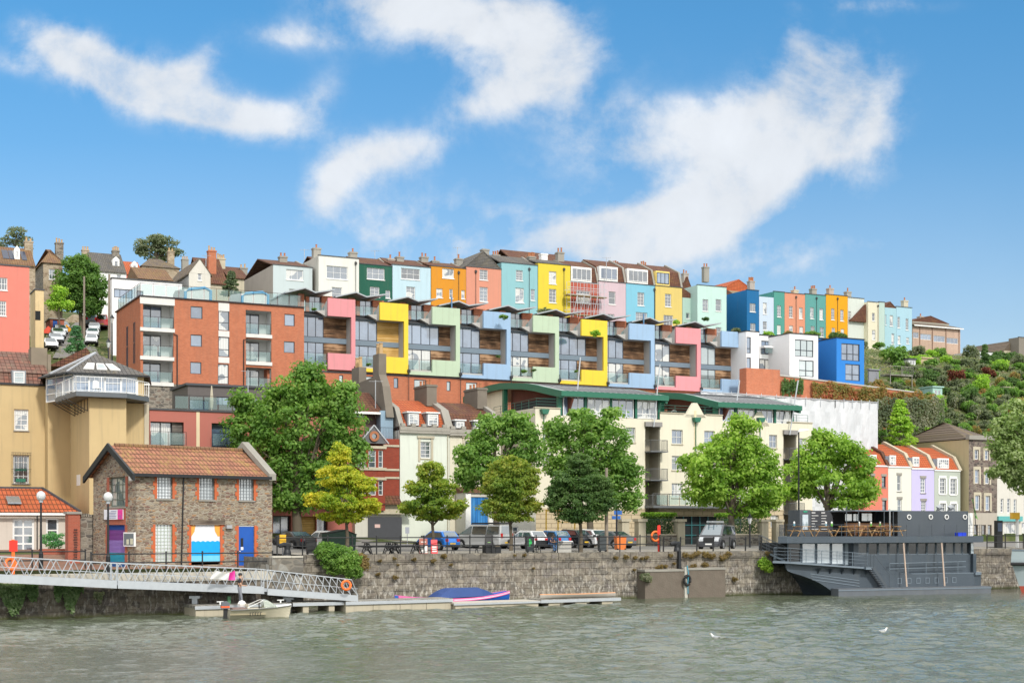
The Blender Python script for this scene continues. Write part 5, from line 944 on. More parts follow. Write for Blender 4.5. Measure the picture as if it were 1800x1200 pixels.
MB().box(xs[1222] - .12, -.03, 6, xs[1222] + .12, -.002, z16 + .4).build('cream_strip', paint('cream_band', (.72, .60, .40)), r_)
# curved roofs
BRN = bricks('maroon_brick', (.15, .045, .03), (.12, .038, .025), (.16, .1, .08))
pxs = [(988, 692), (960, 684), (945, 679), (926, 675), (905, 673.5), (885, 673), (866, 677), (848, 683), (832, 691), (819, 700)]; xr0 = g.x(985)
prof = [(g.d(a, xr0), g.zd(xr0, g.d(a, xr0), b)) for a, b in pxs]; prof[0] = (-.7, prof[0][1] - .1)
for (xa, xb, kind) in ((xr0, g.x(1163), 0), (g.x(1260), g.x(1398), 1)):
    dz = 0 if not kind else g.z(1260, 711) - prof[0][1] - .15; P_ = [(p, q + dz) for p, q in prof]; sc_ = 1 if not kind else .86; P_ = [(p * sc_, P_[0][1] + (q - P_[0][1]) * .84) for p, q in P_]
    for (e0, e1, th0, mt, nm) in ((xa - .25, xb, .0, SEAM, 'curved_roof'),):
        m_ = MB(); m_.prism([(p, q + .02) for p, q in P_] + [(p, q + .34) for p, q in P_[::-1]], 'x', xa + .02, xb, 0); m_.build('curved_roof', [SEAM], r_)
    m_ = MB(); m_.prism([(p, q - .28) for p, q in P_] + [(p, q + .36) for p, q in P_[::-1]], 'x', xa - .35, xa - .003); m_.box(xa - .35, P_[0][0] - .16, P_[0][1] - .14, xb + .3, P_[0][0] - .003, P_[0][1] + .36); m_.prism([(p, q - .4) for p, q in P_[:5]] + [(p, q + .36) for p, q in P_[:5][::-1]], 'x', xb + .005, xb + .25); m_.build('green_fascia', GREEN, r_)
    sm = MB(); n = int((xb - xa) / .6)
    for i in range(1, n):
        x = xa + (xb - xa) * i / n; sm.tube([(x, p, q + .37) for p, q in P_], .035, 4)
    sm.build('roof_seam', plain('dark_seam', (.12, .13, .14)), r_)
    zf = z15 + .3; kk2 = len(P_) // 2; ew = MB(); ew.prism([(P_[0][0] + 1.0, zf)] + [(p, q - .3) for p, q in P_[:6]] + [(P_[5][0], zf)], 'x', xa + .9, xa + 1.1); ew.build('brick_end_wall', BRN, r_)
    ew = MB(); ew.prism([(P_[5][0] + .01, zf)] + [(p + .01, q - .3) for p, q in P_[5:]] + [(P_[-1][0], zf)], 'x', xa + .3, xa + .5); ew.build('cream_end_wall', CREAM, r_)
    for q in [(xa - .1, P_[5][0] - .35, zf, xa + .3, P_[5][0] + .1, P_[5][1] - .3), (xa - .1, .2, zf, xa + .3, .6, P_[0][1] + .1), (xb - .3, .1, zf, xb - .1, .5, P_[0][1] + .1)] + [(xa + (xb - xa) * i / 4 - .12, .12, zf, xa + (xb - xa) * i / 4 + .12, .3, P_[0][1]) for i in (1, 2, 3)]: MB().box(*q).build('green_post', GREEN, r_)
    for (dd_, zz) in ((2.0, z16 + .45), (9.0, z16 + .5)):
        rw = MB(); rw.lathe((0, 0, 0), [(.62, 0), (.76, 0), (.76, .1), (.62, .1)], 20); rw.box(-.62, -.03, 0, .62, .03, .08).box(-.03, -.62, 0, .03, .62, .08); o = rw.build('round_window', WFRAME, r_); o.rotation_euler = (0, R(-90), 0); o.location = (xa + .84, dd_, zz)
        p2 = MB(); p2.cyl((0, 0, 0), .63, .03, 20); q_ = p2.build('pane', G_D, o)
    window(r_, (4.4, 6.6, z16 - .8, z16 + 1.05), xa + .75, .12, 2, 1, WFRAME, G_D, .12, .1, axis='x', name='terrace_door')
    nwin = 4 if not kind else 4
    for i in range(nwin): a_ = xa + .4 + (xb - xa - .6) * i / nwin; b3 = xa + .3 + (xb - xa - .6) * (i + 1) / nwin - .1; window(r_, (a_, b3, zf, P_[0][1] - .05), .15, .1, 3, [.25] if i % 2 else 1, WFRAME, G_C if i % 2 else G_B, .09, .08)
    MB().box(xa + .3, .4, zf - .3, xb - .1, 10, P_[0][1]).build('penthouse_core', plain('dark_interior', (.012, .016, .018), .9), r_)
for pp in ([(.3, 9.5, z16 - .1), (.3, .4, z16 + .1), (xs[985], .4, z16 + .1)], [(xs[1160] + .3, .5, z16), (xs[1270], .5, z16)], [(xs[1386], .5, z16 - .4), (w - .2, .5, z16 - .4)]): rl = MB(); rail(rl, pp, .85, 1, False, 2, .035, .035, 1.6); rl.build('railing', plain('green_rail', (.03, .13, .1)), r_)
m_ = MB(); m_.prism([(2.0, z16 + .2), (7.5, z16 + 1.1), (7.5, z16 + .6), (2.0, z16 - .1)], 'x', xs[1160] + .5, xs[1160] + .9); m_.build('roof_screen', GREEN, r_)
for (a, ya, b_, yb, v_) in ((1020, 628, 1013, 710, 1.5), (1160, 640, 1149, 750, -.5), (1300, 668, 1291, 735, 1.0), (1403, 668, 1388, 764, -.5)):
    p0 = (g.x(a, v_), v_, g.z(a, ya, v_)); p1 = (g.x(b_, v_), v_, g.z(b_, yb, v_)); MB().bar(p0, p1, .09).build('mast', GALV, r_)
# boundary wall, hedges, pillars
f = FF.at(1126, -7, 3.25); r_ = f.root('boundary_wall', 'low stone boundary wall with pale pillars and dark green railings in front of the cream block', 'wall')
for (a, b_) in ((1137, 1192), (1270, 1338)): x0, x1 = f.x(a), f.x(b_); MB().box(x0, 0, 0, x1, .4, 1.0).build('stone_base', RUBG, r_); MB().box(x0, -.05, 1.0, x1, .45, 1.12).build('coping', PALEST, r_); rl = MB(); rail(rl, [(x0, .2, 1.12), (x1, .2, 1.12)], 1.35, .12, True, 0, .04, .04, 2, .014); rl.build('railing', DG, r_)
for a in (1098, 1127, 1196, 1343, 1368): x = f.x(a); o = MB().box(x - .38, -.2, 0, x + .38, .56, 2.25).build('pillar', PALEST, r_); MB().box(x - .5, -.32, 2.25, x + .5, .68, 2.5).build('cap', PALEST, o)

# ---------------------------------------------------------------- scaffold wrapped in white sheeting
m, t, b = newmat('white_sheeting', .75, 0, .2); v = nd(t, 'ShaderNodeTexCoord').outputs['Object']; n = noise(t, v, .5, 5, .6, (1, 1, .35)); t.links.new(ramp(t, n, [(.3, (.50, .52, .54)), (.7, (.66, .67, .69))]), b.inputs[0]); bump(t, b, noise(t, v, .9, 4, .6, (1.2, 1.2, .4)), .6, .3); SHEET = m
A0, B0, C0 = P3(1232, 158, 0), P3(1468, 162, 0), P3(1543, 166, 0); zA, zB, zC = HZ + (HY - 688) / F * 158, HZ + (HY - 704) / F * 162, HZ + (HY - 707.5) / F * 166
r_ = empty('wrapped_scaffold', (B0[0], B0[1], 3.25), 0, 'tall scaffold wrapped in creased white sheeting behind the plane trees', 'scaffold')
def lp(p, q, k): return (p[0] + (q[0] - p[0]) * k, p[1] + (q[1] - p[1]) * k)
m_ = MB(); rr = random.Random(2)
for (p, q, za, zb_, n) in ((A0, B0, zA, zB, 26), (B0, C0, zB, zC, 14)):
    rows = []
    for j in range(13):
        row = []
        for i in range(n + 1):
            x, y = lp(p, q, i / n); zt = za + (zb_ - za) * i / n; o_ = (.16 * math.sin(i * 1.9 + j * .3) * math.sin(j * 1.1) + rr.uniform(-.06, .06)) if 0 < i < n else 0; row.append((x - B0[0] + o_ * .3, y - B0[1] + o_ - .0, (zt - 3.25) * j / 12 + (.0 if j < 12 else 0)))
        rows.append(row)
    m_.grid(rows)
x, y = C0[0] - B0[0], C0[1] - B0[1]; m_.poly([(x, y, 0), (x - 3, y + 9, 0), (x - 3, y + 9, zC - 3.25), (x, y, zC - 3.25)]); m_.poly([(A0[0] - B0[0], A0[1] - B0[1], zA - 3.3), (0, 0, zB - 3.3), (x, y, zC - 3.3), (x - 3, y + 9, zC - 3.3), (A0[0] - B0[0] - 3, A0[1] - B0[1] + 9, zA - 3.3)])
m_.build('sheeting', SHEET, r_)
m_ = MB()
for (p, q, za, zb_, n) in ((A0, B0, zA, zB, 9), (B0, C0, zB, zC, 5)):
    for i in range(n + 1):
        x, y = lp(p, q, i / n); zt = za + (zb_ - za) * i / n - 3.25; m_.bar((x - B0[0], y - B0[1] - .1, zt - .8), (x - B0[0], y - B0[1] - .1, zt + .25), .05)
    m_.bar((p[0] - B0[0], p[1] - B0[1] - .12, za - 3.2), (q[0] - B0[0], q[1] - B0[1] - .12, zb_ - 3.2), .06)
m_.build('scaffold_tube', GALV, r_)

# ---------------------------------------------------------------- pastel row at the right
FR = Fr(1610, 165, .5, 3.25)
for (a, b_, yt, cc, lab, dm, wn, wf) in (
    (1520, 1561, 818, (.62, .19, .13), 'coral house of the pastel row partly behind the plane tree', (1530, 800, 1541, 817, 2), [(1550, 837, 1557, 856, 1, 2), (1551, 879, 1558, 897, 1, 2), (1530, 836, 1537, 855, 1, 2)], DFRAME),
    (1561.3, 1602, 820, (.66, .66, .58), 'off white house of the pastel row with one window per floor', (1564, 801, 1575, 819, 2), [(1577, 835, 1584, 863, 1, 2), (1577.5, 877, 1585, 900, 1, 2), (1578, 920, 1586, 942, 1, 2)], WFRAME),
    (1602.3, 1642, 823, (.50, .46, .72), 'lilac house of the pastel row', (1604.5, 804, 1616, 821, 2), [(1618, 840, 1627, 866, 2, 4), (1619, 880, 1628, 900, 2, 4), (1619, 922, 1628, 942, 2, 3)], WFRAME),
    (1642.3, 1688, 826, (.42, .46, .40), 'sage grey house at the right end of the pastel row', (1648, 806, 1668, 824, 5), [(1651.5, 840, 1662, 868, 2, 4), (1670, 841, 1681, 869, 2, 4), (1652, 884, 1662, 904, 2, 3), (1671, 885, 1681, 905, 2, 3)], WFRAME)):
    f = FR.at(a, 0); w = f.x(b_); r_ = f.root('pastel_house', lab, 'house', 'pastel row behind the moored ship'); zt = f.z((a + b_) / 2, yt); hs = [HF(f, q) for q in wn]
    mb = MB(); shell(mb, 0, w, 0, zt, 0, 8, hs); mb.build('wall', paint('render_p%d' % a, cc, wear=.06, stain=.14), r_)
    for q, h in zip(wn, hs): window(r_, h, 0, .16, q[4], q[5], wf, G_D, .1, .05, sill=WHITE if a > 1640 else GREYST); MB().box(h[0] - .1, -.05, h[3] + .003, h[1] + .1, -.003, h[3] + .28).build('lintel', WHITE if a > 1640 else GREYST, r_)
    if a > 1640:
        for h in hs: MB().box(h[0] - .2, -.06, h[2], h[0] - .003, -.003, h[3]).box(h[1] + .003, -.06, h[2], h[1] + .2, -.003, h[3]).build('surround', WHITE, r_)
    z1 = f.z(a, yt - 21, 1.1); z2 = f.z(a, yt - 39, 4.6); m_ = MB(); m_.prism([(.05, zt), (1.1, z1), (4.6, z2), (8, zt)], 'x', -.02, w); m_.build('roof', TORANGE, r_)
    MB().prism([(-.15, zt + .02), (.95, z1 + .25), (4.6, z2 + .35), (8, zt)], 'x', w - .25, w + .2).build('party_wall', PALEST if a > 1530 else TBROWN, r_)
    MB().box(0, -.1, zt - .12, w, -.003, zt + .05).build('cornice', WHITE, r_)
    d0, d1 = f.x(dm[0], .2), f.x(dm[2], .2); zz1 = f.z(dm[0], dm[1], .2); o = MB().box(d0 - .5, .35, zt + .1, d1, 2.6, zz1).build('dormer', plain('slate_cheek', (.16, .17, .2)), r_); MB().box(d0, .2, zt + .1, d1, .349, zz1 + .08).build('dormer_front', WHITE, o); window(o, (d0 + .08, d1 - .08, zt + .2, zz1 - .05), .07, .12, dm[4], 3, WFRAME, G_C, .07, .06)
# tall stone fronted building
f = FR.at(1703, -.8); w = f.x(1752.5); D = f.d(1575, 0); r_ = f.root('tall_stone_building', 'tall dark stone fronted building with cream side wall and brown hipped roof', 'building'); zt = f.z(1728, 773)
wn = [(1713, 790, 1720, 807), (1731, 791, 1738, 808), (1713.5, 825, 1721, 849), (1731.5, 826, 1739, 850), (1714, 870, 1722, 896), (1732, 871, 1740, 897)]; hs = [HF(f, q) for q in wn]; z3 = f.z(1728, 901); gw = [HF(f, q) for q in [(1712, 922, 1719, 950), (1726, 922, 1733, 952), (1736, 922, 1743, 942)]]
mb = MB(); panel(mb, 0, w, z3, zt, 0, hs, .16); mb.build('stone_front', rubble('dark_purple_stone', [(.13, .10, .09), (.2, .16, .14), (.09, .075, .07), (.25, .21, .17), (.16, .11, .1)], (.2, .17, .14), 2.4, 4), r_)
mb = MB(); panel(mb, 0, w, 0, z3, -.02, gw, .16); mb.build('ground_floor', paint('grey_cream_render', (.42, .38, .32)), r_)
mb = MB(); mb.poly([(0, 0, 0), (0, D, 0), (0, D, zt), (0, 0, zt)]); mb.poly([(w, 0, 0), (w, D, 0), (w, D, zt), (w, 0, zt)]); mb.poly([(0, D, 0), (w, D, 0), (w, D, zt), (0, D, zt)]); mb.poly([(0, 0, zt), (0, D, zt), (w, D, zt), (w, 0, zt)]); mb.build('side_wall', paint('cream_side_render', (.50, .43, .26), .9, .15, .25), r_)
for h in hs: window(r_, h, 0, .16, 1, 2, WFRAME, G_B, .1); MB().box(h[0] - .25, -.05, h[2] - .1, h[0] - .003, -.003, h[3] + .35).box(h[1] + .003, -.05, h[2] - .1, h[1] + .25, -.003, h[3] + .35).box(h[0] - .003, -.05, h[3] + .003, h[1] + .003, -.003, h[3] + .35).build('stone_surround', PALEST, r_)
for h in gw: window(r_, h, -.02, .16, 1, [.7], plain('brown_frame', (.1, .07, .05)), G_D, .09)
MB().box(-.2, -.3, zt, w + .1, .3, zt + .5).build('cornice', GREYST, r_); rf = MB(); hip_roof(rf, 0, w, .3, D, zt + .1, 2.4, 2.5, .1); rf.build('roof', TGREY, r_)
f = FR.at(1752.8, -.7); w = f.x(1850); r_ = f.root('white_shop_house', 'white house with three slim sash windows above a teal shop front', 'shop'); zt = f.z(1780, 815)
hs = [HF(f, q) for q in [(1759, 876, 1764, 900), (1770.5, 876, 1776, 901), (1782, 877, 1787, 902), (1800, 878, 1806, 903), (1765, 917, 1786, 943), (1755.5, 917, 1761, 955), (1796, 918, 1815, 944)]]; hs[5] = (hs[5][0], hs[5][1], 0, hs[5][3])
mb = MB(); shell(mb, 0, w, 0, zt, 0, 9, hs); mb.build('wall', paint('off_white_render', (.60, .58, .52)), r_)
for i, h in enumerate(hs):
    if i == 5: MB().box(h[0], .08, 0, h[1], .14, h[3]).build('door', plain('teal_paint', (.02, .22, .22)), r_)
    else: window(r_, h, 0, .16, 1 if i < 4 else 3, 4 if i < 4 else 1, WFRAME, G_D if i < 4 else G_C, .09, .05)
z = f.z(1770, 912); MB().box(-.1, -.35, z - .25, f.x(1794), -.003, z + .35).build('shop_fascia', plain('teal_fascia', (.10, .38, .37)), r_); MB().box(.1, -.03, 0, f.x(1794) - .1, -.003, hs[4][2] - .05).build('stall_riser', paint('pale_blue_render', (.55, .62, .66)), r_)

# ================================================================ houses and street up the hill at the left
def hillhouse(a, b_, ytop, ybase, Y0, mat, lab, wins=(), roof='hip', rh=2.5, roofm=TGREY, depth=8, side=None, slope=.5, chim=(), cat='house', name='hillside_house', wf=WFRAME, gm=None, dorms=(), ins=2.5):
    zb = HZ + (HY - ybase) / F * Y0; f = Fr(a, Y0, slope, zb); w = f.x(b_); r_ = f.root(name, lab, cat, 'houses up the hill at the left'); zt = f.z((a + b_) / 2, ytop); hs = [HF(f, q) for q in wins]
    mb = MB(); shell(mb, 0, w, -9, zt, 0, depth, hs, .14, 0, 1 if side else None); mb.build('wall', [mat, side or mat], r_)
    for q, h in zip(wins, hs): window(r_, h, 0, .14, q[4], q[5], wf, gm or G_D, .09, .05, sill=WHITE if wf is WFRAME else None)
    if roof == 'hip': rf = MB(); hip_roof(rf, 0, w, 0, depth, zt, rh, ins); rf.build('roof', roofm, r_)
    elif roof == 'gable': rf = MB(); gable_roof(rf, 0, w, 0, depth, zt, rh); rf.build('roof', roofm, r_)
    elif roof == 'front': rf = MB(); gable_roof_y(rf, 0, w, -.1, depth, zt, rh); rf.prism([(0, zt), (w, zt), (w / 2, zt + rh)], 'y', 0, .15); rf.build('roof', roofm, r_); MB().prism([(0, zt + .001), (w, zt + .001), (w / 2, zt + rh)], 'y', -.02, .1).build('gable', mat, r_)
    else: MB().box(-.1, -.1, zt, w + .1, depth, zt + .15).build('roof_edge', LEAD, r_)
    for q in dorms:
        x0, x1 = f.x(q[0]), f.x(q[2]); v_ = q[4]; z0, z1 = f.z(q[0], q[3], v_), f.z(q[0], q[1], v_); x0, x1 = f.x(q[0], v_), f.x(q[2], v_)
        o = MB().prism([(x0, z0), (x1, z0), (x1, z1 - .5), ((x0 + x1) / 2, z1), (x0, z1 - .5)], 'y', v_, v_ + 2.5).build('dormer', WHITE, r_); window(o, (x0 + .25, x1 - .25, z0 + .3, z1 - .75), v_ - .13, .12, 1, 2, WFRAME, G_D, .06)
    for (cx, cd, hh, n, mm) in chim: chimney(r_, f.x(cx, cd), cd, zt + rh * .3, 1.1, .9, hh, n, mm, BUFF)
    return f, r_, zt, w
STN = rubble('buff_hill_stone', [(.34, .27, .18), (.42, .34, .24), (.26, .19, .13), (.46, .38, .28)], (.36, .3, .22), 1.6, 3)
hillhouse(-50, 51.5, 466, 608, 158, paint('coral_render', (.66, .20, .155), wear=.12), 'big coral pink house cut by the left edge of the photo', [(-2, 488, 13, 510, 3, 2), (-2, 529, 11, 555, 3, 4)], 'flat', depth=9)
f, r_, zt, w = hillhouse(-40, 62, 463, 560, 190, STN, 'stone house with solar panels and white dormer on its mossy roof', [], 'gable', 2.9, TOCH, 9, dorms=[(25, 431, 35, 455, 1.2)], chim=[(50, 4.5, 3.2, 2, STN)])
for (a, b_) in ((4, 15), (16, 24), (37, 46)): MB().prism([(y, zt + .644 * y + q) for y, q in ((1.0, .16), (3.4, .16), (3.4, .24), (1.0, .24))], 'x', f.x(a, 2), f.x(b_, 2)).build('solar_panel', plain('solar_blue', (.02, .03, .06), .2), r_)
f, r_, zt, w = hillhouse(76, 110, 463, 540, 205, STN, 'brown hip roofed stone house left of the round green tree', [(86, 473, 97, 491, 2, 2)], 'hip', 2.8, TOCH, 9, side=RUBG, chim=[(104, 4, 3.0, 3, RUBG)], ins=2.0)
hillhouse(163, 222, 477, 520, 225, WHITE, 'white house with grey slate roof and arched white dormer', [(205, 483, 213, 492, 1, 2)], 'gable', 3.5, SLATE, 9, dorms=[(198, 450, 210, 471, 1.4)], chim=[(150, 5, 3.0, 3, STN), (203, 4.5, 3.2, 4, RUBG)])
hillhouse(212, 252, 482, 520, 232, paint('coral_render', (.66, .20, .155)), 'house with bright orange tiled roof and small white dormer', [], 'gable', 2.7, TORANGE, 9, dorms=[(231, 458, 242, 476, 1.6)])
hillhouse(250, 315, 470, 510, 240, STN, 'brown roofed stone house under the skyline tree', [], 'hip', 2.2, TGREY, 9, chim=[(300, 4, 3.0, 2, STN), (325, 6, 2.2, 3, None)])
f, r_, zt, w = hillhouse(197, 320, 494, 590, 176, WB, 'white modern house with wide dark window below a mossy hipped roof', [(200, 508, 233, 523.5, 3, 1), (240, 511, 252, 524, 1, 1)], 'flat', depth=2.6, wf=DFRAME, gm=G_B)
rf = MB(); rf.prism([(.8, zt + .4), (5.5, zt + 2.6), (10.5, zt + .4)], 'x', 3.4, w * .9); rf.build('roof', TOCH, r_)
hillhouse(332, 370, 481, 540, 182, paint('off_white_render', (.60, .58, .52)), 'white gable ended house with grey side wall above the brick block', [(347.5, 479, 354.5, 493, 1, 2)], 'front', 1.9, TGREY, 12, side=paint('grey_side_render', (.44, .44, .43), .9, .2, .3))
hillhouse(352, 400, 497, 540, 196, PALEST, 'cream house with orange brown roof and red chimney', [], 'gable', 4.0, TBROWN, 9, chim=[(372, 2, 3.6, 3, RBRICK), (388, 5, 3.2, 4, PALEST)])
hillhouse(400, 437, 489, 540, 199, PALEST, 'narrow cream house with brown roof next to the duck egg house', [], 'gable', 2.2, TBROWN, 9, chim=[(427, 4, 1.6, 2, GREYST)])
hillhouse(62, 77, 510, 606, 172, paint('buff_yellow_render', (.66, .53, .30), .85, .3, .4), 'narrow buff yellow building with a dark square opening', [], 'flat', depth=4, cat='building', name='narrow_building')
f = Fr(64, 171.8, .5, 25); q = HF(f, (64, 546, 73, 562)); 
o = MB().box(q[0], -.04, q[2], q[1], -.003, q[3]).build('hatch', plain('dark_interior', (.012, .016, .018), .9)); o.parent = [z for z in COL.objects if z.name.startswith('narrow_building')][0]; o.location = (0, 0, 25 - o.parent.location.z)

# ================================================================ vegetation
nr = np.random.RandomState(4)
def leaf_obj(name, P, N, size, mat, parent=None, asp=.62):
    n = len(P); N = N / (np.linalg.norm(N, axis=1, keepdims=True) + 1e-6); A = nr.normal(size=(n, 3)); U = np.cross(N, A); U /= (np.linalg.norm(U, axis=1, keepdims=True) + 1e-6); V = np.cross(N, U)
    s = (size * nr.uniform(.6, 1.25, n))[:, None]
    vs = np.stack([P - U * s * .5, P - V * s * asp * .5 + N * s * .06, P + U * s * .5, P + V * s * asp * .5 + N * s * .06], 1).reshape(-1, 3)
    me = bpy.data.meshes.new(name); me.vertices.add(4 * n); me.vertices.foreach_set('co', vs.astype(np.float32).ravel()); me.loops.add(4 * n); me.loops.foreach_set('vertex_index', np.arange(4 * n, dtype=np.int32))
    me.polygons.add(n); me.polygons.foreach_set('loop_start', np.arange(0, 4 * n, 4, dtype=np.int32)); me.update(calc_edges=True); me.materials.append(mat)
    o = bpy.data.objects.new(name, me); COL.objects.link(o); o.parent = parent; return o
def clumps(C, rc, per, flat=.65):
    """leaf positions and normals on clumps centred at C"""
    m = len(C); D = nr.normal(size=(m, per, 3)); D[..., 2] = D[..., 2] * .9 + .25; D /= np.linalg.norm(D, axis=2, keepdims=True)
    r = (rc if np.ndim(rc) else np.full(m, rc))[:, None, None] * nr.uniform(.45, 1.08, (m, per, 1)); P = C[:, None, :] + D * r * np.array([1, 1, flat])
    N = D + nr.normal(size=D.shape) * .45 + np.array([0, 0, .35]); return P.reshape(-1, 3), N.reshape(-1, 3)
def in_lobe(n, c, rx, ry, rz, surf=.45):
    D = nr.normal(size=(n, 3)); D /= np.linalg.norm(D, axis=1, keepdims=True); r = nr.uniform(surf, 1.0, (n, 1)) ** .8; return np.array(c) + D * r * np.array([rx, ry, rz])
GRN = leafmat('plane_leaf', (.030, .080, .008), (.066, .150, .014), (.135, .235, .028)); GRN2 = leafmat('bright_plane_leaf', (.045, .11, .008), (.10, .20, .013), (.19, .30, .03))
YEL = leafmat('yellow_turning_leaf', (.065, .15, .008), (.17, .23, .010), (.33, .32, .018), scale=.35); HORN = leafmat('hornbeam_leaf', (.035, .085, .006), (.095, .165, .01), (.20, .22, .015), scale=.35)
DKG = leafmat('dark_leaf', (.018, .05, .008), (.040, .092, .012), (.08, .14, .025)); DK2 = leafmat('olive_leaf', (.035, .06, .018), (.075, .11, .03), (.14, .165, .06)); LIM = leafmat('lime_leaf', (.06, .14, .01), (.12, .24, .012), (.22, .34, .03))
PUR = leafmat('purple_leaf', (.03, .012, .004), (.07, .024, .007), (.12, .05, .012)); IVY = leafmat('autumn_ivy', (.05, .08, .01), (.13, .13, .02), (.22, .06, .02), scale=.3); BRN_ = leafmat('dry_weed', (.06, .055, .010), (.11, .095, .02), (.17, .15, .03))
def tree(name, label, cat, tx, Y, lobes, mat, leaf=.30, dens=1.0, trunk=.24, base=None, per=70, rc=.75, group=None, flat=.62, bark=None, depth=.8, tpx=None, surf=.45):
    s = Y / F; X0 = (tx - CX) * s; zb = gz_at(X0, Y) if base is None else base; r_ = empty(name, (X0, Y, zb), 0, label, cat, group); C = []; lob = []
    for (cx, cy, rx, ry) in lobes:
        rx *= 1.13; ry *= 1.08
        c = ((cx - tx) * s, nr.uniform(-.12, .12) * rx * s, HZ + (HY - cy) * s - zb); rx, rz = rx * s, ry * s; ryy = max(rx * depth, .6); n = max(3, int(dens * 2.3 * (rx * rz * math.pi + rx * rz) / (rc * rc * 1.6))); q = in_lobe(n, c, max(rx - rc * .6, .1), max(ryy - rc * .6, .1), max(rz - rc * .45, .1), surf); C.append(q); lob.append((c, rx, rz))
    C = np.concatenate(C); rcs = rc * nr.uniform(.6, 1.25, len(C)); P, N = clumps(C, rcs, per, flat); leaf_obj('crown', P, N, leaf, mat, r_)
    t_ = MB(); zt = min(c[2] for c, _, _ in lob); ztop = max(c[2] for c, _, _ in lob); pts = [(0, 0, -.2), (.03, .02, zt * .4), (-.05, 0, zt * .85)]; t_.tube(pts + [((lob[0][0][0]) * .5, 0, ztop)], [trunk * 1.25, trunk, trunk * .85, trunk * .25], 8)
    for k in range(min(16, len(C))):
        e = Vector(C[nr.randint(len(C))]); st = Vector((0, 0, zt * nr.uniform(.72, 1.0))); mid = st.lerp(e, .5) + Vector((0, 0, .15 * (e - st).length)); t_.tube([st, mid, e], [trunk * .4, trunk * .22, .03], 5)
    t_.build('trunk', bark or BARK, r_, True); return r_
FG = 'trees along the quay'
tree('plane_tree', 'largest leafy green tree left of centre, rising above the boathouse roof', 'tree', 522, 116, [(520, 750, 88, 78), (525, 690, 62, 42), (548, 656, 38, 27), (440, 752, 44, 52), (602, 745, 40, 62), (470, 845, 62, 46), (566, 845, 55, 52), (430, 702, 28, 22), (520, 885, 45, 22), (600, 690, 34, 24), (625, 800, 22, 40)], GRN, .34, 1.15, .42, 3.3, 62, .85, FG)
tree('yellowing_tree', 'young tree with bright yellow autumn leaves in front of the big green tree', 'tree', 610, 103, [(597, 800, 20, 26), (598, 838, 38, 26), (640, 850, 28, 20), (560, 880, 30, 14), (600, 880, 60, 22), (648, 890, 26, 18), (600, 908, 42, 14), (545, 872, 12, 8)], YEL, .20, 1.2, .13, 3.26, 60, .42, FG, .5)
tree('street_tree', 'small light green tree standing right behind the blue car', 'tree', 761, 102, [(760, 828, 26, 24), (757, 858, 44, 24), (760, 888, 58, 20), (720, 896, 22, 12), (800, 893, 18, 14), (765, 908, 40, 10)], HORN, .19, 1.25, .12, 3.26, 62, .42, FG, .45)
tree('street_tree', 'olive yellow rounded tree standing between the silver van and white hatchback', 'tree', 898, 100, [(895, 825, 36, 26), (897, 856, 52, 30), (896, 888, 58, 24), (925, 840, 26, 26), (870, 850, 26, 26), (898, 908, 40, 12)], leafmat('olive_hornbeam_leaf', (.045, .10, .008), (.10, .16, .012), (.20, .205, .02), scale=.3), .19, 1.25, .13, 3.26, 62, .42, FG, .5)
tree('street_tree', 'dark green egg shaped tree in front of the white and dark parked cars', 'tree', 1021, 100, [(1018, 818, 26, 24), (1020, 850, 52, 32), (1020, 886, 62, 26), (1055, 866, 24, 24), (985, 866, 24, 24), (1020, 908, 42, 13)], DKG, .19, 1.3, .13, 3.26, 62, .42, FG, .5)
tree('plane_tree', 'mid green plane tree behind the olive yellow one, left of the middle pair', 'tree', 872, 117, [(865, 762, 46, 36), (850, 815, 44, 42), (905, 745, 36, 26), (822, 800, 26, 24), (925, 790, 36, 40), (880, 840, 50, 30), (822, 842, 24, 24)], GRN, .32, 1.05, .28, 3.3, 60, .75, FG)
tree('plane_tree', 'large spreading plane tree in front of the cream block, rightmost of the middle pair', 'tree', 1037, 120, [(1015, 752, 52, 32), (1060, 775, 56, 42), (1090, 830, 44, 42), (985, 800, 40, 48), (1040, 840, 60, 40), (1100, 880, 34, 24), (1075, 730, 22, 16), (1020, 728, 22, 14), (975, 755, 24, 22)], GRN, .32, 1.05, .3, 3.3, 60, .8, FG)
tree('plane_tree', 'broad bright green plane tree above the dark grey van', 'tree', 1286, 124, [(1290, 790, 60, 38), (1250, 825, 56, 38), (1330, 820, 52, 44), (1290, 862, 82, 34), (1300, 748, 34, 20), (1352, 868, 34, 28), (1232, 862, 34, 24), (1322, 896, 44, 18), (1215, 810, 22, 16)], GRN2, .34, 1.15, .3, 3.3, 60, .8, FG)
tree('plane_tree', 'bright green plane tree above the bow of the moored ship', 'tree', 1455, 127, [(1462, 790, 50, 32), (1425, 820, 42, 36), (1500, 815, 42, 36), (1460, 852, 78, 32), (1440, 768, 26, 16), (1520, 862, 30, 24), (1405, 862, 28, 22), (1488, 884, 44, 14)], GRN2, .34, 1.1, .28, 3.3, 60, .8, FG)
tree('plane_tree', 'leafy tree cut by the right edge, overhanging the teal shop', 'tree', 1835, 116, [(1800, 740, 46, 40), (1775, 780, 40, 36), (1800, 815, 56, 40), (1840, 760, 50, 60), (1765, 830, 30, 20), (1815, 850, 50, 22), (1760, 755, 24, 22), (1845, 720, 30, 26)], leafmat('soft_plane_leaf', (.05, .10, .015), (.11, .18, .03), (.19, .26, .07)), .30, 1.15, .35, 3.3, 62, .7, FG)
UG = 'trees on the hill at the left'
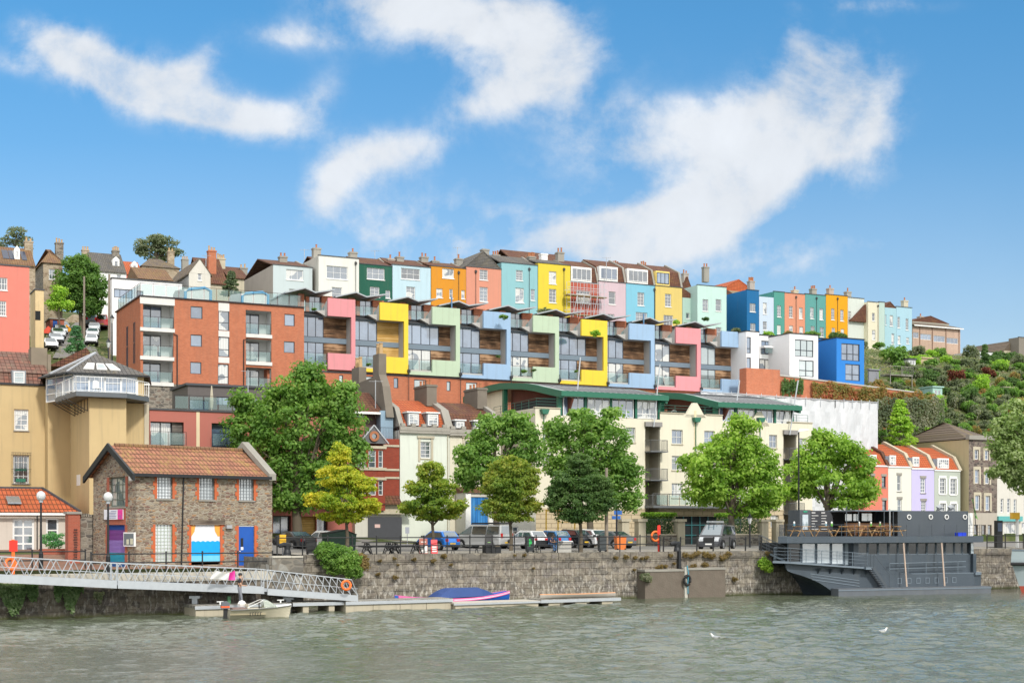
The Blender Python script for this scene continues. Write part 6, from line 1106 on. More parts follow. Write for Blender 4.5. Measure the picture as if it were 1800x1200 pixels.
tree('round_tree', 'dense round dark green tree beside the steep street', 'tree', 142, 205, [(142, 490, 42, 38), (130, 515, 34, 34), (160, 515, 30, 36), (140, 465, 30, 20), (155, 540, 26, 18)], leafmat('deep_green_leaf', (.022, .062, .008), (.045, .11, .010), (.09, .17, .02)), .42, 1.4, .3, None, 60, 1.0, UG)
tree('skyline_tree', 'wide open crowned tree on the skyline above the orange tiled roof', 'tree', 276, 290, [(262, 430, 26, 14), (290, 428, 24, 16), (275, 418, 18, 9), (305, 442, 16, 12), (245, 442, 14, 9), (280, 448, 30, 12)], DK2, .5, 1.0, .4, HZ + (HY - 470) / F * 290, 46, 1.1, UG, .45)
tree('skyline_tree', 'thin airy tree on the skyline above the solar panel roof', 'tree', 30, 260, [(30, 408, 20, 12), (15, 420, 16, 12), (42, 425, 16, 14), (5, 432, 12, 10)], DK2, .42, .55, .25, HZ + (HY - 450) / F * 260, 30, .8, UG)
tree('leafy_tree', 'lime green tree at the foot of the round dark tree', 'tree', 104, 195, [(104, 520, 14, 20), (96, 535, 14, 16), (112, 535, 13, 14)], LIM, .35, 1.2, .12, None, 50, .8, UG)
def conifer(name, label, tx, Y, ytop, ybot, rpx, mat, leaf=.2, group=None, base=None):
    s = Y / F; X0 = (tx - CX) * s; zt, zb = HZ + (HY - ytop) * s, HZ + (HY - ybot) * s; b0 = zb if base is None else base; r_ = empty(name, (X0, Y, b0), 0, label, 'tree', group); H_ = zt - zb; C = []
    for i in range(int(60 + H_ * 14)):
        k = nr.uniform(0, 1) ** .8; a = nr.uniform(0, 6.28); rr_ = rpx * s * (1 - k * .95) * nr.uniform(.55, 1.05); C.append((rr_ * math.cos(a), rr_ * math.sin(a), zb - b0 + H_ * k - rr_ * .25))
    P, N = clumps(np.array(C), .32 + .05 * rpx * s, 40, .35); leaf_obj('crown', P, N, leaf, mat, r_); MB().tube([(0, 0, -.5), (0, 0, zt - b0)], [.15, .03], 6).build('trunk', BARK, r_); return r_
conifer('conifer', 'pointed dark conifer behind the blue hoops of the brick block terrace', 407, 172, 478, 516, 17, leafmat('conifer_needle', (.02, .045, .012), (.05, .085, .02), (.1, .13, .04)), .26)
conifer('conifer', 'small layered conifer beside the steep street', 134, 138, 574, 622, 22, leafmat('fresh_needle', (.02, .07, .015), (.04, .12, .025), (.08, .18, .04)), .2, None)
conifer('conifer', 'bright green pyramidal tree right of the white wrapped scaffold', 1582, 172, 702, 790, 38, LIM, .32, None)
conifer('conifer', 'slim dark conifer on the right skyline beside the white garage', 1731, 232, 606, 660, 12, DKG, .3, None)

# ---------------------------------------------------------------- hillside gardens
def hit(px, py, y0=118, y1=330):
    Y = y0
    while Y < y1:
        X = (px - CX) / F * Y; z = HZ + (HY - py) / F * Y
        if gz_at(X, Y) >= z: return X, Y, z
        Y += .5
    return None
def shrub_mesh(mat, nm, per=46, n=26, flat=.8, leaf=.2, sq=(1, 1, .8)):
    C = in_lobe(n, (0, 0, .45), .72 * sq[0], .72 * sq[1], .55 * sq[2], .5); P, N = clumps(C, .3, per, flat); o = leaf_obj('leaves', P, N, leaf, mat); me = o.data; bpy.data.objects.remove(o); return me
def shrub(me, X, Y, z, r, rz, label, group=None, name='garden_shrub', cat='shrub'):
    o = bpy.data.objects.new(name, me); COL.objects.link(o); o.location = (X, Y, z - r * .12); o.scale = (r, r, rz); o.rotation_euler = (0, 0, rnd.uniform(0, 6.28)); return tag(o, label, cat, group)
KINDS = [(shrub_mesh(DKG, 'a'), 'dense dark green shrub on the steep garden hillside'), (shrub_mesh(GRN, 'b'), 'mid green leafy shrub on the steep garden hillside'), (shrub_mesh(DK2, 'c'), 'olive green shrub on the steep garden hillside'),
         (shrub_mesh(LIM, 'd'), 'lime green shrub on the steep garden hillside'), (shrub_mesh(IVY, 'e'), 'rust tinged autumn shrub on the steep garden hillside'), (shrub_mesh(PUR, 'f'), 'dark purple leaved shrub on the steep garden hillside')]
rr = random.Random(21); cells = []
for gy in range(0, 13):
    for gx in range(0, 17): cells.append((1540 + gx * 17 + rr.uniform(-7, 7) + (gy % 2) * 8, 612 + gy * 14 + rr.uniform(-5, 5)))
for (px, py) in cells:
    if px < 1610 and py < 640 + (1610 - px) * .1 or px < 1570 and py < 690 or py > 785 and px < 1600: continue
    h = hit(px, py)
    if not h or h[1] > 262: continue
    if 1600 < px < 1700 and py < 626: continue
    k = rr.choices(range(6), [4, 6, 7, 3.2, 3, .4])[0]; s = h[1] / F * rr.uniform(11, 20); s = min(s, 1.9); sz = s * rr.uniform(.8, 1.5); shrub(KINDS[k][0], h[0], h[1], h[2], s, sz, KINDS[k][1], 'shrubs covering the garden hillside')
for (px, py, r_px, k, lab) in ((1672, 662, 26, 5, 'large dark purple bush in the middle of the garden hillside'), (1735, 652, 16, 5, 'smaller purple bush near the right skyline conifer'), (1755, 640, 18, 3, 'fresh green bush right of the skyline conifer'), (1537, 655, 14, 3, 'lime yellow bush right of the cobalt blue house'),
                               (1605, 655, 10, 4, 'reddish shrub below the timber balcony on the hillside'), (1700, 598, 22, 0, 'dark round tree at the end of the brown brick terrace'), (1570, 622, 30, 1, 'broad feathery green tree below the pale blue houses'), (1610, 618, 18, 2, 'spiky palm like shrub below the light blue house')):
    h = hit(px, py + r_px * .6)
    if h: s = h[1] / F * r_px; shrub(KINDS[k][0], h[0], h[1] - 1, h[2], s, s * 1.2, lab, None, 'hillside_bush', 'bush')
# bushes between the terraces
for i, (px, py, Y, r_px, k, lab) in enumerate(((962, 552, 181, 26, 2, 'wide olive bush in front of the tall yellow house'), (1096, 578, 176, 11, 3, 'fresh green bush on a roof terrace below the sky blue house'), (1205, 574, 186, 18, 2, 'scrubby bush below the mint green house'),
        (1293, 580, 200, 11, 2, 'loose olive bush in front of the deep blue house'), (1352, 588, 205, 17, 3, 'bright lime bush above the white recessed house'), (1385, 586, 208, 12, 4, 'rusty shrub below the coral house'), (1427, 588, 210, 18, 1, 'green hedge bush below the muted teal house'), (1474, 590, 212, 20, 0, 'dark green bush below the amber house'),
        (1512, 606, 216, 18, 2, 'olive bush below the cream gabled house'), (1545, 606, 214, 14, 1, 'green bush right of the cream gabled house'), (1045, 584, 161, 13, 3, 'lime green tuft on top of the second yellow framed flat'), (885, 556, 157, 10, 1, 'green bush spilling over the blue framed flat'), (1240, 560, 220, 8, 0, 'small dark bush under the mint house window'), (921, 652, 155.8, 7, 1, 'green plants on the balcony of the first sage green flat'), (938, 650, 156.2, 6, 0, 'dark leafy plant at the right end of the sage green flat balcony'), (648, 640, 149.5, 6, 1, 'potted plants on the balcony of the first yellow framed flat'), (876, 626, 155, 6, 0, 'small shrub in a pot inside the first blue framed flat'), (552, 543, 150, 6, 1, 'plants on the roof terrace of the first pink framed flat'), (1190, 565, 166, 9, 3, 'bright bush on the roof terrace left of the second pink framed flat'), (1013, 652, 158, 5, 1, 'small plant on the balcony of the second yellow framed flat'))):
    X, Y_, z = P3(px, Y, None, py); s = Y / F * r_px; shrub(KINDS[k][0], X, Y, z - s * .4, s, s * .9, lab, None, 'terrace_bush', 'bush')
# ivy on the long brick wall, hanging greenery
def wallgreen(fr, px0, px1, ytop, ybot, v, mat, label, name, cat, n=2600, leaf=.3, edge=.25):
    P = []; 
    for i in range(n):
        k = nr.uniform(); j = nr.uniform() * (1 if edge < .5 else min(1, (.3 + .8 * abs(math.sin(k * 5 + px0))) * math.sin(math.pi * (.08 + .84 * k)) ** .6)); px = px0 + (px1 - px0) * k; e = .5 + .5 * math.sin(k * 23 + px * .07) ; py = 5 * math.sin(k * 31) * math.sin(k * 13) * (edge < .5) + (ytop(k) if callable(ytop) else ytop) + ((ybot(k) if callable(ybot) else ybot) - (ytop(k) if callable(ytop) else ytop)) * j * (1 - edge * e * nr.uniform()); vv = v - nr.uniform(.0, .5); P.append((fr.x(px, vv), vv, fr.z(px, py, vv)))
    r_ = fr.root(name, label, cat); P = np.array(P); N = nr.normal(size=P.shape) * .6 + np.array([0, -1, .5]); leaf_obj('leaves', P, N, leaf, mat, r_); return r_
fw_ = FW.at(1312, -2.6, 12)
wallgreen(fw_, 1428, 1645, lambda k: 670 + 24 * k, lambda k: 715 + 60 * k, .25, IVY, 'red and green ivy hanging over the long brick wall', 'ivy', 'ivy', 9000, .34)
wallgreen(fw_, 1374, 1412, 668, 694, .2, DKG, 'dark green climber on the brick wall above the white sheeting', 'climbing_plant', 'climber', 900, .3)
wallgreen(fw_, 1540, 1660, lambda k: 700, lambda k: 790, -.6, DK2, 'mass of olive green creeper below the ivy covered wall', 'creeper', 'climber', 6000, .36)
# weeds on the quay
shrub_w = shrub_mesh(GRN, 'w', 60, 30, .9, .16)
wallgreen(FL, -10, 66, 1026, 1083, -.15, leafmat('wall_weed_leaf', (.03, .07, .012), (.07, .13, .025), (.14, .20, .06)), 'mass of green weeds hanging down the quay wall at the left edge', 'wall_weeds', 'weeds', 3600, .17, .5)
wallgreen(FL, 96, 146, 1026, 1080, -.15, leafmat('wall_weed_leaf', (.03, .07, .012), (.07, .13, .025), (.14, .20, .06)), 'second clump of green weeds on the quay wall under the gangway', 'wall_weeds', 'weeds', 1900, .17, .6)
wallgreen(FL, 165, 183, 1040, 1062, -.1, DK2, 'small weed tuft on the dark quay wall right of the two big clumps', 'wall_weeds', 'weeds', 260, .15, .6)
for (px, py, r_px, Y, k, lab, nm) in ((600, 985, 34, 89.4, GRN, 'green buddleia bush growing out of the quay wall by the gangway', 'buddleia'), (575, 968, 22, 89.6, GRN, 'smaller green bush on the quay edge above the buddleia', 'buddleia'), (632, 985, 16, 89.9, BRN_, 'dry reddish weed beside the buddleia', 'dry_bush'), (1135, 1013, 10, 99.5, DK2, 'green tuft growing beside the brown concrete fender block', 'wall_weed'),
        (1345, 992, 14, 104.6, LIM, 'green bush growing on the quay wall by the ship gangway', 'wall_bush'), (500, 1035, 16, 86.5, DK2, 'weeds below the gangway joint', 'wall_weed')):
    tree(nm, lab, 'bush', px, Y, [(px, py, r_px, r_px * .8), (px + r_px * .5, py + r_px * .5, r_px * .6, r_px * .5)], k, .15, 1.3, .03, HZ + (HY - py - r_px * .3) / F * Y, 46, .25, None, .8)
tuft = shrub_mesh(BRN_, 't', 40, 14, .9, .22); tl = 'dry brown valerian tuft growing from the quay wall joints'
rr = random.Random(3)
for i, (px, py, r_px) in enumerate([(645, 985, 5), (668, 987, 5), (694, 983, 5), (728, 985, 6), (762, 988, 7), (780, 980, 8), (793, 994, 5), (905, 977, 4), (922, 977, 5), (1083, 982, 6), (1101, 981, 7), (1117, 982, 6), (1128, 983, 5), (1137, 982, 6), (1179, 978, 6), (1185, 992, 5), (1205, 978, 8), (1217, 980, 8), (1226, 976, 9), (1241, 978, 10), (1252, 981, 9), (1272, 984, 11), (1281, 976, 8), (1349, 975, 7), (665, 1011, 6), (695, 1017, 7), (700, 994, 4), (1240, 996, 9), (1219, 998, 8), (1160, 1000, 9), (1170, 997, 6), (938, 1000, 4), (1115, 1003, 5), (1292, 1020, 7)]):
    f = FQ; Y = f.Y(px, -.2); X, _, z = P3(px, Y, None, py); o = shrub(tuft, X, Y, z, r_px * Y / F, r_px * Y / F * 1.1, tl, 'dry tufts on the quay wall', 'wall_tuft', 'weed')
# clipped hedges, planter
for (a, b_, lab) in ((1138, 1191, 'clipped green hedge behind the railings left of the dark green gates'), (1268, 1340, 'clipped green hedge behind the railings right of the dark green gates')):
    f = FF.at(a, -6.4, 3.25); w = f.x(b_); r_ = f.root('hedge', lab, 'hedge'); n = 5200; P = np.stack([nr.uniform(0, w, n), nr.uniform(0, 1.3, n), nr.uniform(.3, 2.95, n)], 1); N = nr.normal(size=P.shape) + np.array([0, -.6, .5]); leaf_obj('leaves', P, N, .16, DKG, r_)
    P = np.stack([nr.uniform(0, w, 3000), nr.uniform(0, 1.3, 3000), nr.uniform(2.75, 3.1, 3000)], 1); leaf_obj('hedge_top', P, nr.normal(size=P.shape) * .6 + np.array([0, 0, 1]), .16, GRN2, r_)
f = Fr(73, 95, .5, 3.0); w = f.x(118); r_ = f.root('brick_planter', 'red brick planter full of green shrubs in front of the low cottage', 'planter'); MB().box(0, 0, -.5, w, 1.2, .55).build('box', REDW, r_)
P, N = clumps(in_lobe(26, (w / 2, .6, 1.1), w / 2, .5, .55, .3), .3, 60); leaf_obj('plants', P, N, .13, leafmat('planter_leaf', (.02, .09, .02), (.05, .17, .03), (.12, .26, .06)), r_)
# rough grass and ground cover on the hill as one mass
P = []
for i in range(42000):
    v = nr.uniform(41, 118); u = nr.uniform(58, 190) if nr.uniform() < .8 else nr.uniform(-25, 60); P.append((*FQ.P(u, v, 0)[:2], ground_z(u, v) + nr.uniform(.02, .35)))
P = np.array(P); o = leaf_obj('ground_cover', P, nr.normal(size=P.shape) * .5 + np.array([0, -.3, .8]), .42, leafmat('ground_cover_leaf', (.04, .075, .015), (.09, .13, .03), (.19, .19, .07), scale=.12)); tag(o, 'low grass and brambles covering the hillside soil', 'ground cover', None, 'stuff')
# hill street at the left
rows = []
for py, a, b_ in ((632, 92, 178), (620, 98, 172), (605, 105, 165), (590, 112, 160), (575, 124, 158), (560, 142, 164), (548, 150, 172)):
    pa, pb = hit(a, py, 120, 300), hit(b_, py, 120, 300)
    if pa and pb: rows.append([(pa[0] + (pb[0] - pa[0]) * i / 6, pa[1] + (pb[1] - pa[1]) * i / 6, gz_at(pa[0] + (pb[0] - pa[0]) * i / 6, pa[1] + (pb[1] - pa[1]) * i / 6) + .06) for i in range(7)])
HILLROWS = rows
if len(rows) > 1: tag(MB().grid(rows).build('hill_street', ASPH), None, None, kind='structure')
# ================================================================ vehicles
TYRE = plain('tyre_rubber', (.018, .018, .018), .85); RIM = plain('alloy_rim', (.42, .43, .45), .35, .6); CARG = glass('car_glass', (.012, .018, .022), (.10, .15, .18), .8, rough=.04); REDL = plain('tail_light', (.45, .012, .012), .3); CLRL = plain('headlight', (.62, .65, .68), .15); PLY = plain('yellow_plate', (.75, .48, .04), .5); BLK = plain('black_plastic', (.016, .017, .018), .6)
@memo
def carpaint(name, col):
    m, t, b = newmat(name, .32, .15, .6); b.inputs[0].default_value = (*col, 1); b.inputs['Coat Weight'].default_value = .7; b.inputs['Coat Roughness'].default_value = .06; return m
SHP = dict(  # side outline from rear bottom over the roof to front bottom; glasshouse corners: rear base, rear top, front top, front base
    hatch=dict(L=3.65, W=1.66, H=1.48, body=[(-.5, .30), (-.505, .62), (-.475, .90), (-.40, .95), (.20, .93), (.40, .84), (.485, .68), (.50, .42), (.49, .26)], gh=[(-.47, .93), (-.36, 1.42), (.02, 1.48), (.24, .93)], splits=[-.12], wb=(.315, -.325), wr=.31),
    saloon=dict(L=4.55, W=1.80, H=1.45, body=[(-.5, .32), (-.503, .70), (-.49, .98), (-.33, 1.02), (.16, .96), (.40, .84), (.485, .68), (.50, .42), (.49, .26)], gh=[(-.36, 1.0), (-.20, 1.40), (.0, 1.45), (.19, .95)], splits=[-.08], wb=(.31, -.30), wr=.33),
    suv=dict(L=4.3, W=1.80, H=1.60, body=[(-.5, .34), (-.503, .75), (-.48, 1.02), (-.41, 1.08), (.20, 1.03), (.41, .92), (.49, .72), (.50, .45), (.49, .30)], gh=[(-.465, 1.04), (-.36, 1.50), (.03, 1.60), (.25, 1.03)], splits=[-.12], wb=(.31, -.31), wr=.36),
    van=dict(L=4.95, W=1.92, H=1.97, body=[(-.5, .32), (-.503, .70), (-.50, 1.12), (-.40, 1.15), (.26, 1.12), (.42, 1.02), (.49, .78), (.50, .45), (.49, .28)], gh=[(-.498, 1.12), (-.485, 1.90), (.14, 1.97), (.40, 1.05)], splits=[-.22, .10], wb=(.33, -.29), wr=.34))
def car(kind, name, label, cat, X, Y, z, head, col, group=None, plate=True, dark=True):
    c = SHP[kind]; L, W, H = c['L'], c['W'], c['H']; r_ = empty(name, (X, Y, z), head, label, cat, group); pm = col
    def sq(x, y, z_):
        k = max(0, abs(x) / (L / 2) - .72) / .28; y *= 1 - .13 * k * k; zb_ = c['gh'][0][1]
        if z_ > zb_: y *= 1 - .20 * (z_ - zb_) / (H - zb_)
        return (x, y, z_)
    bd = c['body']; cx, cz = 0, .6
    rows = []
    for yy_, s_ in ((-1, .955), (-.93, 1), (0, 1.0), (.93, 1), (1, .955)): rows.append([sq(x * L * s_ , yy_ * W / 2, cz + (z_ - cz) * s_) for x, z_ in bd])
    m_ = MB(); m_.grid(rows, closed=True); m_.poly(rows[0]); m_.poly(rows[-1])
    g_ = c['gh']; gr = []
    for yy_, s_ in ((-.97, .985), (-.88, 1), (.88, 1), (.97, .985)): gr.append([sq(x * L * (s_ if z_ > 1.2 else 1), yy_ * W / 2, z_ - (.03 if abs(yy_) > .9 and z_ > 1.2 else 0)) for x, z_ in g_])
    m_.grid(gr, closed=True); m_.poly(gr[0]); m_.poly(gr[-1]); m_.build('body', pm, r_, False, True)
    def glp(nm, pts): MB().poly(pts).build(nm, CARG, r_)
    A_, B_, C_, D_ = [Vector((x * L, 0, z_)) for x, z_ in g_]
    def quad(nm, p, q, off, lo=.14, hi=.88, ww=.80):
        n = Vector((q.z - p.z, 0, -(q.x - p.x))).normalized() * off; a, b2 = p.lerp(q, lo) + n, p.lerp(q, hi) + n; glp(nm, [sq(a.x, -W / 2 * ww, a.z), sq(a.x, W / 2 * ww, a.z), sq(b2.x, W / 2 * ww, b2.z), sq(b2.x, -W / 2 * ww, b2.z)])
    quad('rear_window', A_, B_, -.02, .22 if kind != 'van' else .1, .92); quad('windscreen', D_, C_, .02, .08, .93)
    xs = [A_, *[None] * len(c['splits']), D_]; cuts = [0] + [(s * L) for s in c['splits']] + [0]
    for sgn in (-1, 1):
        zl, zh = g_[0][1] + .06, H - .15; xr0, xr1 = A_.x + (B_.x - A_.x) * .15 + .12, D_.x - .16; xt0, xt1 = B_.x + .12, C_.x + .02; lim = [None] + [s * L for s in c['splits']] + [None]
        for i in range(len(c['splits']) + 1):
            a0, a1 = (xr0, xt0) if i == 0 else (lim[i] + .05,) * 2; b0, b1 = (xr1, xt1) if i == len(c['splits']) else (lim[i + 1] - .05,) * 2
            P = []
            for (x, z_) in ((a0, zl), (b0, zl), (b1, zh), (a1, zh)): q = sq(x, sgn * W / 2 * .97, z_); P.append((q[0], q[1] + sgn * .012, q[2]))
            glp('side_window', P)
    for fx in c['wb']:
        for sgn in (-1, 1):
            x = fx * L; y = sgn * (W / 2 - .10); wr = c['wr']; m_ = MB(); m_.cyl((x, sgn * (W / 2 - .22), wr), wr, sgn * .225, 16, 'y'); o = m_.build('wheel', TYRE, r_); m2 = MB(); m2.lathe((0, 0, 0), [(wr * .66, .0), (wr * .62, .012), (wr * .2, .02), (.0, .02)], 10); q = m2.build('rim', RIM, o); q.rotation_euler = (R(-90 * sgn), 0, 0); q.location = (x, sgn * (W / 2 + .006), wr)
            MB().tube([(x + (wr + .07) * math.cos(a), sgn * (W / 2 - .012), wr + (wr + .07) * math.sin(a)) for a in [R(k) for k in range(-15, 196, 21)]], .05, 4).build('wheel_arch', BLK, r_)
    zt = .78 if kind != 'van' else 1.0
    for sgn in (-1, 1):
        q = sq(-L / 2, sgn * W / 2 * .9, zt); MB().box(-L / 2 - .022, min(q[1], q[1] - sgn * .24), zt - .12, -L / 2 + .06, max(q[1], q[1] - sgn * .24), zt + (.10 if kind != 'van' else .25)).build('tail_light', REDL, r_)
        q = sq(L / 2, sgn * W / 2 * .92, .70); zz = c['body'][5][1] - .12; MB().prism([(L / 2 - .30, zz + .06), (L / 2 - .02, zz - .08), (L / 2 - .02, zz - .24), (L / 2 - .2, zz - .2)], 'y', q[1] - sgn * .34, q[1] + sgn * .015).build('headlight', CLRL, r_)
        xm = D_.x - .12; q = sq(xm, sgn * W / 2, D_.z + .05); MB().box(xm - .05, q[1], D_.z + .02, xm + .12, q[1] + sgn * .16, D_.z + .17).build('door_mirror', BLK, r_)
    if plate: MB().box(-L / 2 - .03, -.26, .46, -L / 2 - .018, .26, .57).build('number_plate', PLY, r_)
    MB().box(-L / 2 - .015, -W * .40, .24, -L / 2 + .1, W * .40, .40).box(L / 2 - .12, -W * .38, .22, L / 2 + .01, W * .38, .42).build('bumper', BLK if dark else pm, r_)
    return r_
def place_car(px, Y, deg, *a, z=3.262, **k):
    X = (px - CX) / F * Y; return car(a[0], a[1], a[2], a[3], X, Y, z, R(deg), a[4], **k)
PG = 'cars parked on the quay'
place_car(513, 109, 132, 'saloon', 'parked_saloon', 'dark grey saloon parked beside the right end of the stone boathouse', 'car', carpaint('dark_grey_car', (.055, .06, .068)), group=PG)
place_car(568, 112, 134, 'hatch', 'parked_hatchback', 'white hatchback parked beside the dark grey saloon, in front of the timber garage', 'car', carpaint('white_car', (.72, .73, .74)), group=PG)
place_car(770, 108, 130, 'hatch', 'parked_hatchback', 'bright blue hatchback parked behind the light green street tree', 'car', carpaint('bright_blue_car', (.01, .17, .62)), group=PG)
v_ = place_car(850, 115, 140, 'van', 'camper_van', 'silver camper van with black roof parked between the blue and white hatchbacks', 'van', carpaint('silver_car', (.46, .47, .47)), group=PG)
MB().prism([(-2.3, 1.975), (.7, 1.985), (.62, 2.10), (-2.25, 2.12)], 'y', -.72, .72).build('pop_top_roof', BLK, v_)
place_car(925, 113, 130, 'hatch', 'parked_hatchback', 'white hatchback parked right of the silver camper van behind a black wheelie bin', 'car', carpaint('white_car', (.72, .73, .74)), group=PG)
place_car(968, 117, 128, 'hatch', 'parked_hatchback', 'mid blue hatchback parked behind the person on the bench', 'car', carpaint('mid_blue_car', (.035, .16, .36)), group=PG)
place_car(1002, 119, 128, 'suv', 'parked_hatchback', 'black hatchback parked between the mid blue car and the white crossover', 'car', carpaint('black_car', (.025, .027, .032)), group=PG)
place_car(1030, 119, 128, 'suv', 'parked_crossover', 'white crossover with dark rear window parked behind the dark green street tree', 'car', carpaint('white_car', (.72, .73, .74)), group=PG)
place_car(1072, 117, 132, 'saloon', 'parked_saloon', 'metallic grey saloon parked at the right end of the row of cars', 'car', carpaint('mid_grey_car', (.13, .14, .155)), group=PG)
v_ = place_car(1261, 112, 246, 'van', 'parked_van', 'dark grey van with ladders on its roof rack facing the water', 'van', carpaint('charcoal_van', (.05, .052, .06)), plate=False, dark=False)
rk = MB()
for x in (-1.8, -.6, .5): rk.bar((x, -.72, 2.0), (x, .72, 2.0), .04)
rk.bar((-2.1, .5, 2.06), (.9, .5, 2.06), .03).bar((-2.1, .15, 2.06), (.9, .15, 2.06), .03); rk.build('roof_rack', DMETAL, v_)
ld = empty('ladder', v_.location + Vector((0, 0, 2.08)), v_.rotation_euler.z, 'pair of pale aluminium ladders lying on the van roof rack', 'ladder')
m_ = MB(); m_.box(-2.2, -.55, 0, 1.1, -.49, .16).box(-2.2, -.15, 0, 1.1, -.09, .16)
for i in range(11): m_.bar((-2.1 + i * .3, -.5, .08), (-2.1 + i * .3, -.12, .08), .025)
m_.build('ladder_frame', LMETAL, ld)
MB().box(2.475, -.42, .55, 2.49, .42, .95).build('grille', BLK, v_); MB().box(2.49, -.26, .38, 2.505, .26, .49).build('number_plate', WHITE, v_)
# cars on the hill street
LGC = [(.50, .52, .54), (.62, .63, .65), (.30, .33, .37), (.66, .67, .68)]
for i, (px, py, kind, deg, c_, lab) in enumerate(((88, 614, 'hatch', -65, (.68, .69, .7), 'lowest white car in the left line on the steep street'), (97, 604, 'saloon', -65, (.28, .32, .36), 'blue grey car second from bottom in the left line on the steep street'), (101, 596, 'suv', -65, (.40, .42, .44), 'grey car third from bottom in the left line on the steep street'),
        (106, 588, 'hatch', -65, (.62, .64, .66), 'white estate car near the top of the left line on the steep street'), (110, 581, 'hatch', -65, (.15, .18, .22), 'dark blue grey car at the top of the left line on the steep street'), (161, 606, 'hatch', -75, (.66, .68, .7), 'white car at the bottom of the right line on the steep street'),
        (163, 594, 'saloon', -75, (.62, .64, .66), 'pale car second from bottom in the right line on the steep street'), (166, 583, 'hatch', -75, (.42, .47, .50), 'silver blue car just below the red van on the steep street'), (161, 575, 'van', 105, (.22, .24, .26), 'grey van left of the red van on the steep street'), (180, 578, 'van', 105, (.45, .015, .02), 'bright red van on the steep street'))):
    h = hit(px, py + 2, 120, 300)
    if h: car(kind, 'street_van' if kind == 'van' else 'street_car', lab, 'van' if kind == 'van' else 'car', h[0], h[1], h[2] + .05, R(deg), carpaint('hillcar_%d' % i, c_), group='vehicles on the steep street')

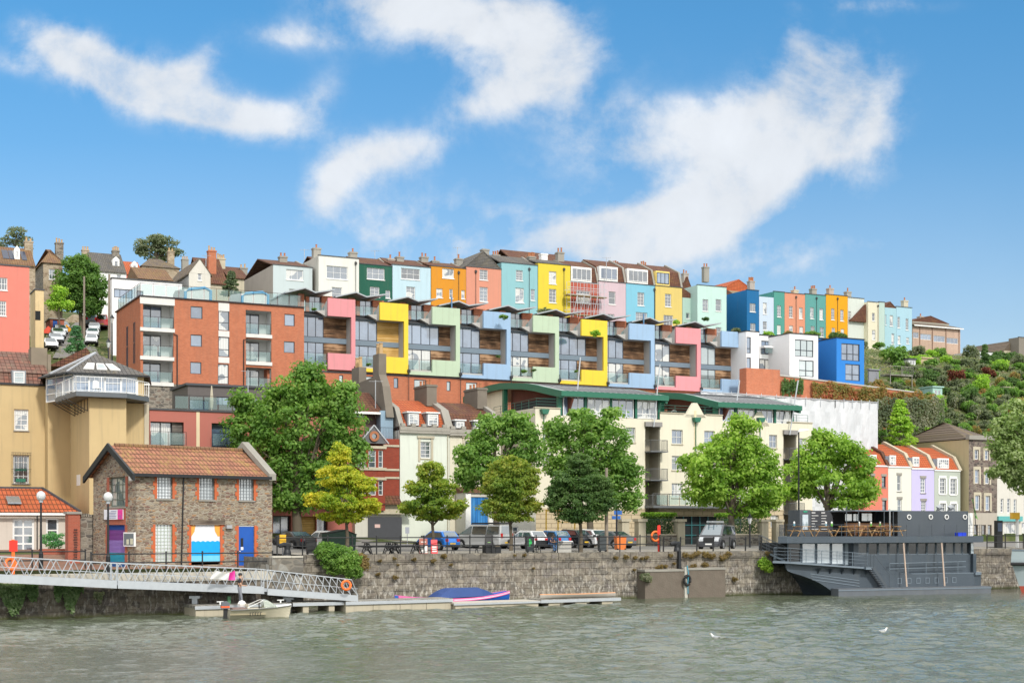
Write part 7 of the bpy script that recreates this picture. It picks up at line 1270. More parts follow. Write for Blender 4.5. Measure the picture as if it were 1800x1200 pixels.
# ================================================================ people
def person(name, label, loc, rz, J, outfit, extra=None, cat='person'):
    """J: joint positions; one skinned body with hands; outfit colours by body part"""
    vs, es, rs, kd = [], [], [], []
    def chain(keys, radii, kind, start=None):
        prev = start
        for k_, r_ in zip(keys, radii):
            p = J[k_] if isinstance(k_, str) else k_; vs.append(tuple(p)); rs.append(r_); kd.append(kind); i = len(vs) - 1
            if prev is not None: es.append((prev, i))
            prev = i
        return prev
    pel = chain(['pelvis'], [.145], 'leg'); wst = chain(['waist', 'chest'], [.135, .165], 'top', pel); nk = chain(['neck'], [.062], 'skin', wst); chain(['head', 'crown'], [.098, .085], 'skin', nk)
    for s in 'LR':
        k = chain(['hip' + s, 'knee' + s, 'ankle' + s], [.105, .072, .052], 'leg', pel); chain(['toe' + s], [.048], 'shoe', k)
        sh_ = chain(['sho' + s], [.078], 'top', wst); up = chain([Vector(J['sho' + s]).lerp(Vector(J['elb' + s]), .55)], [.055], 'top', sh_); h_ = chain(['elb' + s, 'wri' + s], [.043, .032], 'skin', up)
        a = Vector(J['wri' + s]); d = (a - Vector(J['elb' + s])).normalized(); side = d.cross(Vector((0, 0, 1))).normalized() if abs(d.z) < .9 else Vector((0, 1, 0)); palm = a + d * .07; pi = chain([palm], [.034], 'skin', h_); curl = d.cross(side).normalized() * -1
        for j, (o_, ln) in enumerate(((-.03, .065), (-.010, .08), (.010, .075), (.03, .06))): b0 = palm + side * o_ + d * .02; chain([b0, b0 + d * ln * .5 + curl * .012, b0 + d * ln * .8 + curl * .035], [.011, .009, .007], 'skin', pi)
        chain([a + d * .03 + side * .035, a + d * .065 + side * .06], [.012, .009], 'skin', h_)
    me = bpy.data.meshes.new('tmp'); me.from_pydata(vs, es, []); o = bpy.data.objects.new('tmp', me); COL.objects.link(o); md = o.modifiers.new('s', 'SKIN'); md.use_smooth_shade = True
    for i, sv in enumerate(me.skin_vertices[0].data): sv.radius = (rs[i], rs[i]); sv.use_root = (i == 0)
    sb = o.modifiers.new('b', 'SUBSURF'); sb.levels = 1; sb.render_levels = 1
    dg = bpy.context.evaluated_depsgraph_get(); ev = bpy.data.meshes.new_from_object(o.evaluated_get(dg)); bpy.data.objects.remove(o)
    KD = ['skin', 'top', 'leg', 'shoe']; ev.materials.clear()
    for k in KD: ev.materials.append(outfit[k])
    V = np.array(vs)
    for p in ev.polygons:
        c = np.array(p.center); best = None; bd = 9
        for (a, b_) in es:
            A, B = V[a], V[b_]; tt = np.clip(np.dot(c - A, B - A) / max(1e-9, np.dot(B - A, B - A)), 0, 1); dd = np.linalg.norm(c - A - tt * (B - A))
            if dd < bd: bd = dd; best = kd[b_]
        p.material_index = KD.index(best); p.use_smooth = True
    r_ = empty(name, loc, rz, label, cat); b = bpy.data.objects.new('body', ev); COL.objects.link(b); b.parent = r_
    hd = Vector(J['head']); fd = (Vector(J['nose']) - hd).normalized(); sd_ = fd.cross(Vector((0, 0, 1))).normalized(); fc = MB()
    fc.prism([(hd.x + fd.x * .085, hd.z - .03), (hd.x + fd.x * .125, hd.z - .02), (hd.x + fd.x * .09, hd.z + .02)], 'y', hd.y - .012, hd.y + .012); fc.build('nose', outfit['skin'], b)
    for q in (-1, 1):
        e = hd + fd * .088 + sd_ * .033 * q + Vector((0, 0, .03)); MB().lathe(e, [(.0, -.008), (.011, 0), (.0, .008)], 6).build('eye', BLK, b); e = hd + sd_ * .098 * q; MB().lathe(e, [(.0, -.03), (.018, 0), (.0, .03)], 6).build('ear', outfit['skin'], b)
    m_ = hd + fd * .092 + Vector((0, 0, -.055)); MB().box(m_.x - .01, m_.y - .025, m_.z - .006, m_.x + .006, m_.y + .025, m_.z + .004).build('mouth', plain('lip', (.35, .12, .1)), b)
    hm = MB(); hm.lathe(hd - fd * .012 + Vector((0, 0, .01)), [(.112, -.01), (.112, .05), (.095, .10), (.05, .128), (0, .133)], 12)
    if extra == 'cap': hm.prism([(hd.x + .06 * (1 if fd.x > 0 else -1), hd.z + .055), (hd.x + .19 * (1 if fd.x > 0 else -1), hd.z + .035), (hd.x + .06 * (1 if fd.x > 0 else -1), hd.z + .075)], 'y', hd.y - .07, hd.y + .07); hm.build('cap', outfit['hat'], b)
    else: hm.build('hair', outfit['hat'], b, True)
    return r_
SK = plain('skin', (.52, .30, .20), .6); NAVY = plain('navy_jacket', (.03, .045, .10), .9); JEAN = plain('blue_denim', (.07, .15, .30), .9)
J = dict(pelvis=(0, 0, .98), waist=(0, 0, 1.14), chest=(.01, 0, 1.38), neck=(.03, 0, 1.56), head=(.05, 0, 1.70), crown=(.045, 0, 1.79), nose=(.2, 0, 1.69),
         hipL=(0, .11, .92), kneeL=(.04, .13, .50), ankleL=(.02, .15, .10), toeL=(.17, .17, .05), hipR=(0, -.11, .92), kneeR=(.10, -.14, .50), ankleR=(.14, -.17, .10), toeR=(.29, -.18, .05),
         shoL=(.0, .19, 1.45), elbL=(.12, .25, 1.18), wriL=(.17, .13, 1.48), shoR=(.0, -.19, 1.45), elbR=(.08, -.25, 1.15), wriR=(.30, -.20, 1.12))
pX, pY, _ = P3(421, 79.9, 0)
person('person', 'standing person in black cap, black t-shirt and loose grey trousers on the pontoon', (pX, pY, .62), R(12), J, dict(skin=SK, top=plain('black_tshirt', (.02, .022, .03), .9), leg=plain('grey_trousers', (.20, .21, .24), .9), shoe=plain('pale_shoe', (.4, .38, .36)), hat=BLK), 'cap')
J2 = dict(pelvis=(0, 0, .52), waist=(.04, 0, .68), chest=(.16, 0, .90), neck=(.24, 0, 1.04), head=(.33, 0, 1.14), crown=(.32, 0, 1.24), nose=(.46, 0, 1.08),
          hipL=(.05, .11, .50), kneeL=(.45, .16, .52), ankleL=(.42, .15, .10), toeL=(.57, .16, .05), hipR=(.05, -.11, .50), kneeR=(.45, -.16, .52), ankleR=(.50, -.18, .10), toeR=(.64, -.18, .05),
          shoL=(.14, .18, .96), elbL=(.30, .24, .72), wriL=(.50, .12, .72), shoR=(.14, -.18, .96), elbR=(.28, -.26, .72), wriR=(.48, -.14, .70))
X, Y, _ = P3(966, 98.6, 0)
person('person', 'seated person in dark navy jacket and blue jeans bent forward on a quay bench', (X, Y, 3.27), R(-35), J2, dict(skin=plain('shaded_skin', (.30, .17, .11), .6), top=NAVY, leg=JEAN, shoe=BLK, hat=BLK))

# ================================================================ street furniture on the quay
def P4(px, fr, v, z=3.262): x = fr.x(px, v); return fr.P(x, v, 0)[:2] + (z,)
RZ = math.atan2(.5, 1)
def fence_line(name, label, fr, a, b_, v, z, hs_, step, top=.035, post=.045, lean=0):
    r_ = empty(name, (*fr.P(fr.x(a, v), v, 0)[:2], z), RZ, label, 'railing'); L = fr.x(b_, v) - fr.x(a, v); n = round(L / step); m_ = MB()
    for h_ in hs_: m_.tube([(0, 0, h_), (L, 0, h_)], top, 6)
    m_.build('rail', BLK, r_)
    for i in range(n + 1): m_ = MB(); m_.tube([(L * i / n, 0, 0), (L * i / n + lean, 0, hs_[-1] + .06)], post, 6); m_.lathe((L * i / n + lean, 0, hs_[-1] + .05), [(.03, 0), (.06, .04), (.04, .09), (0, .1)], 6); m_.build('post', BLK, r_)
fence_line('quay_railing', 'long black two rail railing along the quay edge in front of the parked cars', FQ, 487, 1160, .32, 3.26, (.55, 1.08), 1.65)
fence_line('quay_railing', 'low black post and rail fence in front of the dark grey van', FQ, 1166, 1338, .36, 3.26, (.38, .92), 1.35, .018, .06, .04)
fence_line('quay_railing', 'black railing along the lower quay in front of the boathouse', FL, 160, 479, 1.0, 2.44, (.55, 1.05), 2.2)
fence_line('quay_railing', 'dark railing on the quay beyond the stern of the ship', FQ, 1735, 1830, .3, 3.26, (.5, 1.05), 2.2)
fence_line('quay_railing', 'dark railing at the left edge in front of the cottage', FL, -40, 150, 4.2, 2.6, (.5, 1.0), 2.6)
def thing(name, label, cat, px, fr, v, z=3.262, rz=RZ, group=None): return empty(name, P4(px, fr, v, z), rz, label, cat, group)
for (px, fr, v, z, lab) in ((505, FQ, .1, 3.32, 'big black mooring bollard at the end of the boathouse quay'), (1190, FQ, .35, 3.26, 'black mooring bollard on the quay edge right of the red lifebuoy post')):
    r_ = thing('mooring_bollard', lab, 'bollard', px, fr, v, z); MB().lathe((0, 0, 0), [(.26, -.1), (.24, .1), (.19, .3), (.2, .55), (.0, .6)], 12).build('post', DMETAL, r_); MB().tube([(-.55, 0, .52), (-.2, 0, .60), (.2, 0, .58)], [.13, .17, .15], 8).build('horn', DMETAL, r_)
MB_ = MB(); MB_.box(-.1, -.1, 0, .1, .1, 1.6); r_ = thing('timber_fender', 'dark upright timber fender below the right mooring bollard', 'fender', 1194, FQ, -.22, 1.7); MB_.build('timber', DMETAL, r_)
r_ = thing('yellow_box', 'yellow box on a short pole beside the dark grey saloon', 'sign', 497, FQ, .6); MB().box(-.2, -.06, .72, .2, .1, 1.28).build('box', plain('yellow_plastic', (.80, .45, .02)), r_); MB().bar((0, 0, 0), (0, 0, .72), .05).build('pole', LMETAL, r_)
# ornate iron picnic benches
def iron_table(px, lab):
    r_ = thing('picnic_table', lab, 'picnic table', px, FQ, 1.5, rz=RZ + R(4)); MB().box(-1.0, -.35, .72, 1.0, .35, .78).build('tabletop', DMETAL, r_)
    for s in (-1, 1): MB().box(-1.0, s * .75 - .14, .44, 1.0, s * .75 + .14, .49).build('seat', DMETAL, r_)
    for x in (-.78, .78):
        m_ = MB(); m_.tube([(x, -.85, .0), (x, -.55, .35), (x, -.3, .7)], .035, 5).tube([(x, .85, 0), (x, .55, .35), (x, .3, .7)], .035, 5).tube([(x, -.8, .44), (x, .8, .44)], .03, 5)
        m_.tube([(x, .22 * math.cos(a), .42 + .2 * math.sin(a)) for a in [k * .7 for k in range(10)]], .028, 5).tube([(x - .3, -.1, 0), (x, -.05, .4), (x + .0, 0, .7)], .03, 5).tube([(x + .3, .1, 0), (x, .05, .4)], .03, 5).tube([(x - .32, 0, .04), (x - .12, 0, .3), (x - .25, 0, .55), (x, 0, .7), (x + .25, 0, .55), (x + .12, 0, .3), (x + .32, 0, .04)], .04, 5); m_.build('leg', BLK, r_)
iron_table(664, 'left ornate black iron picnic table in front of the charcoal garage door'); iron_table(713, 'right ornate black iron picnic table beside the brown sandwich board')
def bench(px, lab, L=1.6, v=1.3, rz=RZ):
    r_ = thing('quay_bench', lab, 'bench', px, FQ, v, rz=rz); MB().box(-L / 2, -.22, .42, L / 2, .22, .47).build('seat', DMETAL, r_)
    for x in (-L / 2 + .12, L / 2 - .12): MB().tube([(x, -.24, 0), (x, -.1, .25), (x, -.18, .42)], .03, 5).tube([(x, .24, 0), (x, .1, .25), (x, .18, .42)], .03, 5).tube([(x, -.1, .25), (x, .1, .25)], .03, 5).build('leg', BLK, r_)
    return r_
bench(817, 'long plain grey bench in front of the silver camper van', 2.0); b_ = bench(962, 'black bench with curled legs that the seated person sits on', 1.5, 1.0)
MB().box(-.75, .24, .5, .75, .28, .85).build('backrest', DMETAL, b_)
def aboard(px, v, col, lab, h=1.0, w=.55, name='sandwich_board', marks=None, rz=RZ - .3):
    r_ = thing(name, lab, 'sign', px, FQ, v, rz=rz); MB().prism([(-.3, 0), (0, h), (.0, h - .04), (-.26, 0)], 'x', -w / 2, w / 2).build('front_panel', col[0], r_); MB().prism([(.3, 0), (.01, h), (.01, h - .04), (.26, 0)], 'x', -w / 2, w / 2).build('back_panel', col[1], r_)
    if marks:
        m_ = MB()
        for (x0, z0, x1, z1) in marks: y0, y1 = -.3 * (1 - z0 / h) - .012, -.3 * (1 - z1 / h) - .012; m_.poly([(x0 * w, y0, z0), (x1 * w, y0, z0), (x1 * w, y1, z1), (x0 * w, y1, z1)])
        m_.build('lettering', col[2], r_)
aboard(744, 1.1, [paint('board_brown', (.35, .13, .10)), paint('board_grey', (.4, .38, .36)), plain('board_white', (.7, .68, .64))], 'brown and white sandwich board left of the small red sign', marks=[(-.45, .05, .45, .5), (-.3, .75, .3, .8)])
aboard(763, .9, [plain('sign_red', (.62, .02, .03)), plain('sign_red', (.62, .02, .03)), plain('board_white', (.7, .68, .64))], 'small red sign with white lettering below the light green tree', .92, .42, marks=[(-.35, .12, .35, .2), (-.35, .26, .35, .34), (-.35, .4, .35, .48)])
aboard(859, 1.6, [BLK, BLK, plain('chalk_green', (.2, .4, .12))], 'tall black chalk board standing on dark crates in front of the silver van', 1.25, .5, marks=[(-.2, .7, .2, .74), (-.3, .5, .3, .53)])
r_ = thing('dark_crates', 'dark planter crates in front of the silver van wheels', 'crate', 864, FQ, .8); MB().box(-.55, -.3, 0, .15, .3, .5).build('box', BLK, r_); MB().box(.2, -.25, 0, .6, .25, .42).build('box', DMETAL, r_)
def bin_(px, v, lab, col, h=1.05, w=.55, name='wheelie_bin', cat='bin', lid=None):
    r_ = thing(name, lab, cat, px, FQ, v, rz=RZ - .2); MB().prism([(-w * .42, .08), (w * .42, .08), (w * .5, h), (-w * .5, h)], 'y', -w * .45, w * .45).build('bin_body', col, r_); MB().prism([(-w * .54, h), (w * .54, h), (w * .5, h + .07), (-w * .5, h + .1)], 'y', -w * .5, w * .5).build('lid', lid or col, r_)
    for s in (-1, 1): MB().cyl((s * w * .38, -w * .45, .1), .09, .06, 8, 'y').build('wheel', TYRE, r_)
    return r_
q = bin_(931, .9, 'black wheelie bin marked in green left of the seated person', plain('bin_black', (.03, .036, .04))); MB().box(-.12, -.262, .45, -.02, -.255, .95).box(-.02, -.262, .6, .08, -.255, .85).build('graffiti', plain('spray_green', (.03, .45, .1)), q)
bin_(1058, .9, 'plain dark grey bin right of the dark green street tree', plain('bin_grey', (.05, .06, .065))); bin_(546, .9, 'dark bin beside the yellow box near the white hatchback', BLK, .95, .6, 'litter_bin')
bin_(1090, 5, 'orange bin in front of the left stone gate pillar', plain('orange_plastic', (.70, .18, .03)), 1.0, .75, 'litter_bin')
r_ = thing('skip', 'dark green lidded container beside the white hatchback', 'container', 596, FQ, 16); MB().prism([(-1.0, 0), (1.0, 0), (1.1, 1.15), (0.2, 1.5), (-1.1, 1.25)], 'y', -.8, .8).build('container_body', plain('container_green', (.02, .06, .04)), r_); MB().prism([(-1.12, 1.26), (.2, 1.52), (1.12, 1.17), (1.12, 1.22), (.2, 1.57), (-1.12, 1.31)], 'y', -.83, .83).build('lid', BLK, r_)
r_ = thing('stone_lectern', 'pale sloping stone information plinth between the bench and dark green tree', 'plinth', 989, FQ, 1.0); MB().prism([(-.75, 0), (.5, 0), (.5, .72), (-.1, .72)], 'y', -.35, .35).build('plinth', CONC, r_); MB().box(-.2, -.42, .723, .58, .42, .80).build('top_slab', paint('white_panel', (.7, .7, .7)), r_)
# lifebuoy posts
RED = plain('signal_red', (.72, .03, .015), .5); ORG = plain('buoy_orange', (.85, .16, .02), .6)
def ring(par, loc, rot, r=.33): m_ = MB(); m_.tube([(r * math.cos(a), r * math.sin(a), 0) for a in [k * math.pi / 10 for k in range(21)]], .075, 8); o = m_.build('life_ring', ORG, par, True); o.location = loc; o.rotation_euler = rot; return o
r_ = thing('lifebuoy_post', 'red lifebuoy post with orange ring at the end of the long black railing', 'lifebuoy post', 1158, FQ, .5); MB().box(-.06, -.06, 0, .06, .06, 1.9).build('post', RED, r_); MB().box(-.17, -.09, 1.25, .09, -.062, 1.85).build('board', RED, r_); ring(r_, (-.28, -.02, 1.1), (R(90), 0, 0))
r_ = thing('lifebuoy_post', 'red lifebuoy post behind the gangway at the left edge', 'lifebuoy post', 23, FL, .8, 2.44); MB().box(-.08, -.08, 0, .08, .08, 1.9).build('post', ORG, r_); MB().box(-.22, -.12, 1.25, .22, -.082, 1.85).build('board', RED, r_); ring(r_, (-.12, -.05, .55), (R(70), 0, .4), .3)
# lamps
def globe_lamp(px, fr, v, z, h, lab):
    r_ = thing('globe_lamp', lab, 'street lamp', px, fr, v, z); MB().lathe((0, 0, 0), [(.13, 0), (.13, .9), (.07, 1.0), (.055, h - .3), (.05, h)], 10).build('post', DMETAL, r_); m, t, b = GL; g = MB(); g.lathe((0, 0, h - .05), [(.08, 0), (.22, .1), (.27, .28), (.22, .46), (.08, .56), (0, .57)], 14); g.build('globe', m, r_, True); MB().lathe((0, 0, h - .05), [(.12, -.1), (.12, .08), (.05, .2), (.05, .32), (0, .33)], 8).build('lamp_holder', LMETAL, r_)
GL = newmat('frosted_globe', .15); GL[2].inputs[0].default_value = (.72, .74, .74, 1); GL[2].inputs['Transmission Weight'].default_value = .25
globe_lamp(72, FL, 5, 2.6, 4.0, 'black street lamp with clear globe in front of the cottage'); globe_lamp(190, FL, 1.6, 2.45, 4.05, 'black street lamp with clear globe beside the painted shutter')
for (px, Y, y0, zb, lab, hd_) in ((1066, 101, 822, 3.26, 'tall bare wooden pole right of the dark green tree', 0), (1404, 125, 757, 3.3, 'black street light with white head above the right plane trees', 1), (1318, 122, 905, 3.3, 'short black heritage street lamp right of the dark grey van', 2), (192, 150, 482, 22, 'tall wooden telegraph pole beside the white modern house', 0), (148, 182, 486, 30, 'wooden telegraph pole in front of the round green tree', 0), (197, 146, 555, 20, 'black lantern street lamp beside the wooden telegraph pole', 2), (190.5, 135, 597, 17, 'lower black lantern street lamp behind the conservatory roof', 2)):
    X, _, zt = P3(px, Y, None, y0); r_ = empty('telegraph_pole' if hd_ == 0 else 'street_lamp', (X, Y, zb), 0, lab, 'pole' if hd_ == 0 else 'street lamp'); H_ = zt - zb
    MB().tube([(0, 0, -1), (0, 0, H_)], [.15, .11] if hd_ == 0 else [.1, .06], 8).build('post', plain('weathered_pole', (.24, .20, .16), .9) if hd_ == 0 else DMETAL, r_)
    if hd_ == 1: MB().prism([(-.1, H_ - .1), (.9, H_ + .05), (.9, H_ + .15), (.1, H_ + .2)], 'y', -.15, .15).build('lamp_head', WHITE, r_)
    if hd_ == 2: MB().lathe((0, 0, H_ - .75), [(.08, 0), (.2, .5), (.22, .52)], 4).build('lantern_glass', GL[0], r_); MB().lathe((0, 0, H_ - .22), [(.28, 0), (.1, .2), (.02, .4), (0, .4)], 4).build('lantern_cap', DMETAL, r_)
r_ = empty('blue_sign', P3(1084, 108, 3.26), 0, 'blue direction sign on a dark post beneath the right middle plane tree', 'sign'); MB().tube([(0, 0, 0), (0, 0, 3.1)], .08, 8).build('post', DMETAL, r_); MB().box(-.35, -.06, 2.35, .3, .06, 2.6).box(-.2, -.065, 2.7, .4, .065, 3.0).build('blade', plain('sign_blue', (.02, .12, .42)), r_)
r_ = empty('small_sign', P3(716, 112, 3.26), 0, 'small grey parking sign on a thin post left of the bright blue car', 'sign'); MB().tube([(0, 0, 0), (0, 0, 1.7)], .035, 6).build('post', LMETAL, r_); MB().box(-.16, -.04, 1.25, .16, -.02, 1.75).build('plate', plain('sign_grey', (.35, .37, .42)), r_)
r_ = empty('camera_post', P3(1788, 119, 3.26), 0, 'white post topped with a yellow box camera in front of the teal shop', 'camera post'); zt = P3(1788, 119, None, 912)[2] - 3.26; MB().tube([(0, 0, 0), (0, 0, zt)], .13, 8).build('post', WHITE, r_); MB().box(-.5, -.3, zt, .12, .3, zt + .55).build('camera_box', plain('yellow_plastic', (.80, .45, .02)), r_)
r_ = empty('info_column', P3(1755, 119, 3.26), .3, 'black information column left of the teal shop door', 'column'); MB().box(-.28, -.2, 0, .28, .2, 2.3).build('column_body', BLK, r_); MB().box(-.2, -.21, 1.4, .2, -.202, 2.1).build('poster', plain('dark_poster', (.10, .13, .2)), r_)
# builders' yard with a yellow frame
r_ = empty('site_frame', P3(960, 126, 3.26), RZ, 'yellow steel frame in the builders yard behind the parked cars', 'frame'); m_ = MB()
for x in (0, 1.2, 2.9): m_.bar((x, 0, 0), (x, 0, 3.3), .09)
for z in (.9, 3.2): m_.bar((0, 0, z), (4.2, 0, z), .1)
m_.bar((1.2, 0, 2.2), (2.9, 0, 2.2), .06); m_.build('yellow_bars', plain('safety_yellow', (.75, .45, .02)), r_)
r_ = empty('rubble_sacks', P3(996, 124, 3.26), RZ, 'heap of grey rubble sacks behind the black hatchback', 'sacks')
for i, (x, y, z, s, c_) in enumerate(((0, 0, 0, .9, (.5, .5, .48)), (1.3, .2, 0, .8, (.42, .42, .4)), (2.4, 0, 0, .75, (.35, .27, .2)), (.6, .3, .8, .75, (.55, .55, .53)), (1.8, .2, .75, .6, (.3, .22, .16)), (-1.2, .2, 0, .6, (.05, .3, .1)))): MB().lathe((x, y, z), [(s * .7, 0), (s * .85, s * .4), (s * .6, s * .9), (s * .2, s * 1.05), (0, s)], 9).build('sack', plain('sack_%d' % i, c_, .9), r_)
# hanging tyre
f = FQ; r_ = empty('tyre_fender', f.P(f.x(1206, -1.25), -1.25, .1 - 0), RZ, 'black tyre and blue rope hanging on a white timber between the concrete fender blocks', 'fender'); MB().box(-.10, 0, -.3, .14, .3, 2.1).build('white_timber', paint('flaky_white', (.5, .48, .42), .9, .4, .5), r_)
m_ = MB(); m_.tube([(.02 + .25 * math.cos(a), -.12, 1.15 + .33 * math.sin(a)) for a in [k * math.pi / 8 for k in range(17)]], .1, 8); m_.build('tyre', TYRE, r_, True); MB().tube([(.05, -.05, 2.2), (.12, -.14, 1.6), (.05, -.14, 1.0), (.1, -.1, .2)], .035, 6).build('rope', plain('blue_rope', (.05, .30, .42), .9), r_)

# ================================================================ gangway, pontoons and small boats
def V3(px, Y, py): return Vector(P3(px, Y, None, py))
def truss(name, label, A, B, At, Bt, n, wd=1.3, ramp=False, chan=.42):
    r_ = empty(name, A, 0, label, 'gangway'); A0 = A.copy(); u = (B - A); du = Vector((u.x, u.y, 0)).normalized(); nv = Vector((-du.y, du.x, 0)) * wd; Z = Vector((0, 0, 1))
    for side, off in ((0, Vector()), (1, nv)):
        a, b2, at, bt = A - A0 + off, B - A0 + off, At - A0 + off, Bt - A0 + off; m_ = MB(); e = .05 * du.cross(Z)
        m_.v += [tuple(p) for p in (a - e, b2 - e, b2 - e + Z * chan, a - e + Z * chan, a + e, b2 + e, b2 + e + Z * chan, a + e + Z * chan)]; k = 0
        for q in ((0, 1, 2, 3), (4, 5, 6, 7), (0, 1, 5, 4), (3, 2, 6, 7), (0, 3, 7, 4), (1, 2, 6, 5)): m_.f.append(q); m_.m.append(0)
        m_.build('side_channel', GALV, r_); m_ = MB(); m_.bar(at, bt, .05)
        m_.bar(a + Z * (chan + (at.z - a.z - chan) * .42), b2 + Z * (chan + (bt.z - b2.z - chan) * .42), .022).build('handrail', GALV, r_); m_ = MB()
        for i in range(n):
            p0, p1, p2 = a.lerp(b2, i / n) + Z * chan, at.lerp(bt, (i + .5) / n), a.lerp(b2, (i + 1) / n) + Z * chan; m_.bar(p0, p1, .038); m_.bar(p1, p2, .038)
        m_.bar(a + Z * chan, at, .045); m_.bar(b2 + Z * chan, bt, .045); m_.build('lattice', GALV, r_)
    m_ = MB(); a, b2 = A - A0 + Z * .16, B - A0 + Z * .16; m_.poly([a, b2, b2 + nv, a + nv]); m_.poly([a - Z * .06, b2 - Z * .06, b2 - Z * .06 + nv, a - Z * .06 + nv]); m_.build('walkway', paint('grey_grating', (.22, .23, .24)), r_); return r_, nv
YA, YB, YC, YD = 75.0, 78.0, 82.3, 84.8
g0, nv = truss('gangway', 'long galvanised lattice gangway crossing from the left edge to the pontoon ramp', V3(-45, YA - .7, 1021), V3(205, YB, 1033.5), V3(-45, YA - .7, 975), V3(205, YB, 989.5), 8)
g1, _ = truss('gangway', 'middle span of the galvanised lattice gangway carrying the white and pink banner', V3(207, YB + .03, 1033.5), V3(464, YC, 1043), V3(207, YB + .03, 989.5), V3(464, YC, 1000), 9)
g2, nv2 = truss('gangway_ramp', 'sloping galvanised ramp from the gangway down to the pontoon', V3(470, YC + .1, 1045), V3(629, YD, 1056.5), V3(470, YC + .1, 1001), V3(618, YD - .2, 1018), 6, ramp=True, chan=.36)
p = V3(609, 84.1, 1028); o = empty('lifebuoy', p, 0, 'orange life ring hanging on the end of the gangway ramp', 'lifebuoy'); ring(o, (0, -.1, 0), (R(80), 0, R(20)), .26)
for (px, Y, y0) in ((343, 81.6, 1048), (508, 84.0, 1050)):
    X, _, z = P3(px, Y, None, y0); r_ = empty('support_post', (X, Y, -1), 0, {343: 'steel post at the left end of the pontoon', 508: 'steel post under the gangway ramp hinge'}[px], 'post'); MB().box(-.15, -.15, 0, .15, .15, z + 1).build('post', GALV, r_); MB().box(-.3, -.2, z + .9, .3, 1.0, z + 1.05).build('cross_head', GALV, r_)
# banner tied to the gangway
r_ = empty('banner', V3(370, 80.5, 1020), 0, 'creased white banner with a pink end tied to the gangway', 'banner'); rows = []; b0 = V3(370, 80.5, 1020)
top_ = [(378, 1001), (386, 1004), (396, 1008), (404, 1006), (413, 1002)]; bot_ = [(369, 1017), (380, 1017), (392, 1018), (402, 1019), (413.5, 1019)]
def ev_(L_, k): k *= len(L_) - 1; i = min(int(k), len(L_) - 2); return (L_[i][0] + (L_[i + 1][0] - L_[i][0]) * (k - i), L_[i][1] + (L_[i + 1][1] - L_[i][1]) * (k - i))
def clothrow(j, k0, k1, n=14): return [tuple(V3(ev_(top_, k)[0] * (1 - j) + ev_(bot_, k)[0] * j, ev_([(79.85, 0), (80.95, 0)], k)[0] + .04 * math.sin(k * 14 + j * 3), ev_(top_, k)[1] * (1 - j) + ev_(bot_, k)[1] * j) - b0) for k in [k0 + (k1 - k0) * i / n for i in range(n + 1)]]
MB().grid([clothrow(j / 6, 0, .73) for j in range(7)]).build('white_cloth', WHITE, r_, True); MB().grid([clothrow(j / 6, .73, 1) for j in range(7)]).build('pink_cloth', plain('sign_pink', (.75, .04, .32)), r_, True)
FP = Fr(350, 79.8, .58, 0); FLOATM = paint('stained_float', (.48, .43, .33), .9, .3, .5); DECKM = planks('grey_decking', (.16, .15, .13), (.26, .25, .22), (.36, .34, .30), .15, along='x')
def pontoon(a, b_, v0, v1, z, label, nf=3, deckm=None, fl=FLOATM, th=.16, gap=.25):
    f = FP.at(a, v0, 0); w = f.x(b_); r_ = f.root('pontoon', label, 'pontoon', 'floating pontoons along the quay'); MB().box(0, 0, z - th, w, v1 - v0, z).build('deck', deckm or DECKM, r_); MB().box(-.02, -.05, z - th - .06, w, -.002, z - .03).build('edge_beam', GALV, r_)
    for i in range(nf): MB().box(w * i / nf + gap / 2, .05, -.25, w * (i + 1) / nf - gap / 2, v1 - v0 - .05, z - th - .003).build('float', fl, r_)
    return f, r_, w
pontoon(343, 512, 0, 2.2, .62, 'leftmost pontoon behind the small cream motorboat', 2, gap=.1)
pontoon(515, 606, .4, 2.2, .62, 'short pontoon under the end of the gangway ramp', 2, gap=2.0)
pontoon(608, 796, .1, 2.0, .62, 'grey pontoon with square pale floats left of the blue and pink boat', 4, gap=.03)
f, r_, w = pontoon(798, 950, -.3, 1.6, .34, 'low pale pontoon below the bow of the blue and pink boat', 1, paint('pale_deck', (.45, .42, .36)), th=.08)
f, r_, w = pontoon(951, 1091, -.3, 1.3, .40, 'rightmost pontoon carrying a long orange edged board', 3, gap=1.2)
o = empty('orange_boat', (f.ox, f.oy, .41), math.atan2(f.s, f.c), 'long slim orange topped rowing boat lying on the rightmost pontoon', 'rowing boat'); m_ = MB(); rows = []
for i in range(13): k = i / 12; hb = .30 * math.sin(math.pi * min(max(k, .03), .97)) ** .6; x = .2 + (w - .3) * k; rows.append([(x, .5 - hb, .24 + .05 * abs(k - .5)), (x, .5 - hb * .6, .05), (x, .5, 0), (x, .5 + hb * .6, .05), (x, .5 + hb, .24 + .05 * abs(k - .5))])
m_.grid(rows); m_.build('hull', plain('worn_white_hull', (.5, .47, .42)), o, True); m_ = MB(); m_.grid([[(r2[0][0], r2[0][1], r2[0][2]), (r2[2][0], .5, r2[0][2] + .05), (r2[4][0], r2[4][1], r2[4][2])] for r2 in rows]); m_.build('deck', plain('faded_orange', (.62, .30, .14)), o, True)
for (px, z) in ((387, .63), (493, .63)):
    r_ = empty('cleat', P3(px, FP.Y(px, .3), z), RZ, 'white mooring cleat on the pontoon %s' % ('left of the standing person' if px < 400 else 'behind the cream motorboat bow'), 'cleat'); MB().box(-.04, -.04, 0, .04, .04, .14).box(-.2, -.03, .14, .2, .03, .19).build('horn', WHITE, r_)
r_ = empty('green_bollard', P3(402.5, FP.Y(402, 1.2), .62), 0, 'short green power bollard on the pontoon left of the standing person', 'bollard'); MB().lathe((0, 0, 0), [(.11, 0), (.11, .4), (.12, .42), (.0, .44)], 10).build('post', plain('pale_green', (.12, .30, .15)), r_)
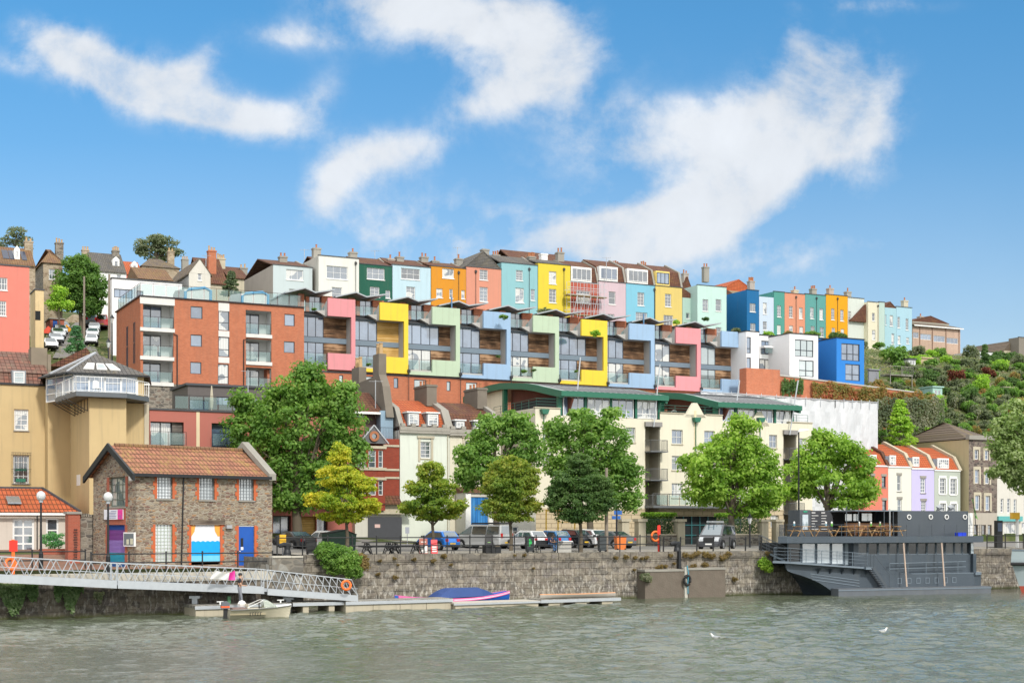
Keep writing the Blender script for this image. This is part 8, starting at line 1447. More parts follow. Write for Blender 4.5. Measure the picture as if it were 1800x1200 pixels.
# small cream motorboat
def hull_rows(L, bt, bb, zt, zb, stern=1.0, n=14, m=6):
    rows = []
    for i in range(n + 1):
        k = i / n; b = bt * (min(1, (1 - k) / .55) ** .6 if k > .45 else stern + (1 - stern) * k / .45); w_ = bb * (min(1, (1 - k) / .65) ** .8 if k > .35 else 1); zt_ = zt[0] + (zt[1] - zt[0]) * k ** 1.6; x = L * k; rk = .5 * max(0, k - .6) / .4; row = []
        for j in range(2 * m + 1):
            a = j / m - 1; s_ = abs(a); yy_ = (w_ + (b - w_) * s_ ** 1.3) * (s_ ** .55) * (1 if a > 0 else -1); zz = zb + (zt_ - zb) * s_ ** 1.2; row.append((x - rk * (1 - s_) * L * .12, yy_, zz))
        rows.append(row)
    return rows
fB = Fr(402, 78.2, .35, 0); L = fB.x(512); r_ = empty('motorboat', (fB.ox, fB.oy, 0), math.atan2(fB.s, fB.c), 'small cream motorboat with orange striped outboard moored below the gangway', 'motorboat')
CRB = plain('cream_gelcoat', (.62, .57, .44), .35); rows = hull_rows(L, .78, .5, (.50, .66), -.2); m_ = MB(); m_.grid(rows); m_.poly(rows[0]); m_.build('hull', CRB, r_, False)
m_ = MB()
for sgn in (0, -1): m_.tube([r2[sgn] for r2 in rows], .035, 6)
m_.build('rub_rail', plain('grey_rubber', (.2, .2, .19)), r_); m_ = MB(); kk = int(len(rows) * .58); m_.grid([[r2[0], (r2[0][0], 0, r2[0][2] + .08), r2[-1]] for r2 in rows[kk:]]); m_.build('foredeck', WHITE, r_); m_ = MB(); m_.grid([[(r2[0][0], r2[0][1] * .8, .22), (r2[0][0], r2[-1][1] * .8, .22)] for r2 in rows[:kk + 1]]); m_.build('floor', CRB, r_)
m_ = MB(); wx = L * .55; m_.prism([(wx, .52), (wx + .75, .60), (wx + .15, 1.0), (wx - .1, .98)], 'y', -.55, .55); m_.build('windscreen', glass('tinted_screen', (.22, .25, .20), (.45, .50, .42), .8), r_); MB().bar((wx - .1, -.57, .99), (wx - 1.0, -.7, .6), .03).bar((wx - .1, .57, .99), (wx - 1.0, .7, .6), .03).bar((wx - .1, -.57, .99), (wx - .1, .57, .99), .03).build('screen_frame', WHITE, r_)
for (x, y) in ((L * .36, -.25), (L * .36, .3)): MB().prism([(x - .25, .25), (x + .25, .25), (x + .25, .5), (x - .15, .52), (x - .25, .8)], 'y', y - .22, y + .22).build('seat', CRB, r_)
m_ = MB(); m_.tube([(wx - .28, -.3 + .15 * math.cos(a), .72 + .15 * math.sin(a)) for a in [k * .52 for k in range(13)]], .02, 5); m_.build('steering_wheel', BLK, r_)
MB().box(.15, -.6, .42, .9, .6, .58).build('stern_cushion', plain('brown_cushion', (.2, .12, .1)), r_)
o = MB().prism([(-.42, .55), (.02, .55), (.04, .85), (-.1, .95), (-.38, .92)], 'y', -.18, .18).build('outboard', plain('outboard_grey', (.12, .13, .15), .4), r_); MB().box(-.425, -.186, .6, .03, .186, .70).build('orange_stripe', plain('stripe_orange', (.75, .12, .03)), o); MB().prism([(-.28, .55), (-.05, .55), (-.1, -.3), (-.3, -.3)], 'y', -.07, .07).build('outboard_leg', BLK, o)
m_ = MB()
for i in range(5): x = L * .30 + i * .14; m_.box(x, -.77, .18, x + .035, -.76, .36).box(x, -.77, .33, x + .09, -.76, .36)
m_.build('registration_mark', DMETAL, r_)
o = empty('white_bag', (fB.ox + .55, fB.oy + .9, .62), 0, 'crumpled white bag on the pontoon at the feet of the standing person', 'bag'); MB().lathe((0, 0, 0), [(.2, 0), (.24, .15), (.16, .28), (.05, .33), (0, .33)], 7).build('bag_body', WHITE, o)
# blue and pink gig with a blue cover
fG = Fr(697, 89.0, .52, 0); L = fG.x(893); r_ = empty('covered_boat', (fG.ox, fG.oy, 0), math.atan2(fG.s, fG.c), 'long blue boat with pink gunwale and navy tarpaulin moored behind the pontoon', 'boat'); rows = []
for i in range(21):
    k = i / 20; b = .95 * max(.04, math.sin(math.pi * (.06 + .9 * k))) ** .7; zt = .50 + .38 * (abs(k - .45) / .55) ** 2.2; x = L * k; rows.append([(x, -b, zt), (x, -b * .92, zt * .6), (x, -b * .55, -.1), (x, 0, -.2), (x, b * .55, -.1), (x, b * .92, zt * .6), (x, b, zt)])
MB().grid(rows).build('hull', plain('boat_blue', (.012, .10, .42), .4), r_, True); m_ = MB(); m_.grid([[(p[0][0], p[0][1] - .035, p[0][2] - .16), (p[0][0], p[0][1] - .04, p[0][2] + .02)] for p in rows]); m_.grid([[(p[6][0], p[6][1] + .035, p[6][2] - .16), (p[6][0], p[6][1] + .04, p[6][2] + .02)] for p in rows]); m_.build('pink_gunwale', plain('boat_pink', (.78, .16, .40), .4), r_)
m_ = MB(); m_.grid([[(p[0][0], p[0][1] - .042, p[0][2] - .10), (p[0][0], p[0][1] - .046, p[0][2] - .06)] for p in rows[9:]]).build('white_stripe', WHITE, r_); m_ = MB(); m_.grid([[(p[0][0], p[0][1] * .9, .35), (p[6][0], p[6][1] * .9, .35)] for p in rows]); m_.build('floor', plain('dark_floor', (.06, .04, .035)), r_)
rows2 = []
for i in range(15):
    k = i / 14; kx = .32 + .55 * k; x = L * kx; h_ = .62 + .52 * min(1, k / .2, (1 - k) / .28) ** .8; b = .92 * (1 if k < .7 else 1 - (k - .7) * 1.6); rows2.append([(x, -b, .54 + .1 * k), (x, -b * .8, h_ * .9 + .04), (x, -b * .2, h_ + .03 * math.sin(i * 2.2)), (x, b * .2, h_), (x, b * .8, h_ * .9 + .04), (x, b, .54 + .1 * k)])
m_ = MB(); m_.grid(rows2); m_.poly(rows2[0]); m_.poly(rows2[-1]); m_.build('tarpaulin', plain('navy_tarpaulin', (.018, .055, .20), .7), r_)

# ================================================================ the moored ship with an upper deck bar
SHIP = paint('ship_grey_paint', (.062, .082, .104), .42, .35, .15, .9, .5, .35); SHD = paint('ship_dark_paint', (.066, .080, .096), .4, .2, .1, .8, .5); SHL = plain('ship_light_trim', (.16, .20, .24), .5); SHW = glass('ship_window', (.02, .025, .03), (.10, .11, .12), .8); SHW.node_tree.nodes['Principled BSDF'].inputs['IOR'].default_value = 1.45; SHB = glass('ship_painted_reflection_glass', (.30, .38, .44), (.62, .70, .75), .9)  # SHB has a bluish sky reflection painted into its base colour
FS = Fr(1372, 101.3, .385, 0); r_ = FS.root('moored_ship', 'large dark grey ship with glazed cabin and open upper deck bar at the quay', 'ship'); X_ = lambda px, v=0: FS.x(px, v); Z_ = lambda px, py, v=0: FS.z(px, py, v)
xb, xe = X_(1374, 1), X_(1732, 1); Lh = xe - xb; yc = 3.6; hb = 2.6; rows = []
lv = [(2.46, 1380), (2.1, 1381), (1.85, 1384), (1.7, 1393), (1.5, 1409), (1.25, 1425), (.95, 1440), (.6, 1453), (.25, 1464), (-.3, 1478)]
for (z, px) in lv:
    xn = X_(px, 1); xf = X_(1375 + (2.46 - z) * .8, 6.2); s1 = (z + .3) / 2.76; row = [(xe + .3, 6.2, z), (xf, 6.2, z)]
    for q in (.25, .5, .75): row.append((xf + (xn - xf) * q, 6.2 - 5.2 * q, z))
    for q in range(13): x = xn + .02 + (xb + Lh * .94 - xn) * q / 12; row.append((x, 1.0, min(z, 2.46 - .45 * min(1, (x - xb) / 7) if x < xb + 7.4 else 1.5)))
    row += [(xe - .2, 1.25, min(z, 1.5)), (xe + .2, 2.0, min(z, 1.5)), (xe + .35, 3.6, min(z, 1.5))]; rows.append(row)
m_ = MB(); m_.grid(rows); m_.poly(rows[0]); hl = m_.build('hull', SHIP, r_)
for dz_ in (1.62, 1.42, 1.2): m_ = MB(); m_.tube([(xb + 2.4 + (1.62 - dz_) * .4, yc - hb - .0, dz_), (xb + 6.6, yc - hb - .02, dz_ - .55)], .035, 5); m_.build('rubbing_strake', SHL, hl)
dz = [(X_(1364, .6), 2.56), (X_(1525, .6), 2.06)]
m_ = MB(); m_.v += [(dz[0][0] + .1, 1.2, dz[0][1]), (dz[0][0] + 1.2, .5, dz[0][1] - .04), (dz[1][0], .5, dz[1][1]), (dz[1][0], 6, dz[1][1]), (X_(1366, 6), 6, dz[0][1])]; m_.v += [(p[0], p[1], p[2] - .13) for p in m_.v]; m_.f += [(0, 1, 2, 3, 4), (5, 6, 7, 8, 9), (0, 1, 6, 5), (1, 2, 7, 6), (2, 3, 8, 7), (3, 4, 9, 8), (4, 0, 5, 9)]; m_.m += [0] * 7; m_.build('fore_deck', SHL, r_)
m_ = MB()
for i in range(5): x = X_(1438 + i * 21, .9); m_.prism([(.55, 2.02 - i * .03), (1.0, 2.02 - i * .03), (1.0, 1.62 - i * .03)], 'x', x, x + .08)
m_.build('deck_bracket', SHD, r_)
rl = MB(); rail(rl, [(X_(1368, 5), 5, 2.56), (dz[0][0] + .2, 1.2, 2.56), (dz[0][0] + 1.2, .6, 2.52), (dz[1][0], .6, 2.08)], .98, 1, False, 3, .03, .035, 1.25); rl.build('fore_railing', SHL, r_)
# lower cabin: bright glazed fore part, window band aft, plated side
zd0, zd1 = 3.86, 4.33; xg0, xg1 = X_(1384, 2.0), X_(1505, 2.0)
m_ = MB(); m_.box(xg0, 2.15, 2.2, xg1, 6, 3.85).build('cabin_core', plain('dark_interior', (.012, .016, .018), .9), r_)
ed = [1384, 1409, 1435, 1461, 1484, 1505]
for i in range(5): window(r_, (X_(ed[i], 2) + .04, X_(ed[i + 1], 2), 2.42 - i * .06, 3.85), 1.95, .12, 1, 1, SHL, SHW if i == 0 else SHB, .07, name='cabin_window')
m_ = MB(); x0, x1 = X_(1506, 1.0), X_(1712, 1.0); wn = []
e2 = [1508, 1526, 1544, 1562, 1579, 1596, 1613, 1630, 1646, 1662, 1678, 1692, 1706]
for i in range(12): wn.append((X_(e2[i], 1.4) + .05, X_(e2[i + 1], 1.4) - .03, 2.95, 3.82))
hw = [(X_(p - 3.5, 1), X_(p + 3.5, 1), .78, 1.22) for p in (1581, 1598, 1614, 1630, 1646, 1662, 1677)]
shell(m_, x0, x1, 1.3, 3.858, 1.4, 6.2, wn, .08); m_.build('cabin_side', SHIP, r_); MB().box(x0 + 1.5, 1.0, 1.5, x1, 1.4, 1.54).build('side_deck', SHL, r_)
for h in wn: window(r_, h, 1.4, .08, 1, 1, SHL, SHW, .035, name='cabin_window')
for h in hw: window(r_, h, .9, .12, 1, 1, SHL, SHW, .05, name='hull_window')
m_ = MB(); m_.tube([(X_(1566, .9), 1.05, 2.3), (X_(1700, .9), 1.05, 2.4)], .035, 5); m_.tube([(X_(1566, .9), 1.05, 1.9), (X_(1700, .9), 1.05, 2.0)], .03, 5)
for p in (1566, 1598, 1630, 1662, 1686): m_.bar((X_(p, .9), 1.05, 1.5), (X_(p, .9), 1.05, 2.35), .035)
m_.build('side_railing', SHL, r_)
sp = []; 
for j in range(9): a = math.pi * j / 8; sp.append((x1 + .02 + 1.15 * math.sin(a), yc - 2.5 * math.cos(a)))
m_ = MB(); m_.prism(sp, 'z', 1.55, 2.95).prism([(p[0] - .15, yc + (p[1] - yc) * .92) for p in sp], 'z', 2.951, 3.855); m_.build('stern_cabin', SHIP, r_); m_ = MB(); m_.prism([(x1 + (p[0] - x1) * 1.5, yc + (p[1] - yc) * 1.1) for p in sp], 'z', 1.36, 1.54).build('stern_rubbing_ledge', SHL, r_)
m_ = MB()
for j in range(4):
    p, q = sp[j], sp[j + 1]; g_ = lambda w_: (w_[0] - .11, yc + (w_[1] - yc) * .935); p, q = g_(p), g_(q); m_.poly([(p[0] + (q[0] - p[0]) * .1, p[1] + (q[1] - p[1]) * .1, 3.0), (p[0] + (q[0] - p[0]) * .9, p[1] + (q[1] - p[1]) * .9, 3.0), (p[0] + (q[0] - p[0]) * .9, p[1] + (q[1] - p[1]) * .9, 3.78), (p[0] + (q[0] - p[0]) * .1, p[1] + (q[1] - p[1]) * .1, 3.78)])
m_.build('stern_window', SHB, r_)
# upper deck
xu0, xu1 = X_(1373, .5), X_(1738, .5); xq = X_(1376, 6.3); pl_ = [(xu0, .9), (xu0 + .5, .5), (xu1 - .5, .5), (xu1, 1.3), (xu1, 6.4), (xq, 6.4)]; MB().prism(pl_, 'z', zd0, zd1).build('upper_deck', SHIP, r_)
rl = MB(); rail(rl, [(xq + .1, 6.2, zd1), (xu0 + .15, .95, zd1), (xu0 + .6, .6, zd1), (xu1 - .6, .6, zd1), (xu1 - .1, 1.4, zd1), (xu1 - .1, 6.2, zd1)], .86, 1, False, 2, .028, .032, 1.15); rl.build('upper_railing', SHD, r_)
zt = Z_(1640, 897.5, 2); bx0, bx1 = X_(1578, 2), X_(1702, 2); MB().box(bx0, 2.0, zd1 + .003, bx1, 5.4, zt).build('bar_container', SHD, r_); MB().box(bx1 + .02, 2.1, zd1, bx1 + .5, 2.16, zt - .15).build('white_door', WHITE, r_)
for p in (1598, 1636, 1664, 1698):
    o = MB().lathe((0, 0, 0), [(.13, 0), (.19, 0), (.19, .07), (.13, .07)], 16).build('porthole', WHITE, r_); o.location = (X_(p, 1.95) if p < 1690 else X_(p, 1.95) - .1, 1.99, Z_(p, 908, 2)); o.rotation_euler = (R(90), 0, 0); MB().cyl((0, 0, .02), .15, .02, 12).build('pane', SHW, o)
for p in (1649, 1669): MB().tube([(X_(p, 3), 3, zt), (X_(p, 3), 3, zt + .25), (X_(p, 3) + .2, 2.9, zt + .35)], .22, 10).build('vent_cowl', LMETAL, r_)
cx0, cx1 = X_(1495, 2), bx0 - .02; MB().box(cx0, 1.4, zt - .05, cx1, 5.4, zt + .03).build('canopy_roof', SHL, r_); MB().box(cx0 + .1, 4.8, zd1 + .003, cx1, 5.3, zt - .06).build('bar_back_wall', BLK, r_)
MB().box(cx0 + .1, 2.6, zd1 + .003, cx1 - .1, 2.9, zd1 + 1.0).build('bar_counter', planks('bar_wood', (.1, .05, .03), (.2, .1, .05), (.32, .17, .09), .2), r_); MB().box(cx0 + .25, 3.0, zd1 + 1.15, cx0 + .8, 3.05, zt - .25).box(cx0 + .95, 3.0, zd1 + 1.15, cx0 + 1.4, 3.05, zt - .25).box(cx0 + 1.7, 3.0, zd1 + 1.15, cx0 + 2.6, 3.05, zt - .2).build('bar_window', SHB, r_)
for p in (1488, 1509, 1554, 1570): MB().bar((X_(p, 1.4), 1.4, zd1), (X_(p, 1.4), 1.4, zt + (.3 if p == 1488 else 0)), .05).build('canopy_post', SHD, r_)
MB().bar((X_(1564, .9), .9, zd1), (X_(1564, .9), .9, zt + .1), .07).build('lamp_post', LMETAL, r_)
k0, k1 = X_(1411, 3), X_(1430, 3); MB().box(k0, 3.4, zd1 + .003, k1, 5.0, zt + .05).build('kiosk', SHD, r_); MB().box(k0 + .22, 3.37, zd1 + .5, k1 - .22, 3.398, zt - .3).build('kiosk_window', SHB, r_); MB().box(k0 + .3, 3.36, zt - .12, k1 - .3, 3.398, zt - .04).build('exit_sign', plain('sign_green', (.02, .35, .2)), r_)
k2 = X_(1471, 3); pr = [(k1 + .02, zd1 + .003), (k2, zd1 + .003)] + [(k2 - .5 * (1 - math.cos(a)) , zt - .75 + .75 * math.sin(a)) for a in [R(q) for q in (0, 30, 60, 90)]] + [(k1 + .02, zt)]
MB().prism(pr, 'y', 3.5, 3.75).build('menu_board', plain('chalkboard', (.035, .038, .045), .8), r_)
m_ = MB(); rr = random.Random(8)
for c_ in range(2):
    for i in range(7): x = k1 + .15 + c_ * .85; z = zt - .2 - i * .2; m_.box(x, 3.48, z, x + rr.uniform(.25, .6), 3.497, z + (.08 if i == 0 else .05))
m_.build('menu_lettering', plain('chalk', (.55, .55, .55)), r_)
# boarding stairs, pontoon, poles
m_ = MB(); st0, st1 = X_(1529, .5), X_(1553, .5); n = 9
for s_ in (0.25, .95): m_.v += [(st0, s_, 2.05), (st1, s_, .57), (st1 + .28, s_, .57), (st0 + .28, s_, 2.05)]; q = len(m_.v) - 4; m_.f.append((q, q + 1, q + 2, q + 3)); m_.m.append(0)
for i in range(n): k = i / n; m_.box(st0 + (st1 - st0) * k, .26, 2.0 - 1.45 * k, st0 + (st1 - st0) * k + .26, .94, 2.03 - 1.45 * k)
m_.build('boarding_stairs', SHD, r_); rl = MB(); rl.bar((st0 + .15, .2, 3.0), (st1 + .3, .2, 1.55), .03).bar((st0 + .15, .2, 3.0), (st0 + .15, .2, 2.05), .03).bar((st1 + .3, .2, .57), (st1 + .3, .2, 1.55), .03); rail(rl, [(X_(1521, .4), .4, 2.06), (st0, .4, 2.06)], .95, .1, True, 0, .03); rl.build('stair_rail', SHD, r_)
MB().box(X_(1521, .4), .3, 1.9, st0 + .3, 1.0, 2.06).build('landing', SHL, r_)
fp = FS.at(1474, 0, 0); o_ = fp.root('ship_pontoon', 'long flat steel pontoon lying along the side of the dark grey ship', 'pontoon'); w = fp.x(1742); MB().box(0, 0, -.4, w, .95, .54).build('float_body', paint('rusty_grey_steel', (.13, .145, .165), .6, .4, .35, 1.5), o_); MB().box(-.03, -.04, .38, w + .03, -.003, .46).build('rub_rail', SHL, o_)
for (a, b2) in ((1588, 1594), (1655, 1660.5)): p0 = (X_(a, .6), .6, 3.85); p1 = (X_(b2, .2), .2, .6); o = empty('mooring_pole', FS.P(*p1), 0, 'pale wooden pole leaning on the ship side, %s of the pair' % ('left' if a < 1600 else 'right'), 'pole'); q0 = Vector(FS.P(*p0)) - Vector(FS.P(*p1)); MB().tube([(0, 0, 0), tuple(q0)], .06, 7).build('pole', plain('pale_wood_pole', (.52, .40, .32), .8), o)
fl = empty('flag', FS.P(X_(1717, 1.5), 1.5, zd1), 0, 'green and white flag hanging from a thin pole on the ship upper deck', 'flag'); H_ = Z_(1711, 874, 1.5) - zd1; MB().tube([(0, 0, 0), (-.28, 0, H_)], .03, 6).build('flag_pole', DMETAL, fl)
m_ = MB(); m_.grid([[(-.28 + .02 * j + .30 * (i / 8) * (j / 5) - .10 * (1 - j / 5) * (i / 8), .06 * math.sin(i * 1.3 + j), H_ - 1.5 * j / 5 - .2 * i / 8) for i in range(9)] for j in range(6)]); m_.build('cloth', plain('flag_green', (.20, .42, .12), .8), fl, True); m_ = MB(); m_.grid([[(-.28 + .02 * j + .30 * (i / 8) * (j / 5), .06 * math.sin(i * 1.3 + j) - .02, H_ - .5 - 1.0 * j / 5 - .2 * i / 8) for i in range(2, 6)] for j in range(2, 5)]); m_.build('white_emblem', WHITE, fl, True)
cr = empty('blue_crate', FS.P(X_(1688, 1.2), 1.2, zd1 + .003), math.atan2(FS.s, FS.c), 'bright blue crates on the ship upper deck near the stern', 'crate'); MB().box(-.35, -.2, 0, .02, .2, .28).build('box', plain('crate_blue', (.01, .05, .65)), cr); MB().box(.04, -.2, 0, .4, .2, .28).build('box', plain('crate_blue', (.01, .05, .65)), cr)
# wooden picnic tables on the upper deck
PINE = planks('pine_wood', (.34, .19, .08), (.46, .28, .13), (.55, .38, .2), .12)
def ptable(first=True):
    r_ = empty('deck_picnic_table', (0, 0, 0), 0, 'x', 'picnic table', 'pine picnic tables on the ship deck'); MB().box(-.8, -.33, .70, .8, .33, .75).build('tabletop', PINE, r_)
    for s in (-1, 1): MB().box(-.8, s * .7 - .13, .42, .8, s * .7 + .13, .46).build('seat', PINE, r_)
    for x in (-.6, .6):
        for s in (-1, 1): MB().bar((x, s * .62, 0), (x, s * .22, .70), .045).build('leg', PINE, r_)
        MB().bar((x, -.8, .38), (x, .8, .38), .04).build('cross_beam', PINE, r_)
    return r_
t0 = ptable()
TL = ['pine picnic table nearest the bow, alone beside the kiosk', 'pine picnic table in front of the black menu board', 'pine picnic table at the left end of the covered bar', 'second pine picnic table along the covered bar', 'third pine picnic table along the covered bar', 'pine picnic table nearest the grey bar container']
for i, (px, v) in enumerate(((1409, 1.8), (1448, 1.7), (1482, 2.0), (1512, 1.5), (1540, 2.0), (1566, 1.6))):
    t_ = t0 if i == 0 else t0.copy()
    if i:
        COL.objects.link(t_)
        for ch in kids(t0): c2 = ch.copy(); COL.objects.link(c2); c2.parent = t_
    t_['label'] = TL[i]; t_.location = FS.P(X_(px, v), v, zd1 + .003); t_.rotation_euler = (0, 0, math.atan2(FS.s, FS.c) + rnd.uniform(-.2, .2) + (1.57 if i in (0, 3, 5) else 1.2))
for i, (px, v, c_, lab) in enumerate(((1396, 1.8, (.10, .30, .42), 'blue cutlery pot on the picnic table nearest the bow'), (1462, 1.7, (.12, .5, .03), 'bright green pot on the table by the menu board'), (1452, 1.8, (.2, .4, .55), 'pale blue pot on the table by the menu board'), (1510, 1.5, (.62, .6, .5), 'white pot on the second table along the bar'), (1531, 2.0, (.12, .5, .03), 'low green pot on the third table along the bar'), (1547, 1.9, (.12, .5, .03), 'green pot on the table under the lamp post'))):
    o = empty('table_pot', FS.P(X_(px, v), v, zd1 + .76), 0, lab, 'pot'); MB().lathe((0, 0, 0), [(.07, 0), (.09, .16), (.0, .16)], 8).build('pot', plain('pot_%d' % i, c_), o); MB().lathe((0, 0, .16), [(.05, 0), (.08, .08), (.05, .16), (0, .18)], 6).build('contents', WHITE, o)
# boarding gangway from the quay to the ship
a = Vector(FQ.P(FQ.x(1338, .5), .5, 3.4)); b2 = Vector(FS.P(X_(1380, 2.2), 2.2, 2.6)); o = empty('boarding_gangway', a, 0, 'dark steel boarding steps from the quay down to the ship bow', 'gangway'); m_ = MB(); q = b2 - a; sd = Vector((0, .9, 0)); m_.poly([(0, 0, 0), tuple(q), tuple(q + sd), tuple(sd)]); m_.poly([(0, 0, -.15), tuple(q - Vector((0, 0, .15))), tuple(q), (0, 0, 0)]); m_.build('ramp', SHL, o)
rl = MB()
for s_ in (Vector(), sd): rail(rl, [tuple(s_), tuple(q + s_)], 1.0, 1, False, 3, .03, .035, .8)
rl.build('railing', SHD, o)
# the second vessel, cut by the right edge
f = Fr(1809, 106.5, .3, 0); o = f.root('second_vessel', 'pale grey vessel bow with red waterline band cut by the right edge', 'ship'); rows = []; Lv = 12
for i in range(17):
    k = i / 16; d = Lv * k; row = []
    for j in range(11):
        z = -.2 + 3.5 * j / 10; s_ = j / 10; st = 1.2 * (1 - s_) ** 1.3 if s_ < .65 else .12 + .35 * (s_ - .65); b = 2.4 * (max(0, d - st * .0) / 4.5) ** .6 * (.35 + .65 * s_) if d < 4.5 else 2.4 * (.35 + .65 * s_ if s_ < 1 else 1); row.append((d * (1 if k else 1) + st, 2.4 - min(b, 2.4), z if s_ < 1 else 3.25))
    rows.append(row)
m_ = MB(); m_.grid(rows); m_.grid([[(p[0], 4.8 - p[1], p[2]) for p in r2] for r2 in rows]); m_.m = [1 if (q % 10) < 2 else 0 for q in range(len(m_.f))]; m_.build('hull', [paint('pale_blue_grey_hull', (.36, .43, .45), .5, .1, .15), plain('red_oxide', (.42, .08, .05), .6)], o, True)
m_ = MB(); m_.tube([(rows[i][7][0] - .05, rows[i][7][1] - .06, 2.2) for i in range(17)], .13, 8); m_.build('rubber_fender', BLK, o); MB().tube([tuple(rows[0][10])] + [tuple(rows[i][10]) for i in range(1, 17)], .06, 6).build('gunwale', SHL, o)
m_ = MB()
for i in range(6): p = rows[2][2 + (i // 2)]; m_.box(p[0] + .1, p[1] - .12, .75 + i * .24, p[0] + .28, p[1] - .03, .85 + i * .24)
m_.build('draft_mark', BLK, o)
# gulls on the water
def gull(px, py, lab, rz=0):
    Y = HZ / ((py - HY) / F); o = empty('seagull', P3(px, Y, 0), rz, lab, 'bird'); m_ = MB(); m_.tube([(-.26, 0, .12), (-.12, 0, .08), (.02, 0, .09), (.12, 0, .14), (.17, 0, .22), (.21, 0, .25)], [.01, .06, .075, .05, .035, .03], 8); m_.build('body', WHITE, o, True); MB().tube([(-.24, .05, .13), (.04, .07, .13)], [.01, .035], 6).tube([(-.24, -.05, .13), (.04, -.07, .13)], [.01, .035], 6).build('wing', plain('gull_grey', (.35, .37, .4)), o); MB().tube([(.23, 0, .25), (.29, 0, .235)], [.014, .003], 5).build('beak', PLY, o)
gull(1553, 1112, 'white gull floating below the ship', .4); gull(1257, 1123, 'small gull floating in the middle of the water', 2.6)
# rooftop aerials
for i, (px, Y, y0, y1, lab) in enumerate(((535, 200, 438, 468, 'thin tv aerial above the off white house'), (659, 198, 440, 470, 'thin tv aerial above the dark green house'), (804, 200, 434, 466, 'thin tv aerial above the orange house'), (1066, 200, 452, 480, 'thin tv aerial above the lilac pink house'), (362, 190, 448, 482, 'thin tv aerial above the grey gabled house'), (1394, 246, 505, 520, 'thin tv aerial above the coral house'), (660, 128, 668, 715, 'tv aerials beside the tall grey chimney'), (436, 128, 650, 690, 'tv aerial in front of the brick block'))):
    X, _, z0 = P3(px, Y, None, y1); z1 = P3(px, Y, None, y0)[2]; o = empty('tv_aerial', (X, Y, z0), 0, lab, 'aerial'); m_ = MB(); m_.tube([(0, 0, -1), (0, 0, z1 - z0)], .045, 5).bar((-.6, 0, z1 - z0 - .1), (.7, 0, z1 - z0 - .1), .03)
    for k in range(5): m_.bar((-.5 + k * .25, -.25, z1 - z0 - .1), (-.5 + k * .25, .25, z1 - z0 - .1), .02)
    m_.build('aerial_rod', LMETAL, o)
# road works barrier on the steep street
for (px, py, c_, lab) in ((85, 592, (.7, .08, .04), 'red road works board by the left kerb of the steep street'), (97, 584, (.7, .75, .03), 'fluorescent yellow road works sign at the top of the left car line'), (117, 589, (.8, .35, .02), 'orange barrel shaped road works marker on the steep street')):
    h = hit(px, py, 120, 300)
    if h: o = empty('road_works_sign', h, 0, lab, 'sign'); MB().prism([(-.55, .5), (.55, .5), (.62, .9), (0, 1.5), (-.62, .9)], 'y', -.05, .05).build('board', plain('rw_%d' % px, c_), o); MB().bar((-.4, 0, 0), (-.4, 0, .5), .04).bar((.4, 0, 0), (.4, 0, .5), .04).build('stand', DMETAL, o)

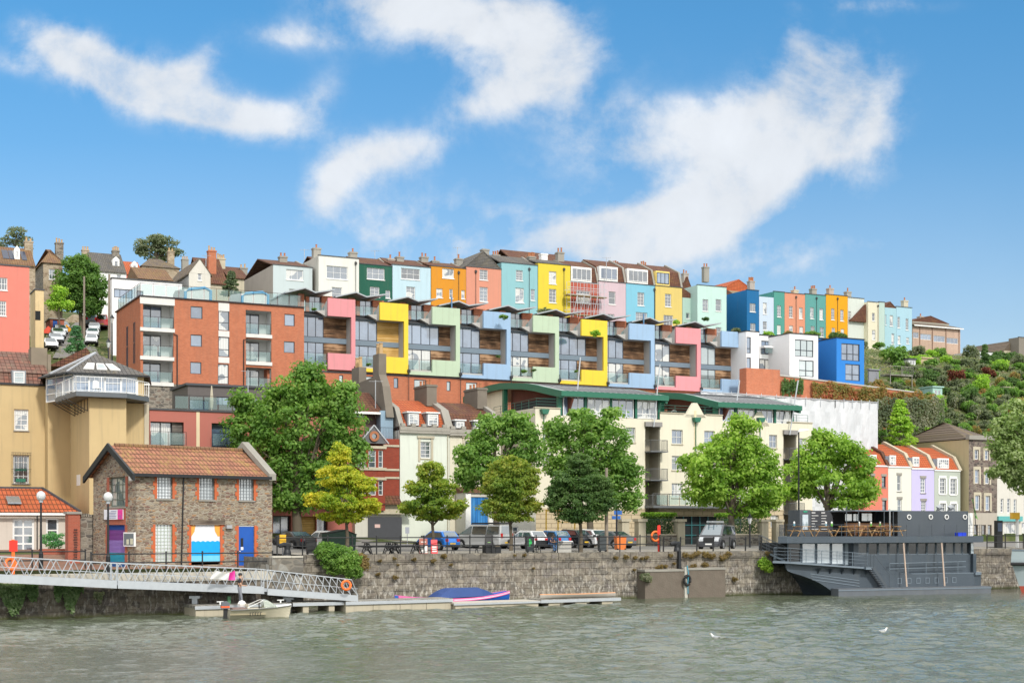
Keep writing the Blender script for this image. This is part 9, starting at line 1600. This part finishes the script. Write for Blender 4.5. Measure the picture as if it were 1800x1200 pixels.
# small garden buildings on the hillside
for (px, py, w_, h_, c_, lab, nm, cat, rf_) in ((1644, 706, 22, 24, (.36, .55, .50), 'pale turquoise summerhouse above the creeper on the hillside', 'summerhouse', 'shed', 0), (1600, 646, 16, 13, (.62, .64, .64), 'small white garden shed below the light blue house', 'garden_shed', 'shed', 1), (1533, 676, 22, 24, (.26, .27, .30), 'grey timber fence panels right of the cobalt blue house', 'garden_fence', 'fence', 2),
        (1770, 694, 30, 11, (.34, .29, .23), 'low stone garden wall at the right of the hillside', 'garden_wall', 'wall', 2), (1625, 640, 26, 9, (.50, .40, .26), 'low timber trellis below the brown brick terrace', 'garden_trellis', 'trellis', 2), (1690, 628, 24, 10, (.16, .17, .19), 'dark grey shed below the brown brick terrace', 'garden_shed', 'shed', 1)):
    h = hit(px, py)
    if not h: continue
    s_ = h[1] / F; W_, H_ = w_ * s_, h_ * s_; r_ = empty(nm, (h[0], h[1] - 1, h[2]), RZ, lab, cat); m_ = MB(); D_ = 2.4 if rf_ < 2 else .25; mt = paint(nm + '_%d' % px, c_, wear=.2); ho = [(-W_ * .3, -W_ * .02, H_ * .35, H_ * .8), (W_ * .05, W_ * .33, 0.05, H_ * .8)] if rf_ < 2 else []
    shell(m_, -W_ / 2, W_ / 2, -1.5, H_, 0, D_, ho, .1); m_.build('wall', mt, r_)
    for q in ho: window(r_, q, 0, .1, 1, 2, WFRAME, G_D, .08)
    MB().box(-W_ / 2 - .15, -.2, H_ + .003, W_ / 2 + .15, D_ + .15, H_ + .16).build('roof' if rf_ < 2 else 'coping', mt if rf_ != 1 else LEAD, r_)
r_ = empty('timber_deck', (*hit(1576, 690)[:2], hit(1576, 690)[2]), RZ, 'raised timber garden deck on posts above the ivy wall', 'deck'); MB().box(-2, -1, 2.2, 2, 1, 2.35).build('deck_floor', DECKM, r_); m_ = MB(); rail(m_, [(-2, 1, 2.35), (-2, -1, 2.35), (2, -1, 2.35), (2, 1, 2.35)], 1.1, .3, True, 0, .06, .07); m_.build('railing', DECKM, r_)
for x in (-1.9, 1.9): MB().bar((x, -.9, -1.5), (x, -.9, 2.2), .09).build('post', DECKM, r_)
yo = hit(98, 590)[1] + 1.5; f = Fr(88, yo, .5, HZ + (HY - 590) / F * yo); w = f.x(113); r_ = f.root('brick_outhouse', 'small brick outhouse with a bright blue door beside the steep street', 'building'); zt = f.z(100, 561); q = HF(f, (93, 563, 101, 582)); mb = MB(); shell(mb, 0, w, -4, zt, 0, 4, [q], .15); mb.build('wall', REDW, r_); MB().box(q[0], .1, q[2], q[1], .16, q[3]).build('door', plain('royal_blue_paint', (.008, .09, .42), .45), r_); MB().box(-.15, -.2, zt, w + .1, 4.1, zt + .15).build('roof', GREYST, r_)
yo = hit(125, 566)[1] - 2; f = Fr(116, yo, .9, HZ + (HY - 572) / F * yo); w = f.x(150); r_ = f.root('garden_wall', 'rough buff stone wall climbing beside the steep street', 'wall'); MB().prism([(0, -5), (w, -3), (w, f.z(150, 556)), (w * .4, f.z(128, 552)), (0, f.z(114, 563))], 'y', 0, .5).build('wall', STN, r_)
